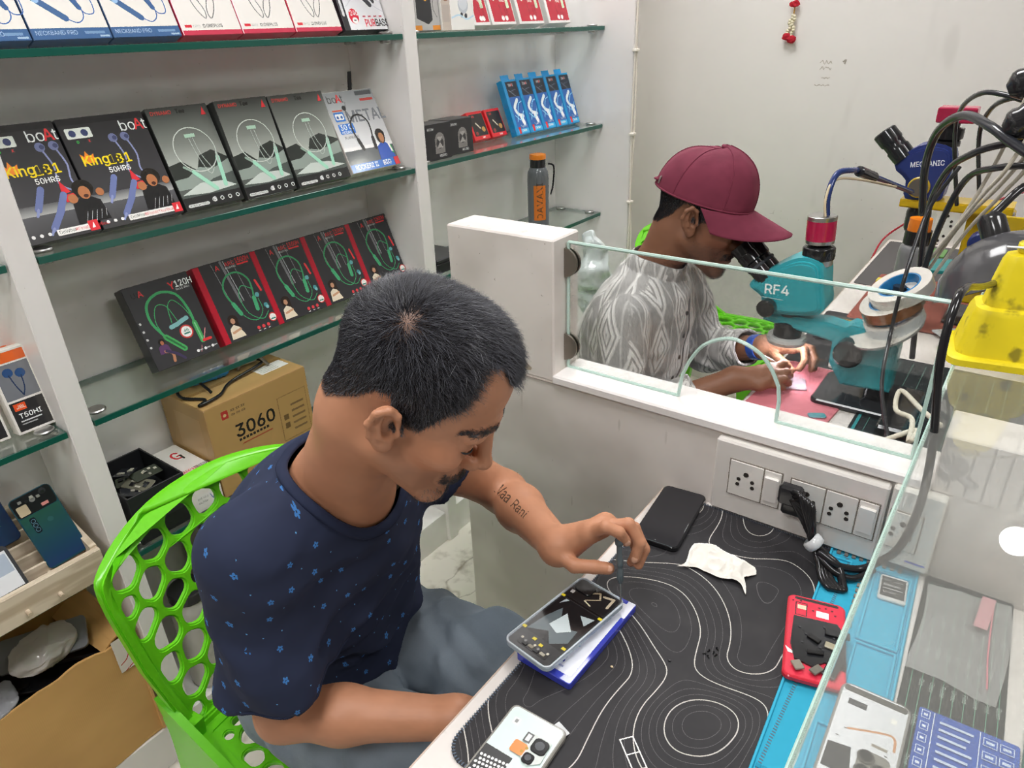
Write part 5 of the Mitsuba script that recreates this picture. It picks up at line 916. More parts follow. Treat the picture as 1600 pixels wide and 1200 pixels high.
def ikat_tex(p, n, uv):
    ax, ay = dr.abs(n.x), dr.abs(n.y); side = ay > ax; a = dr.select(side, p.x + .12 * p.z, p.y); b = p.z + fbm(p.x * 12, p.y * 12, p.z * 12, 2) * .015
    u = a * 15; c = dr.floor(u); x = dr.abs(u - c - .5) * 2; odd = c - 2 * dr.floor(c / 2); v = b * 6.5 + odd * .5; y = dr.abs(v - dr.floor(v) - .5) * 2
    dia = x + y * .9; st = dr.abs(dr.sin(dia * 9.0)); w = smoothstep(.45, .65, st) * smoothstep(1.15, .8, dia) + smoothstep(.9, .98, x) * .5
    fz = noise(p.x * 500, p.y * 60, p.z * 60)
    return rgbmix('#92908e', '#d6d4d1', dr.clip(w * .8 + fz * .15 - .05 + smoothstep(.5, .75, fbm(p.x * 7, p.y * 7, p.z * 6, 2)) * .15, 0, 1))
mat('ikat', rough=0.8, spec=0.25, sheen=.2, tex=ikat_tex); mat('maroon', rough=.8, spec=.25, sheen=.4, tex=lambda p, n, uv: rgbmix('#7c3448', '#6a2a3c', fbm(p.x * 40, p.y * 40, p.z * 40, 3) + .2 * noise(p.x * 800, p.y * 800, p.z * 800)))
SK1, SK2 = np.array(lin('#b68062')), np.array(lin('#7e5641'))
HTH = [0, 12, 25, 44, 48, 52, 59, 64, 78, 88, 100, 112, 125, 150, 180]; HZ = [.088, .093, .113, .109, .078, .060, .045, .012, .002, .004, .040, .030, .004, -.034, -.042]
def skin_colors(v, Mh, base, seed, hairmask=True, beard=.5, reach=.17):
    q = loc(v, Mh); c = np.tile(base, (len(v), 1)) * (0.92 + .16 * meshkit.fbm(v * 45, 3, seed))[:, None]
    near = np.linalg.norm(q, axis=1) < reach
    red = np.exp(-((q[:, 0] - .06) ** 2 + (np.abs(q[:, 1]) - .05) ** 2 + (q[:, 2] + .02) ** 2) / .0012) * .18 * near; c = c * (1 - red[:, None]) + np.array(lin('#b5654a')) * red[:, None]
    if hairmask:
        e = hairline(q, HTH, HZ); inside = np.clip((e + .004) / .010, 0, 1) * near * np.clip((.0795 - np.abs(q[:, 1])) / .003 + 1 * (q[:, 2] > .045), 0, 1)
        sp = np.exp(-((q[:, 0] + .044) ** 2 + (q[:, 1] + .046) ** 2) / .00016) * (q[:, 2] > .08); inside = inside * (1 - .22 * sp)
        c = c * (1 - .93 * inside[:, None]) + np.array(lin('#1d1a1a')) * .93 * inside[:, None]
    lip = np.exp(-((q[:, 0] - .098) ** 2 / .0002 + (q[:, 1]) ** 2 / .0006 + (q[:, 2] + .061) ** 2 / .00008)) * near; c = c * (1 - .6 * lip[:, None]) + np.array(lin('#80483c')) * .6 * lip[:, None]
    st = (np.clip((-.030 - q[:, 2]) / .02, 0, 1) * np.clip((q[:, 0] - .0) / .03, 0, 1) * np.clip((q[:, 2] + .125) / .01, 0, 1) * near * beard); c = c * (1 - .45 * st[:, None]) + np.array(lin('#3a2c26')) * .45 * st[:, None]
    return c
def facial_hair(k, m, Mh, g, n_m, n_b, lashes=True):
    q = loc(m.triangles_center, Mh); R = Mh[:3, :3]
    def grow(w, n, dirl, L, r, lift, nm):
        if w.sum() <= 0: return
        p, nn = sample(m, n, g, w); ql = loc(p, Mh); dl = np.array([dirl(x) for x in ql]) @ R.T; add(nm, strands(p, nn, dl, L, r, lift, g, .35), 'hair', k, kind='stuff')
    ay = np.abs(q[:, 1])
    grow(((np.abs(q[:, 2] - (.0395 - .9 * np.maximum(ay - .045, 0) + .08 * (ay - .02))) < .0033) & (ay > .010) & (ay < .056) & (q[:, 0] > .05)) * 1.0, 750, lambda x: V(-.15, math.copysign(1, x[1]), .25), .008, .00028, .35, 'eyebrow_hair')
    grow(((q[:, 0] > .085) & (ay < .030) & (q[:, 2] < -.0405 + .0 - .25 * ay) & (q[:, 2] > -.0535 - .35 * ay)) * 1.0, n_m, lambda x: V(-.1, math.copysign(.9, x[1]), -.7), .0065, .00026, .4, 'moustache_hair')
    if n_b: grow(((q[:, 0] > .055) & (ay < .032) & (q[:, 2] < -.078) & (q[:, 2] > -.118)) * (1.0 + 2 * (ay < .016)), n_b, lambda x: V(.3, 0, -1), .0075, .00026, .8, 'beard_hair')
def person_eyes(k, Mh):
    for s in (-1, 1):
        add('eyelash', tf(tube([(.0815, s * .0175, .006), (.0895, s * .025, .0035), (.0905, s * .033, .0025), (.0865, s * .041, .0035), (.080, s * .047, .0055)], .0009, 6, 4), Mh), 'hair', k, True)
        add('eye_white', tf(tube([(.0835, s * .020, .0045), (.0893, s * .026, .0018), (.0902, s * .033, .0007), (.0865, s * .0405, .0018), (.082, s * .045, .0035)], .0007, 6, 4), Mh), 'gloss', k, True, '#54443c')
# ------------------------------------------------ the man in the navy shirt
m1 = thing('person', 'seated man with short black hair in a navy flowered shirt repairing a phone', 'person')
Mh = headframe((-.505, .479, 1.146), 27, 35, 2.8, .955); G = lambda *a: tuple((Mh @ V(*a, 1))[:3])
NB = V(-.655, .478, .965); SHR, ELR, WRR = V(-.655, .335, .955), V(-.654, .325, .690), V(-.452, .447, .698); SHL, ELL, WRL = V(-.70, .635, .950), V(-.612, .772, .800), V(-.432, .660, .845)
def neck_sdf(p):
    d = head_sdf(loc(p, Mh)) * .955; d = smin(d, chain(p, [G(-.035, 0, .0), G(-.030, 0, -.05), tuple(NB), tuple(NB - V(.12, 0, .10))], [.055, .053, .063, .066], .03), .018)
    d = smin(d, rc(p, NB + V(.0, 0, -.012), SHR + V(.0, .03, -.02), .046, .044), .03); return smin(d, rc(p, NB + V(0, 0, -.012), SHL + V(.0, -.03, -.02), .046, .044), .03)
headm = snets(neck_sdf, (-.82, .25, .82), (-.34, .73, 1.34), .0023)
def armr_sdf(p):
    d = chain(p, [SHR, SHR * .45 + ELR * .55, ELR], [.045, .041, .034], .02); d = smin(d, chain(p, [ELR, ELR * .65 + WRR * .35, WRR], [.0345, .0355, .026], .02), .02)
    w = WRR; kn = [w + V(.085, .030, -.012), w + V(.088, .052, -.016), w + V(.082, .072, -.022), w + V(.070, .088, -.030)]
    fg = [([kn[i], kn[i] + V(.038, .012, -.012), kn[i] + V(.052, .018, -.034), kn[i] + V(.048, .02, -.052)], .0088) for i in range(4)] + [([w + V(.025, .0, -.012), w + V(.058, -.004, -.03), w + V(.085, .012, -.045), w + V(.10, .02, -.05)], .0105)]
    return smin(d, hand(p, w, kn, fg), .018)
armr = snets(armr_sdf, (-.74, .24, .57), (-.28, .60, 1.02), .0032)
KN = [V(-.388, .672, .882), V(-.380, .690, .884), V(-.384, .708, .875), V(-.394, .723, .862)]
FG = [([KN[0], V(-.362, .668, .905), V(-.346, .676, .898), V(-.340, .685, .880)], .0092), ([KN[1], V(-.346, .703, .894), V(-.328, .704, .870), V(-.331, .697, .846)], .0094), ([KN[2], V(-.346, .721, .876), V(-.327, .717, .850), V(-.330, .707, .828)], .0090), ([KN[3], V(-.361, .734, .852), V(-.344, .729, .832), V(-.347, .719, .815)], .0080),
      ([V(-.418, .646, .845), V(-.394, .642, .842), V(-.370, .655, .842), V(-.355, .667, .838)], .0108)]
def arml_sdf(p):
    d = chain(p, [SHL, SHL * .5 + ELL * .5, ELL], [.045, .041, .034], .02); d = smin(d, chain(p, [ELL, ELL * .68 + WRL * .32, WRL], [.0345, .0355, .0235], .02), .02)
    return smin(d, hand(p, WRL, KN, FG), .014)
arml = snets(arml_sdf, (-.78, .56, .70), (-.29, .84, 1.03), .0025)
bodym = cat(headm, armr, arml)
body(m1, bodym, 'skin', smooth=True, color=skin_colors(bodym.vertices, Mh, SK1, 2))
g = np.random.default_rng(21)
q = loc(headm.triangles_center, Mh); e = hairline(q, HTH, HZ); okk = (e > .002) & (q[:, 2] > -.05) & (np.linalg.norm(q, axis=1) < .16) & ~((np.abs(q[:, 1]) > .0785) & (q[:, 2] < .05))
bald = np.exp(-((q[:, 0] + .044) ** 2 + (q[:, 1] + .046) ** 2) / .00014) * (q[:, 2] > .08)
p_, n_ = sample(headm, 26000, g, okk * (1 - .62 * bald)); ql = loc(p_, Mh); W0 = V(-.044, -.046, .106)
dv = ql - W0; rad = np.linalg.norm(dv, axis=1)[:, None]; sw = np.stack([-dv[:, 1], dv[:, 0], 0 * dv[:, 0]], 1) * np.exp(-rad * 30); dl = dv / (rad + 1e-6) + sw * 10 + np.stack([.3 + 0 * rad[:, 0], 0 * rad[:, 0], -.9 * (ql[:, 2] < .06)], 1)
ee = hairline(ql, HTH, HZ); Lh = np.interp(ql[:, 2], [-.03, .03, .07, .12], [.0035, .006, .013, .019]) * (.75 + .5 * g.random(len(ql))) * np.clip(.35 + ee / .03, .35, 1)
add('hair', strands(p_, n_, dl @ Mh[:3, :3].T, Lh, .00036, np.interp(ql[:, 2], [0, .1], [.6, .75]), g, .32), 'hair', m1, kind='stuff', label='short black hair with a thin whorl at the crown')
p_, n_ = sample(headm, 9000, g, okk * (1 - .7 * bald)); ql = loc(p_, Mh); dv = ql - W0; dl = dv / (np.linalg.norm(dv, axis=1)[:, None] + 1e-6) + np.stack([.3 + 0 * dv[:, 0], 0 * dv[:, 0], -.9 * (ql[:, 2] < .06)], 1)
add('hair_tips', strands(p_, n_, dl @ Mh[:3, :3].T, np.interp(ql[:, 2], [-.03, .03, .07, .12], [.004, .007, .014, .021]) * (.8 + .4 * g.random(len(ql))), .00036, np.interp(ql[:, 2], [0, .1], [.65, .85]), g, .38), 'hairtip', m1, kind='stuff')
facial_hair(m1, headm, Mh, g, 800, 420); person_eyes(m1, Mh)
LAT = unit(V(-.22, .975, 0))
ST1 = [((-.82, .52, .50), .168, .142), ((-.815, .515, .64), .172, .150), ((-.775, .505, .78), .174, .142), ((-.720, .492, .875), .172, .122), ((-.675, .482, .940), .130, .088), ((-.638, .478, .985), .070, .062)]
SLR, SLL = SHR * .38 + ELR * .62, SHL * .45 + ELL * .55
def shirt_sdf(p):
    d = trunk(p, LAT, ST1)
    for S_, E_, f_ in ((SHR, ELR, .70), (SHL, ELL, .44)):
        Q = S_ + (E_ - S_) * f_; d = smin(d, rc(p, S_ * .8 + NB * .2 + V(0, 0, .002), S_, .056, .056), .05); d = smin(d, smax(rc(p, S_, Q + (E_ - S_) * .3, .057, .076), (p - Q) @ unit(E_ - S_), .004), .03)
    w = meshkit.fbm(p * V(9, 9, 16) + V(3, 1, 0), 2, 4) - .5; f1 = np.sin((p @ V(40, 18, 55)) + 6 * w); f2 = np.sin(p @ V(-25, 45, 30) + 7 * w)
    low = np.clip((.93 - p[:, 2]) / .12, 0, 1); arm_ = np.exp(-(np.linalg.norm(p - V(-.62, .40, .80), axis=1) / .13) ** 2) + np.exp(-(np.linalg.norm(p - V(-.70, .50, .62), axis=1) / .16) ** 2)
    return d - .007 * low * f1 * (.4 + w) - .004 * low * f2 - .012 * w * low - .006 * arm_ * np.sin(p @ V(90, -20, 75) + 8 * w)
sh = snets(shirt_sdf, (-1.06, .20, .44), (-.50, .88, 1.08), .0052)
nk = NB + V(.012, 0, .02); NN = V(.50, -.02, .86)
sh = tidy(openhem(openneck(opencap(opencap(sh, SHR + (ELR - SHR) * .70, ELR - SHR, .10, .0052), SHL + (ELL - SHL) * .44, ELL - SHL, .10, .0052), nk, NN, (1, 0, 0), .080, .082), .560))
add('shirt', thick(sh, .0022), 'navy', m1, True, label='navy short-sleeved shirt printed with small blue flowers')
cl = boundary_loop(sh, nk, .17)
add('collar', tube(cl[::2], .0075, 8, 2, True, flat=.55), 'navyrib', m1, True, label='plain navy ribbed collar'); 
for c, r_ in ((SHR + (ELR - SHR) * .70, .11), (SHL + (ELL - SHL) * .44, .10)):
    bl = boundary_loop(sh, c, r_)
    if len(bl) > 12: add('sleeve_hem', tube(bl[::2], .0026, 6, 2, True), 'navyrib', m1, True)
HR, HL = V(-.82, .435, .528), V(-.82, .605, .535); KR, KL = V(-.40, .435, .530), V(-.37, .655, .555)
def pants_sdf(p):
    d = trunk(p, LAT, [((-.83, .52, .535), .16, .10), ((-.83, .52, .60), .160, .118)])
    for h_, k_, a_ in ((HR, KR, KR + V(.02, 0, -.40)), (HL, KL, KL + V(.0, .0, -.43))): d = smin(d, chain(p, [h_, h_ * .4 + k_ * .6, k_], [.094, .086, .072], .03), .045); d = smin(d, chain(p, [k_, a_], [.072, .058], .03), .03)
    w = meshkit.fbm(p * 11, 2, 8) - .5; return d - .008 * np.sin(p @ V(30, 70, 20) + 9 * w) * (.5 + w) - .009 * w - .004 * np.sin(p @ V(75, -25, 15) + 6 * w)
pt = snets(pants_sdf, (-1.02, .30, .08), (-.24, .80, .70), .006)
pt = tidy(openhem(pt, .125))
add('trousers', thick(pt, .003), 'denim', m1, True, label='faded grey-blue trousers')
for k_ in (KR + V(.04, 0, -.44), KL + V(.02, .0, -.465)):
    sole = ext(Polygon(spline([(-.12, -.03), (-.13, 0), (-.12, .03), (0, .04), (.08, .047), (.135, .03), (.145, 0), (.135, -.03), (.08, -.045), (0, -.036)], 4)), .02); add('sandal', tf(sole, RZ((k_[0] + .03, k_[1], .0), 4)), 'matte', m1, color='#3a2c24'); add('foot', tf(snets(lambda p: smin(rc(p, (-.07, 0, .055), (.09, 0, .038), .034, .022), rc(p, (-.06, 0, .05), (-.06, 0, .12), .033, .034), .03), (-.12, -.06, 0), (.14, .06, .16), .008), RZ((k_[0] + .03, k_[1], .004), 4)), 'skin', m1, True, '#a56f4a')
# tattoo lettering on the left forearm and nails
def on_arm(a, b, f0, f1, side, r):
    ax = unit(b - a); s = unit(side - ax * (side @ ax)); t = np.cross(ax, s); return a, b, ax, s, t, r
fa, fb = ELL, WRL; ax_ = unit(fb - fa); sd = EYE - fa; sd = unit(sd - ax_ * (sd @ ax_)); tt = np.cross(sd, ax_)
v, f = text2d('Maa Rani', .017); q0 = fa + ax_ * .045
def wrapv(v2):
    out = []
    for x, y in v2 - [0, .010]:
        o = fa + ax_ * (.045 + x); ang_ = y / .038; d_ = sd * math.cos(ang_) + tt * math.sin(ang_); lo_, hi_ = .02, .06
        out.append((o, d_))
    O, D = np.array([a for a, _ in out]), np.array([b for _, b in out]); rr = np.full(len(O), .03)
    for _ in range(14): rr = rr - arml_sdf(O + D * rr[:, None]) * .8
    return O + D * (rr + .0004)[:, None]
add('tattoo', trimesh.Trimesh(wrapv(v), f, process=False), 'matte', m1, color='#5a4232', label='faded blue-black script tattoo on the forearm')
for pts, r0 in (FG[0], FG[1], FG[4]):
    a, b = pts[-2], pts[-1]; ax = unit(b - a); s = EYE - b; s = unit(s - ax * (s @ ax)); M = F(b - ax * .001 + s * r0 * .62, ax, np.cross(s, ax)); add('fingernail', tf(ball((0, 0, 0), (.0058, .0045, .0018), 2), M), 'gloss', m1, True, '#c99a80')
k = thing('screwdriver', 'slim grey precision screwdriver held upright over the opened phone', 'screwdriver')
t0, t1 = pix(970, 941, z=.7975), pix(967.5, 838, z=.889); ax = unit(t1 - t0); M = F(t0, np.cross(V(0, 1, 0), ax), np.cross(ax, np.cross(V(0, 1, 0), ax)))
body(k, tf(lathe([(0, .028), (.0026, .028), (.0048, .034), (.0050, .046), (.0038, .048), (.0038, .052), (.0052, .054), (.0052, .066), (.0040, .069), (.0040, .082), (.0058, .084), (.0062, .089), (.005, .093), (0, .094)], 18), M), 'gloss', smooth=40, color='#4d565a')
add('shaft', tf(cyl((0, 0, 0), (0, 0, .029), .0013, 10), M), 'steel', k, 40); add('swivel_cap', tf(cyl((0, 0, .094), (0, 0, .097), .0052, 16, c=.001), M), 'steel', k, 40)
# ------------------------------------------------ the man in the maroon cap
m2 = thing('person', 'man in a maroon cap and patterned grey shirt looking into a turquoise microscope', 'person')
Mk = headframe((-.601, 1.492, 1.118), 12, 19, -1); G2 = lambda *a: tuple((Mk @ V(*a, 1))[:3])
NB2 = V(-.705, 1.462, .960); SR2, ER2, WR2 = V(-.668, 1.285, .925), V(-.655, 1.232, .690), V(-.452, 1.405, .792); SL2, EL2, WL2 = V(-.700, 1.635, .935), V(-.620, 1.665, .725), V(-.450, 1.592, .800)
def neck2(p):
    d = head_sdf(loc(p, Mk)); d = smin(d, chain(p, [G2(-.032, 0, .0), G2(-.030, 0, -.05), tuple(NB2), tuple(NB2 - V(.07, 0, .1))], [.055, .052, .054, .058], .03), .018)
    d = smin(d, rc(p, NB2 - V(0, 0, .012), SR2 + V(0, .03, -.02), .045, .042), .03); return smin(d, rc(p, NB2 - V(0, 0, .012), SL2 + V(0, -.03, -.02), .045, .042), .03)
head2 = snets(neck2, (-.90, 1.22, .80), (-.45, 1.72, 1.28), .0028)
K1 = [V(-.392, 1.455, .812), V(-.388, 1.440, .806), V(-.390, 1.424, .798), V(-.398, 1.410, .790)]
F1 = [([K1[0], V(-.372, 1.478, .822), V(-.368, 1.496, .808), V(-.372, 1.505, .792)], .0092), ([K1[1], V(-.360, 1.462, .810), V(-.356, 1.480, .795), V(-.364, 1.492, .784)], .0094), ([K1[2], V(-.358, 1.446, .800), V(-.352, 1.462, .785), V(-.360, 1.474, .777)], .009), ([K1[3], V(-.366, 1.430, .790), V(-.358, 1.444, .779), V(-.364, 1.456, .774)], .008), ([V(-.440, 1.425, .795), V(-.420, 1.465, .800), V(-.395, 1.490, .800), V(-.378, 1.505, .790)], .0105)]
K2 = [V(-.380, 1.572, .822), V(-.375, 1.588, .824), V(-.378, 1.605, .818), V(-.388, 1.620, .810)]
F2 = [([K2[0], V(-.352, 1.555, .830), V(-.342, 1.535, .812), V(-.348, 1.524, .795)], .0092), ([K2[1], V(-.342, 1.572, .828), V(-.326, 1.556, .810), V(-.328, 1.545, .790)], .0094), ([K2[2], V(-.344, 1.592, .820), V(-.328, 1.578, .800), V(-.326, 1.566, .784)], .009), ([K2[3], V(-.356, 1.608, .808), V(-.342, 1.598, .790), V(-.338, 1.588, .778)], .008), ([V(-.430, 1.575, .800), V(-.405, 1.545, .802), V(-.380, 1.525, .800), V(-.362, 1.514, .792)], .0105)]
def armR2(p): d = smin(chain(p, [SR2, ER2], [.045, .036], .02), chain(p, [ER2, ER2 * .6 + WR2 * .4, WR2], [.036, .036, .026], .02), .02); return smin(d, hand(p, WR2, K1, F1), .014)
def armL2(p): d = smin(chain(p, [SL2, EL2], [.045, .036], .02), chain(p, [EL2, EL2 * .6 + WL2 * .4, WL2], [.036, .036, .026], .02), .02); return smin(d, hand(p, WL2, K2, F2), .014)
b2 = cat(head2, snets(armR2, (-.80, 1.15, .63), (-.33, 1.53, 1.0), .003), snets(armL2, (-.82, 1.49, .70), (-.30, 1.73, 1.0), .003))
body(m2, b2, 'skin', smooth=True, color=skin_colors(b2.vertices, Mk, SK2, 5, beard=.9))
g = np.random.default_rng(31); q = loc(head2.triangles_center, Mk); e = hairline(q, HTH, HZ); okk = (e > .001) & (q[:, 2] > -.05) & (q[:, 2] < .06) & (np.linalg.norm(q, axis=1) < .16) & ~((np.abs(q[:, 1]) > .0785) & (q[:, 2] < .05))
p_, n_ = sample(head2, 7000, g, okk * 1.0); ql = loc(p_, Mk); add('hair', strands(p_, n_, (np.stack([-.25 + 0 * ql[:, 0], 0 * ql[:, 0], -1 + 0 * ql[:, 0]], 1)) @ Mk[:3, :3].T, .009, .0004, .35, g, .2), 'hair', m2, kind='stuff', label='short black hair below the cap')
facial_hair(m2, head2, Mk, g, 700, 500); person_eyes(m2, Mk)
q = loc(head2.triangles_center, Mk); w = ((q[:, 2] < -.035) & (q[:, 0] > .015) & (q[:, 2] > -.118) & (np.linalg.norm(q, axis=1) < .16) & (np.abs(q[:, 1]) > .025)) * 1.0; p_, n_ = sample(head2, 1500, g, w)
add('stubble', strands(p_, n_, np.tile(V(.2, 0, -1) @ Mk[:3, :3].T, (len(p_), 1)), .0035, .0002, .4, g, .3), 'hair', m2, kind='stuff')
LT2 = unit(V(-.10, .99, 0))
ST2 = [((-.80, 1.47, .50), .165, .13), ((-.785, 1.47, .64), .165, .132), ((-.745, 1.47, .78), .175, .130), ((-.715, 1.465, .875), .174, .114), ((-.695, 1.462, .932), .132, .084), ((-.700, 1.462, .968), .070, .062)]
def shirt2(p):
    d = trunk(p, LT2, ST2)
    for S_, E_, W_e, f_ in ((SR2, ER2, WR2, .68), (SL2, EL2, WL2, .74)):
        d = smin(d, rc(p, S_, E_, .058, .055), .035); d = smin(d, smax(rc(p, E_, W_e, .054, .044), (p - E_ - (W_e - E_) * f_) @ unit(W_e - E_), .004), .022)
    w = meshkit.fbm(p * V(10, 10, 15), 2, 14) - .5; f1 = np.sin(p @ V(45, 22, 60) + 7 * w); near = np.exp(-((np.linalg.norm(p - ER2, axis=1)) / .14) ** 2) + np.exp(-((np.linalg.norm(p - EL2, axis=1)) / .14) ** 2)
    return d - .003 * f1 * (.35 + w) - .010 * w - .006 * near * np.sin(p @ V(70, -60, 90) + 5 * w)
s2 = snets(shirt2, (-1.00, 1.10, .44), (-.36, 1.86, 1.06), .0055); nk2 = NB2 + V(.012, 0, .02); NN2 = V(.42, 0, .9)
cR, cL = ER2 + (WR2 - ER2) * .68, EL2 + (WL2 - EL2) * .74
s2 = tidy(openhem(openneck(opencap(opencap(s2, cR, WR2 - ER2, .08, .0055), cL, WL2 - EL2, .08, .0055), nk2, NN2, (1, 0, 0), .068, .070), .540))
add('shirt', thick(s2, .0025), 'ikat', m2, True, label='grey shirt with a pale zigzag pattern')
cl = boundary_loop(s2, nk2, .15)[::2]
n2 = unit(NN2); cn = cl.mean(0); out = []
for k_, (up_, sc) in enumerate(((-.004, 1.02), (.014, 1.0), (.030, .93), (.031, .88), (.012, .93))): out.append(cn + (cl - cn) * sc + n2 * up_)
N_ = len(cl); vv = np.vstack(out); ff = []
for a in range(4):
    for i in range(N_):
        if i in (N_ - 1,): pass
        j = (i + 1) % N_; ff += [(a * N_ + i, a * N_ + j, a * N_ + N_ + j), (a * N_ + i, a * N_ + N_ + j, a * N_ + N_ + i)]
add('collar', trimesh.Trimesh(vv, ff, process=False), 'ikat', m2, True, label='upright shirt collar')
for i in range(6):
    z = .90 - i * .055; x0 = V(-.60, 1.455, z); dr_ = V(-1, 0, 0); t = 0.0
    o = V(-.5, 1.46 - .004 * i, z); 
    for _ in range(60): t += float(shirt2((o + dr_ * t)[None])[0]) * .8
    o = o + dr_ * t; add('button', tf(cyl((0, 0, -.001), (0, 0, .0025), .0052, 12, c=.0008), F(o, (0, 1, 0), (0, 0, 1))), 'gloss', m2, 40, '#2a2a2e')
PL = []
for z in np.linspace(.93, .58, 24):
    o, t = V(-.5, 1.474, z), 0.0
    for _ in range(50): t += float(shirt2((o + V(-1, 0, 0) * t)[None])[0]) * .8
    PL.append(o + V(-1, 0, 0) * t)
add('placket_edge', tube(PL, .0018, 5, 2), 'matte', m2, True, '#4a494c')
for c, r_ in ((cR, .08), (cL, .07)):
    bl = boundary_loop(s2, c, r_)
    if len(bl) > 12: add('cuff', tube(bl[::2], .004, 6, 2, True), 'ikat', m2, True)
HR2, HL2, KR2, KL2 = V(-.82, 1.385, .528), V(-.82, 1.555, .528), V(-.44, 1.38, .53), V(-.44, 1.57, .53)
def pants2(p):
    d = trunk(p, LT2, [((-.83, 1.47, .535), .16, .10), ((-.82, 1.47, .58), .158, .112)])
    for h_, k_ in ((HR2, KR2), (HL2, KL2)): d = smin(d, rc(p, h_, k_, .092, .070), .045); d = smin(d, rc(p, k_, k_ + V(.02, 0, -.42), .07, .056), .03)
    return d - .008 * (meshkit.fbm(p * 12, 2, 3) - .5)
add('trousers', snets(pants2, (-1.02, 1.25, .08), (-.30, 1.70, .70), .009), 'denim', m2, True)
for k_ in (KR2, KL2): add('shoe', tf(slab(.26, .09, .075, .04, .02), RZ((k_[0] + .05, k_[1], 0))), 'matte', m2, 30, '#2a2624')
# wristband on his left wrist
ax = unit(WL2 - EL2); M = F(WL2 - ax * .022, np.cross(ax, V(0, 0, 1)), np.cross(ax, np.cross(ax, V(0, 0, 1)))); k = thing('wrist_band', 'blue wrist band on the left wrist of the man in the cap', 'wrist band'); body(k, tf(lathe([(.029, -.012), (.0315, -.010), (.0315, .010), (.029, .012), (.0285, 0), (.029, -.012)], 24), M), 'gloss', smooth=40, color='#24479a')
k = thing('tweezers', 'thin steel tweezers in the right hand of the man in the cap', 'tweezers'); body(k, cat(tube([(-.43, 1.455, .845), (-.395, 1.485, .815), (-.352, 1.513, .7745)], [.003, .0026, .0006], 6), tube([(-.43, 1.455, .845), (-.390, 1.49, .812), (-.352, 1.513, .7745)], [.003, .0026, .0006], 6)), 'steel', smooth=True)
# cap
k = thing('cap', 'maroon six-panel baseball cap on the man at the turquoise microscope', 'cap')
def dome(u, v):
    a = u * 2 * math.pi; t = v * math.pi / 2; r_ = np.cos(t) ** .80
    x = -.008 + .1085 * np.cos(a) * r_; y = .0865 * np.sin(a) * r_; z = .042 + .008 * np.cos(a) + .108 * np.sin(t) ** .95 + .002 * np.sin(9 * a) * np.cos(t) * np.sin(2 * t)
    return np.stack([x, y, z], -1)
body(k, tf(thick(sheet(dome, 97, 22), .002), Mk), 'maroon', smooth=True)
for i in range(6):
    a = (i * 60 + 0) / 360; add('seam', tf(tube(np.array([dome(np.array(a), np.array(v)) for v in np.linspace(0, .97, 14)]) * 1.004, .0010, 5, 2), Mk), 'maroon', k, True)
add('top_button', tf(ball((-.008, 0, .1515), (.0085, .0085, .0050), 2), Mk), 'maroon', k, True)
def brim(u, v):
    a = (u - .5) * math.pi * .93; ri = v; x = .100 * np.cos(a) * 1.0 + ri * .104 * np.cos(a * .80) - .008; y = (.086 + ri * .004) * np.sin(a); z = .049 - .40 * (y ** 2) / .086 * (.3 + .7 * ri) - ri * .014
    return np.stack([x, y, z], -1)
add('brim', tf(thick(sheet(brim, 40, 12), .003), Mk), 'maroon', k, True)
add('sweat_band', tf(tube([dome(np.array(a), np.array(0.0)) for a in np.linspace(0, 1, 41)[:-1]], .0022, 6, 1, True), Mk), 'maroon', k, True)
add('back_strap', tf(tube([(-.106, .030, .045), (-.118, .0, .040), (-.112, -.034, .046)], .006, 8, 6, flat=.35), Mk), 'maroon', k, True); add('strap_buckle', tf(bev(.004, .010, .016, .001, (-.104, -.040, .042)), Mk), 'steel', k)
# ---------------------------------------------------------------- turquoise stereo microscope
mat('teal', '#2d9aa4', 0.3, coat=.4); mat('indigo', '#24336f', 0.3, coat=.3)
Ym = 1.52
def prof(P, y0, y1, b=.006):                      # side profile in x-z, thickened along y, chamfered
    s = Polygon(P); m = cat(*[tf(ext(s.buffer(-bb, join_style=1), h_), F((0, y_, 0), (1, 0, 0), (0, 0, 1), (0, -1, 0))) for bb, h_, y_ in ((0, y1 - y0 - 2 * b, y1 - b), (b * .6, y1 - y0 - b * .6, y1 - b * .3), (b, y1 - y0, y1))]); return m
k = thing('microscope', 'turquoise stereo microscope marked RF4 with a red camera on top, on the far desk', 'microscope')
add('head_body', prof(spline([(-.470, .985), (-.433, 1.022), (-.375, 1.058), (-.330, 1.050), (-.318, 1.0), (-.318, .945), (-.43, .930), (-.441, .962)], 4, True), Ym - .048, Ym + .048, .012), 'teal', k, 30)
p = Print(); p.text('RF4', -.434, .975, .021, '#e9f2f2', True, rot=4); p.rect(-.436, .966, -.392, .9675, '#cfe4e4'); p.put(k, F((0, Ym - .0487, 0), (1, 0, 0), (0, 0, 1), (0, -1, 0)), name='lettering')
for s in (-1, 1):
    a, b = V(-.437, Ym + s * .030, 1.000), V(-.505, Ym + s * .031, 1.062); ax = unit(b - a); M = F(a, V(0, 1, 0), np.cross(ax, V(0, 1, 0)))
    e_ = add('eyepiece', tf(lathe([(0, 0), (.019, 0), (.019, .03), (.0175, .032), (.0175, .045), (.021, .048), (.021, .068), (.0195, .07), (.0205, .085), (.0215, .092), (.017, .092), (.015, .086), (0, .086)], 24), M), 'gloss', k, 40, '#1b1c1e')
    add('eyepiece_ring', tf(lathe([(.0192, .030), (.0205, .031), (.0205, .036), (.0192, .037)], 24), M), 'matte', k, 40, '#3a3c40')
c0, c1 = V(-.3455, Ym, 1.040), V(-.352, Ym, 1.160); ax = unit(c1 - c0); M = F(c0, V(0, 1, 0), np.cross(ax, V(0, 1, 0)))
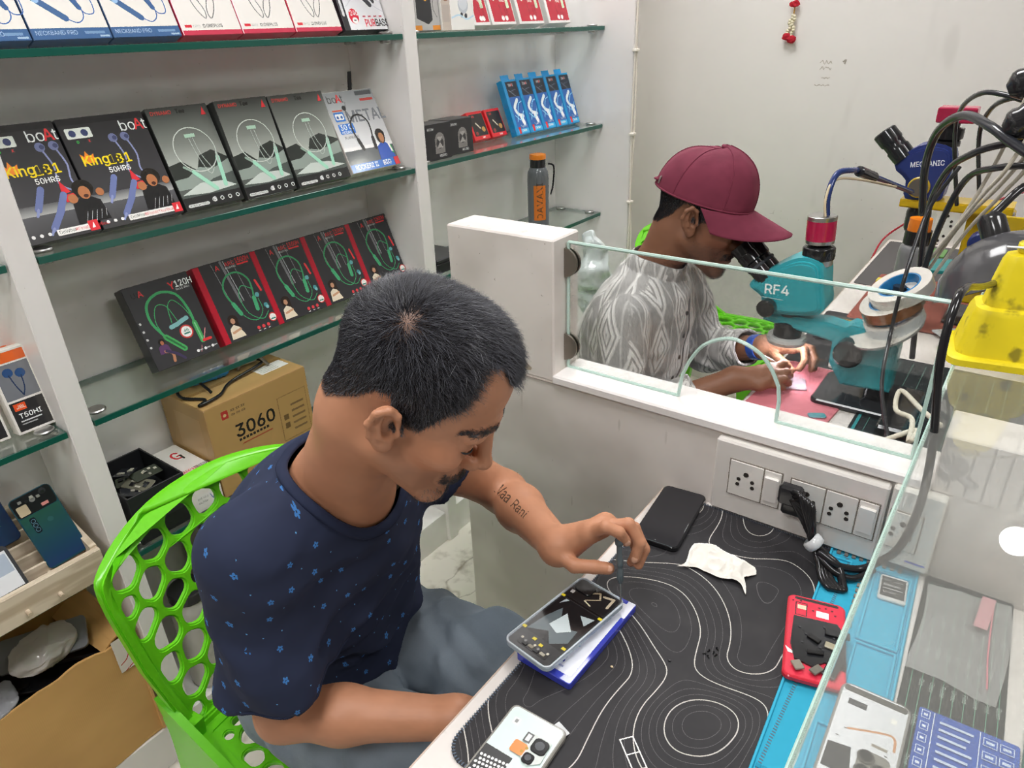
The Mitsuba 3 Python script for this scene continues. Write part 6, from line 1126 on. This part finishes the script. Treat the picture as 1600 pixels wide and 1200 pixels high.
add('photo_tube', tf(lathe([(0, 0), (.029, 0), (.029, .012), (0, .012)], 28), M), 'steel', k, 40); add('tube_ring', tf(lathe([(0, .012), (.031, .012), (.032, .016), (.032, .034), (.030, .037), (.022, .040), (0, .040)], 28), M), 'gloss', k, 40, '#1c1d1f')
cam = add('camera', tf(lathe([(0, .052), (.0285, .052), (.0285, .092), (0, .092)], 28), M), 'gloss', k, 40, '#a81f45', label='magenta red round camera')
add('camera__end_ring', tf(lathe([(0, .042), (.020, .042), (.0275, .045), (.0285, .052), (0, .052)], 28), M), 'steel', k, 40)
add('camera__end_cap', tf(lathe([(0, .092), (.0285, .092), (.0285, .100), (.026, .102), (0, .102)], 28), M), 'steel', k, 40)
add('zoom_knob', tf(cyl((-.420, Ym - .049, .948), (-.420, Ym - .072, .948), .019, 22, c=.003), np.eye(4)), 'gloss', k, 40, '#191a1c')
add('objective', lathe([(0, .868), (.027, .868), (.030, .875), (.030, .905), (.024, .910), (.024, .932), (0, .932)], 26).apply_translation((-.385, Ym, 0)), 'gloss', k, 40, '#242528'); add('ring_light', lathe([(.022, .858), (.040, .856), (.043, .864), (.040, .872), (.028, .872)], 28).apply_translation((-.385, Ym, 0)), 'gloss', k, 40, '#b7b8b6', label='pale ring light')
add('arm', prof([(-.435, .922), (-.435, .905), (-.30, .888), (-.20, .865), (-.165, .868), (-.165, .905), (-.23, .915), (-.30, .926)], Ym - .026, Ym + .026, .005), 'teal', k, 30)
add('focus_block', prof([(-.285, .905), (-.255, .93), (-.185, .925), (-.160, .90), (-.160, .80), (-.255, .795), (-.285, .84)], Ym - .030, Ym + .030, .006), 'teal', k, 30)
for s in (-1, 1): add('focus_knob', cyl((-.245, Ym + s * .031, .880), (-.245, Ym + s * .066, .880), .029, 26, c=.004), 'gloss', k, 40, '#1d1d1f')
add('post', cyl((-.185, Ym + .0, .775), (-.185, Ym, 1.02), .0125, 20), 'gloss', k, 40, '#2c2d30'); add('base', slab(.20, .16, .012, .015, .003, 5, .762, (-.20, Ym)), 'gloss', k, 30, '#26272a'); add('post_foot', cyl((-.185, Ym, .774), (-.185, Ym, .80), .026, 20, c=.003), 'gloss', k, 40, '#1d1d1f')
scene[k + '__work_light'] = None; del scene[k + '__work_light']
# tape rolls hung on the post
TA = unit(V(-.42, -.28, .86)); 
def roll(nm, lbl, c, ro, ri, w, c1, c2, m='film', cat_='tape roll'):
    k = thing(nm, lbl, cat_); M = F(c, np.cross(V(0, 1, 0), TA), np.cross(TA, np.cross(V(0, 1, 0), TA))); body(k, tf(lathe([(ri + .003, -w / 2), (ro, -w / 2), (ro, w / 2), (ri + .003, w / 2)], 40), M), m, smooth=40, color=c1)
    add('core', tf(lathe([(ri + .003, w / 2), (ri, w / 2 + .0005), (ri, -w / 2 - .0005), (ri + .003, -w / 2)], 40), M), 'gloss', k, 40, c2); add('top_film', tf(lathe([(ri + .0035, w / 2 + .0006), (ro - .0005, w / 2 + .0006)], 40), M), m, k, 40, '#d4d0c8'); return k
roll('tape_roll', 'clear adhesive tape roll with a blue core, uppermost on the microscope post', V(-.180, 1.50, 1.020), .058, .036, .022, '#cfcdc6', '#2f7fb8')
roll('tape_roll', 'brown heat-proof tape roll under the clear tape roll on the microscope post', V(-.190, 1.497, .990), .058, .036, .022, '#8a5a38', '#2f7fb8')
roll('tape_roll', 'transparent wide tape roll with a blue core below the brown tape roll', V(-.180, 1.497, .958), .055, .036, .020, '#c9cfd2', '#2f7fb8')
roll('spool_disc', 'flat grey transparent spool disc at the bottom of the stacked tape rolls', V(-.190, 1.495, .938), .070, .014, .004, '#8e918f', '#8e918f', cat_='disc')
# indigo microscope
Yb2 = 2.14
k = thing('microscope', 'indigo stereo microscope with a small red camera box at the back of the far desk', 'microscope')
add('head_body', prof(spline([(-.330, 1.150), (-.285, 1.200), (-.225, 1.205), (-.200, 1.175), (-.205, 1.10), (-.215, 1.070), (-.29, 1.070), (-.297, 1.115)], 3, True), Yb2 - .05, Yb2 + .05, .012), 'indigo', k, 30)
p = Print(); p.text('MECHANIC', -.292, 1.150, .0125, '#dfe4ee', True, rot=8, wide=.8); p.put(k, F((0, Yb2 - .0507, 0), (1, 0, 0), (0, 0, 1), (0, -1, 0)), name='lettering')
add('badge_ring', cyl((-.262, Yb2 - .049, 1.103), (-.262, Yb2 - .058, 1.103), .026, 26, c=.002), 'gloss', k, 40, '#b79a2f'); add('badge', cyl((-.262, Yb2 - .058, 1.103), (-.262, Yb2 - .060, 1.103), .022, 26), 'brushed', k, 40)
for s in (-1, 1):
    a, b = V(-.315, Yb2 + s * .032, 1.165), V(-.385, Yb2 + s * .033, 1.235); ax = unit(b - a); M = F(a, V(0, 1, 0), np.cross(ax, V(0, 1, 0)))
    add('eyepiece', tf(lathe([(0, 0), (.021, 0), (.022, .03), (.019, .034), (.019, .05), (.022, .054), (.022, .085), (.018, .088), (0, .084)], 22), M), 'gloss', k, 40, '#202326')
M = RZ((-.228, Yb2, 1.200)); add('photo_tube', tf(lathe([(0, 0), (.030, 0), (.030, .012), (.026, .014), (.033, .018), (.033, .042), (.02, .045), (.022, .055), (0, .055)], 26), M), 'gloss', k, 40, '#1b1c1e'); add('camera', tf(bev(.085, .060, .036, .003, (.01, 0, .056)), M), 'gloss', k, color='#a02545', label='red camera box')
add('stand_arm', cat(prof([(-.30, 1.068), (-.30, 1.048), (-.05, 1.045), (-.05, 1.07)], Yb2 - .045, Yb2 + .045, .004)), 'gloss', k, 30, '#c9a81e', label='yellow metal stand arm'); add('objective', lathe([(0, .98), (.026, .98), (.030, .99), (.030, 1.03), (.024, 1.048), (0, 1.048)], 24).apply_translation((-.255, Yb2, 0)), 'gloss', k, 40, '#26282b')
add('stand_plate', bx(-.145, Yb2 + .01, .80, -.045, Yb2 + .05, 1.05, .004), 'gloss', k, color='#c9a81e'); add('stand_base', slab(.16, .16, .014, .012, .003, 5, .7605, (-.06, Yb2)), 'gloss', k, 30, '#2a2b2e'); add('column', cyl((-.06, Yb2, .774), (-.06, Yb2, 1.05), .014, 18), 'steel', k, 40)
for s in (-1, 1): add('focus_knob', cyl((-.10, Yb2 + s * .046, .985), (-.10, Yb2 + s * .085, .985), .026, 22, c=.004), 'gloss', k, 40, '#28346f')
# spray bottle with brown liquid
k = thing('flux_bottle', 'tall bottle of brown liquid with a black and orange cap on the far desk', 'bottle'); o = (-.232, 2.02, .7665)
body(k, tf(lathe([(0, .10), (.037, .10), (.037, .19), (.034, .205), (.026, .212), (0, .212)], 30), RZ(o)), 'film', smooth=40, color='#77787a'); add('liquid', tf(lathe([(0, 0), (.035, 0), (.037, .004), (.037, .10), (0, .10)], 30), RZ(o)), 'gloss', k, 40, '#5f3a2a', label='brown liquid'); add('cap', tf(lathe([(0, .212), (.031, .212), (.031, .245), (0, .245)], 26), RZ(o)), 'gloss', k, 40, '#1d1d1f'); add('cap_top', tf(lathe([(0, .245), (.027, .245), (.026, .275), (0, .278)], 26), RZ(o)), 'gloss', k, 40, '#e07a22')
# ---------------------------------------------------------------- mats and clutter on the far desk
def flat(nm, lbl, catg, x0, y0, x1, y1, col, t=.0025, z=DK, rot=0, m='matte', r=.006, group=None):
    k = thing(nm, lbl, catg, group); M = RZ(((x0 + x1) / 2, (y0 + y1) / 2, z), rot); body(k, tf(slab(x1 - x0, y1 - y0, t, min(r, (x1 - x0) / 3, (y1 - y0) / 3), .0005), M), m, color=col); return k, M @ RZ((0, 0, t))
k, M = flat('work_mat', 'pink silicone work mat under the turquoise microscope', 'mat', -.405, 1.345, -.235, 1.625, '#c8757e', .004, rot=-4, r=.012)
flat('phone_board', 'bright phone circuit board being worked on between the hands', 'circuit board', -.375, 1.475, -.325, 1.535, '#c9b8c4', .003, DK + .0045, 20, 'gloss')
k, M = flat('green_grip', 'grey-teal sliver of torn film at the edge of the pink mat', 'film', -.285, 1.375, -.250, 1.395, '#4f8f99', .002, DK + .0045, 30, 'gloss')
k, M = flat('keyboard_mat', 'black repair mat printed with green grid lines on the far desk', 'mat', -.205, 1.12, .25, 1.78, '#20272a', .0025, r=.012); p = Print()
for i in range(16): p.line([(-.20 + i * .027, -.31), (-.20 + i * .027, .31)], .0014, '#4d7a70')
for j in range(22): p.line([(-.21, -.30 + j * .028), (.21, -.30 + j * .028)], .0010, '#3d5f5c')
p.line([(-.218, -.32), (-.218, .32)], .006, '#3b8f93'); p.put(k, M)
k, M = flat('parts_card', 'dark grey card with a red and white dot near the partition glass', 'card', -.265, 1.13, -.205, 1.27, '#3b3d42', .004, DK, 8, 'gloss'); p = Print(); p.circ(.002, .03, .008, '#b8323c'); p.rect(-.003, .028, .006, .032, '#ece6e4'); p.text('V8', -.01, -.03, .012, '#8a8d92'); p.put(k, M)
flat('small_board', 'small dark circuit board with yellow edge beside the pink mat', 'circuit board', -.265, 1.625, -.205, 1.73, '#35404f', .004, DK, -10, 'gloss')
flat('yellow_strip', 'yellow striped packet strip under the microscope arm', 'packet', -.24, 1.58, -.228, 1.74, '#c9a52c', .003, DK + .0045, -12, 'gloss')
flat('dark_mat', 'dark rubber mat along the desk edge left of the microscope base', 'mat', -.412, 1.635, -.21, 2.02, '#3a3a3c', .002, r=.01)
flat('black_work_mat', 'black mat beneath the rear microscope on the far desk', 'mat', .07, 1.80, .42, 2.86, '#2c2d2f', .002, r=.01)
k, M = flat('grey_mat', 'plain dark grey rubber mat at the back left corner of the far desk', 'mat', -.410, 2.30, -.10, 2.84, '#5c5a5a', .003, r=.01)
k, M = flat('brick_mat', 'brick red silicone mat under the bottle on the far desk', 'mat', -.355, 1.98, .06, 2.42, '#93554a', .004, DK + .0022, 0, r=.012)
k, M = flat('black_packet', 'black packet with yellow print on the desk edge left of the red mat', 'packet', -.40, 1.80, -.27, 1.97, '#232324', .008, DK + .0022, 6, 'film'); p = Print()
for i in range(4): p.text('REPAIR', -.05, .055 - i * .035, .012, '#b79c2c', True)
p.put(k, M)
k, M = flat('green_tray_strip', 'green strip of circuit board lying on the dark grey mat', 'circuit board', -.36, 2.70, -.22, 2.80, '#5f9a4c', .004, DK + .0032, 0, 'gloss')
k, M = flat('teal_plate', 'teal plastic plate on the dark grey mat beside the bottle', 'plate', -.29, 2.52, -.10, 2.66, '#2b8f8f', .010, DK + .0032, 15, 'gloss')
k = thing('glue_box', 'small blue and yellow box standing on the brick red mat', 'box'); body(k, bev(.030, .030, .05, .001, (-.305, 2.13, DK + .0065)), 'print', color='#2c3270'); add('lid', bev(.0315, .0315, .022, .001, (-.305, 2.13, DK + .0565)), 'print', k, color='#d6c43a')
flat('white_cloth', 'white crumpled wipe with red print beside the raised left hand', 'wipe', -.32, 1.645, -.20, 1.735, '#d9d3cf', .005, DK + .0022, 10)
for i, (x, y, w, h, c, n) in enumerate(((-.06, 1.90, .12, .05, '#8fae78', 'pale green card lying on the black grid mat'), (.02, 1.86, .08, .04, '#c9b98f', 'cream card lying behind the tape rolls'), (-.10, 1.99, .09, .05, '#b9bcc0', 'silver foil pouch on the black grid mat'))):
    flat('small_card', n, 'card', x - w / 2, y - h / 2, x + w / 2, y + h / 2, c, .003, DK + .003 + .0035 * i, 20 * i, 'gloss')
k = thing('black_tool_clip', 'black plastic board clamp lying on the grid mat under the microscope post', 'clamp'); body(k, bev(.05, .09, .03, .005, (-.13, 1.40, DK + .003)), 'gloss', color='#1d1e20'); add('screw', cyl((-.13, 1.34, DK + .02), (-.13, 1.36, DK + .02), .006, 12), 'steel', k, 40)
# socket board on the back wall and the yellow tool holder
k = thing('wall_socket_board', 'white socket board on the back wall behind the bottle', 'switchboard'); a, b = pix(1458, 325, Y=2.88), pix(1508, 400, Y=2.88)
body(k, bx(a[0], 2.880, b[2], b[0] + .06, 2.8995, a[2], .003), 'gloss', color='#d6d2cb')
for i in range(2):
    for j in range(2):
        zc_, xc_ = b[2] + (a[2] - b[2]) * (.28 + .46 * i), a[0] + (b[0] + .06 - a[0]) * (.27 + .46 * j); add('module', bx(xc_ - .035, 2.878, zc_ - .04, xc_ + .035, 2.881, zc_ + .04, .0008), 'gloss', k, color='#e0dcd6')
        for dx, dz in ((0, .018), (-.014, 0), (.014, 0), (-.015, -.016), (.015, -.016)): add('socket_hole', cyl((xc_ + dx, 2.878, zc_ + dz), (xc_ + dx, 2.8768, zc_ + dz), .0048, 10), 'matte', k, 40, '#2a2624')
k = thing('yellow_tool_bracket', 'yellow sheet metal bracket with a round blue knob behind the cables', 'bracket'); M = RZ((-.035, 1.86, 0)); body(k, tf(cat(bx(-.05, 0, 1.0, .06, .01, 1.10, .002), bx(-.05, -.06, 1.0, .06, 0, 1.008, .002)), M), 'gloss', color='#c8ab22'); add('knob', tf(cyl((-.02, 0, 1.05), (-.02, -.02, 1.05), .022, 22, c=.003), M), 'gloss', k, 40, '#2a3c78'); add('foot', tf(bx(-.01, .0, .7605, .02, .03, 1.0, .002), M), 'gloss', k, color='#c8ab22')
k = thing('red_patterned_pouch', 'small red and yellow patterned pouch hanging by the yellow bracket', 'pouch'); body(k, crumple(ball((.045, 1.83, 1.06), (.022, .02, .045), 3), .02, 40, 4), 'gloss', smooth=True, color='#b5452c')
k = thing('storage_box', 'pale translucent plastic box at the right edge behind the cables', 'box'); body(k, bev(.12, .12, .30, .006, (.12, 1.90, DK + .001)), 'gloss', color='#b9bfae'); add('lid', bev(.124, .124, .02, .004, (.12, 1.90, DK + .301)), 'gloss', k, color='#cfd3c6')
# ---------------------------------------------------------------- cables at the right
def cable(nm, lbl, pts, r, col, grp=None, Yd=None, m='gloss'):
    k = thing(nm, lbl, 'cable', grp); P = [pix(x, y, Y=d) for x, y, d in pts]; body(k, tube(P, r, 8, 7), m, smooth=True, color=col); return k
cable('black_cable', 'thick black cable arching in front of the indigo microscope', [(1441, 335, 1.9), (1446, 260, 1.85), (1466, 205, 1.75), (1505, 180, 1.65), (1545, 196, 1.55), (1580, 222, 1.5), (1640, 262, 1.45)], .0085, '#2b2d33')
cable('black_cable', 'thin black cable looping highest at the right edge', [(1495, 320, 2.0), (1492, 215, 1.9), (1502, 170, 1.8), (1530, 147, 1.7), (1565, 147, 1.65), (1640, 170, 1.6)], .0048, '#22242a')
cable('black_cable', 'black cable dropping behind the highest loop', [(1530, 300, 2.0), (1530, 215, 1.9), (1545, 175, 1.8), (1575, 155, 1.7), (1640, 150, 1.65)], .0048, '#22242a')
cable('black_cable', 'black cable bowing toward the bottle', [(1432, 480, 1.85), (1448, 340, 1.8), (1478, 270, 1.7), (1520, 240, 1.6), (1570, 225, 1.55), (1640, 215, 1.5)], .0065, '#26282d')
cable('black_cable', 'straight black cable falling along the white wires', [(1425, 560, 1.7), (1440, 440, 1.7), (1470, 350, 1.7), (1510, 280, 1.65), (1560, 262, 1.55), (1640, 258, 1.5)], .0060, '#26282d')
cable('blue_cable', 'dark blue cable running from the red camera to the indigo microscope', [(1292, 338, 1.52), (1294, 305, 1.52), (1308, 272, 1.55), (1332, 266, 1.6), (1350, 270, 1.7), (1400, 290, 1.9), (1425, 300, 2.0)], .0062, '#27386b')
k = thing('cable_plug', 'black moulded plug in the middle of the dark blue cable', 'plug'); a, b = pix(1342, 267, Y=1.64), pix(1366, 277, Y=1.72); body(k, cyl(a, b, .011, 14, c=.003), 'gloss', smooth=40, color='#232428')
cable('cream_cable', 'thin cream cable beside the dark blue camera cable', [(1290, 345, 1.51), (1290, 312, 1.51), (1304, 282, 1.54), (1340, 280, 1.62), (1400, 292, 1.8)], .0026, '#cdbfa2', m='matte')
for i, (x0, y0, x1, y1, x2, y2) in enumerate(((1430, 432, 1490, 360, 1605, 150), (1438, 440, 1500, 352, 1605, 240), (1446, 448, 1510, 362, 1605, 262), (1424, 440, 1480, 372, 1570, 268))):
    cable('white_wire', ('longest', 'second', 'third', 'lowest')[i] + ' white wire of the diagonal bundle at the right', [(x0, y0, 1.75), (x1, y1, 1.68), ((x1 + x2) / 2 + 8, (y1 + y2) / 2 - 4 * i, 1.6), (x2, y2, 1.52), (x2 + 40, y2 - 60, 1.5)], .0034, '#cfc9bc', 'white wires in the diagonal bundle', m='matte')
cable('red_cable', 'thin red cable along the back wall behind the far desk', [(1290, 445, 2.6), (1340, 440, 2.6), (1378, 376, 2.85), (1420, 345, 2.86), (1450, 318, 2.86), (1520, 322, 2.86), (1600, 300, 2.86)], .0035, '#b02a3a')
cable('white_cable', 'white cord looping over the black grid mat behind the partition glass', [(1350, 700, 1.12), (1395, 683, 1.14), (1432, 672, 1.16), (1420, 690, 1.13), (1425, 655, 1.18), (1400, 640, 1.22), (1408, 610, 1.28), (1440, 640, 1.22), (1470, 665, 1.18)], .0042, '#d2ccbc', m='matte')
cable('grey_wire', 'slim black wire running down past the tape rolls', [(1388, 690, 1.15), (1378, 600, 1.3), (1392, 520, 1.42), (1412, 440, 1.42), (1450, 330, 1.5), (1500, 260, 1.5)], .0035, '#2a2b2f')
# hot air handles hanging top right
for i, (x0, y0, x1, y1, d) in enumerate(((1576, 142, 1625, 120, 1.6), (1570, 205, 1640, 170, 1.52))):
    k = thing('hot_air_handle', ('upper', 'lower')[i] + ' black ribbed hot air gun handle at the top right edge', 'hot air gun', None); a, b = pix(x0, y0, Y=d), pix(x1, y1, Y=d); L = np.linalg.norm(b - a); ax = unit(b - a); M = F(a, unit(np.cross(ax, V(0, 0, 1))), np.cross(ax, unit(np.cross(ax, V(0, 0, 1))))); pr_ = [(0, 0), (.012, 0), (.020, .008)] + [(.026 + .002 * (j % 2), .014 + j * .008) for j in range(10)] + [(.022, .10), (0, .10)]
    body(k, tf(lathe(pr_, 22), M), 'gloss', smooth=40, color='#1f2023'); add('bracket', tf(bx(-.006, -.006, .05, .006, .006, .14, .001), M), 'gloss', k, color='#2a2b2e')
# dome lamp head
k = thing('dome_lamp', 'dark grey metal lamp shade tilted over the glass counter at the right edge', 'lamp'); c = pix(1572, 425, Y=1.45); ax = unit(V(-.45, .25, .85)); M = F(c, np.cross(V(0, 1, 0), ax), np.cross(ax, np.cross(V(0, 1, 0), ax)))
body(k, tf(lathe([(.020, .066), (.045, .060), (.075, .042), (.100, .016), (.118, -.022), (.116, -.022), (.097, .016), (.072, .040), (.044, .057), (.018, .063)], 48), M), 'gloss', smooth=40, color='#47474a')
add('socket', tf(lathe([(0, .062), (.022, .062), (.022, .095), (.014, .105), (0, .105)], 24), M), 'gloss', k, 40, '#2a2a2c'); q = tf(ball((0, 0, .10), .001, 0), M).vertices.mean(0); add('neck', tube([q, q + V(.05, .06, .05), q + V(.14, .12, -.02), V(.30, 1.55, 1.02)], .007, 10, 8), 'gloss', k, True, '#2b2b2d'); add('foot', cyl((.30, 1.55, 1.009), (.30, 1.55, 1.025), .05, 24, c=.003), 'gloss', k, 40, '#2b2b2d')
# yellow cone-like tub
k = thing('yellow_tub', 'smudged bright yellow plastic tub upside down on the glass counter', 'tub'); o = V(.003, 1.275, 1.0085); M = RZ(o, 10); L4 = []
def lay(z, w, d, r): q = rrect(w, d, r, 5); return np.c_[q, np.full(len(q), z)]
rings = [lay(0, .150, .130, .02), lay(.010, .150, .130, .02), lay(.013, .140, .120, .02), lay(.014, .128, .108, .022), lay(.075, .108, .088, .022), lay(.085, .100, .080, .022), lay(.088, .082, .062, .02), lay(.155, .060, .044, .016), lay(.165, .052, .036, .014), lay(.168, .036, .024, .010)]
n_ = len(rings[0]); vv = np.vstack(rings + [[(0, 0, .168)], [(0, 0, 0)]]); ff = []
for a in range(len(rings) - 1):
    for i in range(n_): j = (i + 1) % n_; ff += [(a * n_ + i, a * n_ + j, a * n_ + n_ + j), (a * n_ + i, a * n_ + n_ + j, a * n_ + n_ + i)]
for i in range(n_): j = (i + 1) % n_; ff += [((len(rings) - 1) * n_ + i, (len(rings) - 1) * n_ + j, len(vv) - 2), (j, i, len(vv) - 1)]
mat('yellowtub', rough=.45, tex=lambda p, n, uv: rgbmix('#e3cf1c', '#6e6420', smoothstep(.60, .80, fbm(p.x * 40, p.y * 40, p.z * 30, 4)) * .8))
body(k, tf(trimesh.Trimesh(vv, ff, process=False), M), 'yellowtub', smooth=35); add('top_knob', tf(slab(.030, .026, .016, .008, .003, 5, .168), M), 'yellowtub', k, 35); add('strap', tf(tube([(-.03, -.006, .176), (0, -.014, .178), (.05, -.01, .172), (.12, .0, .150)], .004, 8, 6, flat=.4), M), 'matte', k, True, '#cfd2d4', label='pale grey strap')
# bag behind the man, garland and scribbles on the wall, ribbed panel, wall bulb
k = thing('plastic_bag', 'white plastic bag hanging beside the pillar behind the man in the cap', 'plastic bag'); c = pix(925, 430, Y=1.95); body(k, tf(crumple(ball((0, 0, 0), (.05, .05, .14), 4), .09, 14, 2), RZ(c)), 'film', smooth=50, color='#cdd6d6')
k = thing('garland', 'short hanging garland of red flowers and white beads on the back wall', 'garland'); c0 = pix(1243, 6, Y=2.885)
c1_, c2_ = pix(1230, 57, Y=2.885), pix(1237, 61, Y=2.885); b0_ = c0
add('string', cat(tube([c0 + V(0, 0, .25), c0, (c0 + c1_) / 2 + V(.004, 0, 0), c1_], .0018, 6, 4), tube([c0, (c0 + c2_) / 2 + V(-.004, 0, 0), c2_], .0018, 6, 4)), 'matte', k, True, '#b08a4a')
for e_ in (c1_, c2_):
    for t in np.linspace(.35, .9, 8): add('bead', ball(c0 + (e_ - c0) * t + V(.004 * math.sin(t * 20), -.003, 0), .0065, 1), 'gloss', k, True, '#d6cfb4')
for e_ in (c0, c1_, c2_): add('red_flower', crumple(ball(e_ + V(0, -.006, 0), (.016, .010, .013), 3), .012, 90, 2), 'matte', k, True, '#b01e2e')
p = Print(); pw = lambda x, y: (lambda q: (q[0], q[2]))(pix(x, y, Y=2.8995))
r = random.Random(9)
for row, (y, x0, x1) in enumerate(((98, 1282, 1300), (107, 1281, 1299), (122, 1284, 1296), (133, 1273, 1296))):
    pts = [pw(x0 + (x1 - x0) * i / 9, y + r.uniform(-3.5, 3.5) * (row < 2) + r.uniform(-1, 1)) for i in range(10)]; p.line(pts, .0022, '#a8a196', 3)
p.line([pw(1318, 96), pw(1322, 94), pw(1320, 99)], .006, '#98928a', 3); p.put('wall_back', F((0, 2.8999, 0), (1, 0, 0), (0, 0, 1), (0, -1, 0)), 'matte', 'pencil_scribble')
add('rib_backing', bx(-.20, 2.888, 1.93, .685, 2.8995, 2.24), 'matte', 'wall_back', color='#4c4a47')
for i in range(15): add('rib', bx(-.20 + i * .059, 2.870, 1.93, -.150 + i * .059, 2.889, 2.24, .004), 'ceil', 'wall_back')
k = thing('wall_bulb', 'round white bulb lamp on the back wall mirrored in the glass counter', 'lamp'); body(k, cyl((.235, 2.8995, 2.33), (.235, 2.86, 2.33), .045, 24, c=.004), 'gloss', smooth=40, color='#e8e8e8')
scene[k + '__bulb'] = {**mikit.ply(ball((.235, 2.83, 2.33), .055, 3), None, smooth=True), 'emitter': {'type': 'area', 'radiance': {'type': 'rgb', 'value': [16, 16, 14.5]}}}
# microscope ring light
sk = next(k for k in labels if k.startswith('microscope'))
scene[sk + '__lit_ring'] = {**mikit.ply(lathe([(.024, .8555), (.038, .8555)], 28).apply_translation((-.385, 1.52, 0)), None), 'emitter': {'type': 'area', 'radiance': {'type': 'rgb', 'value': [48, 46, 48]}}}
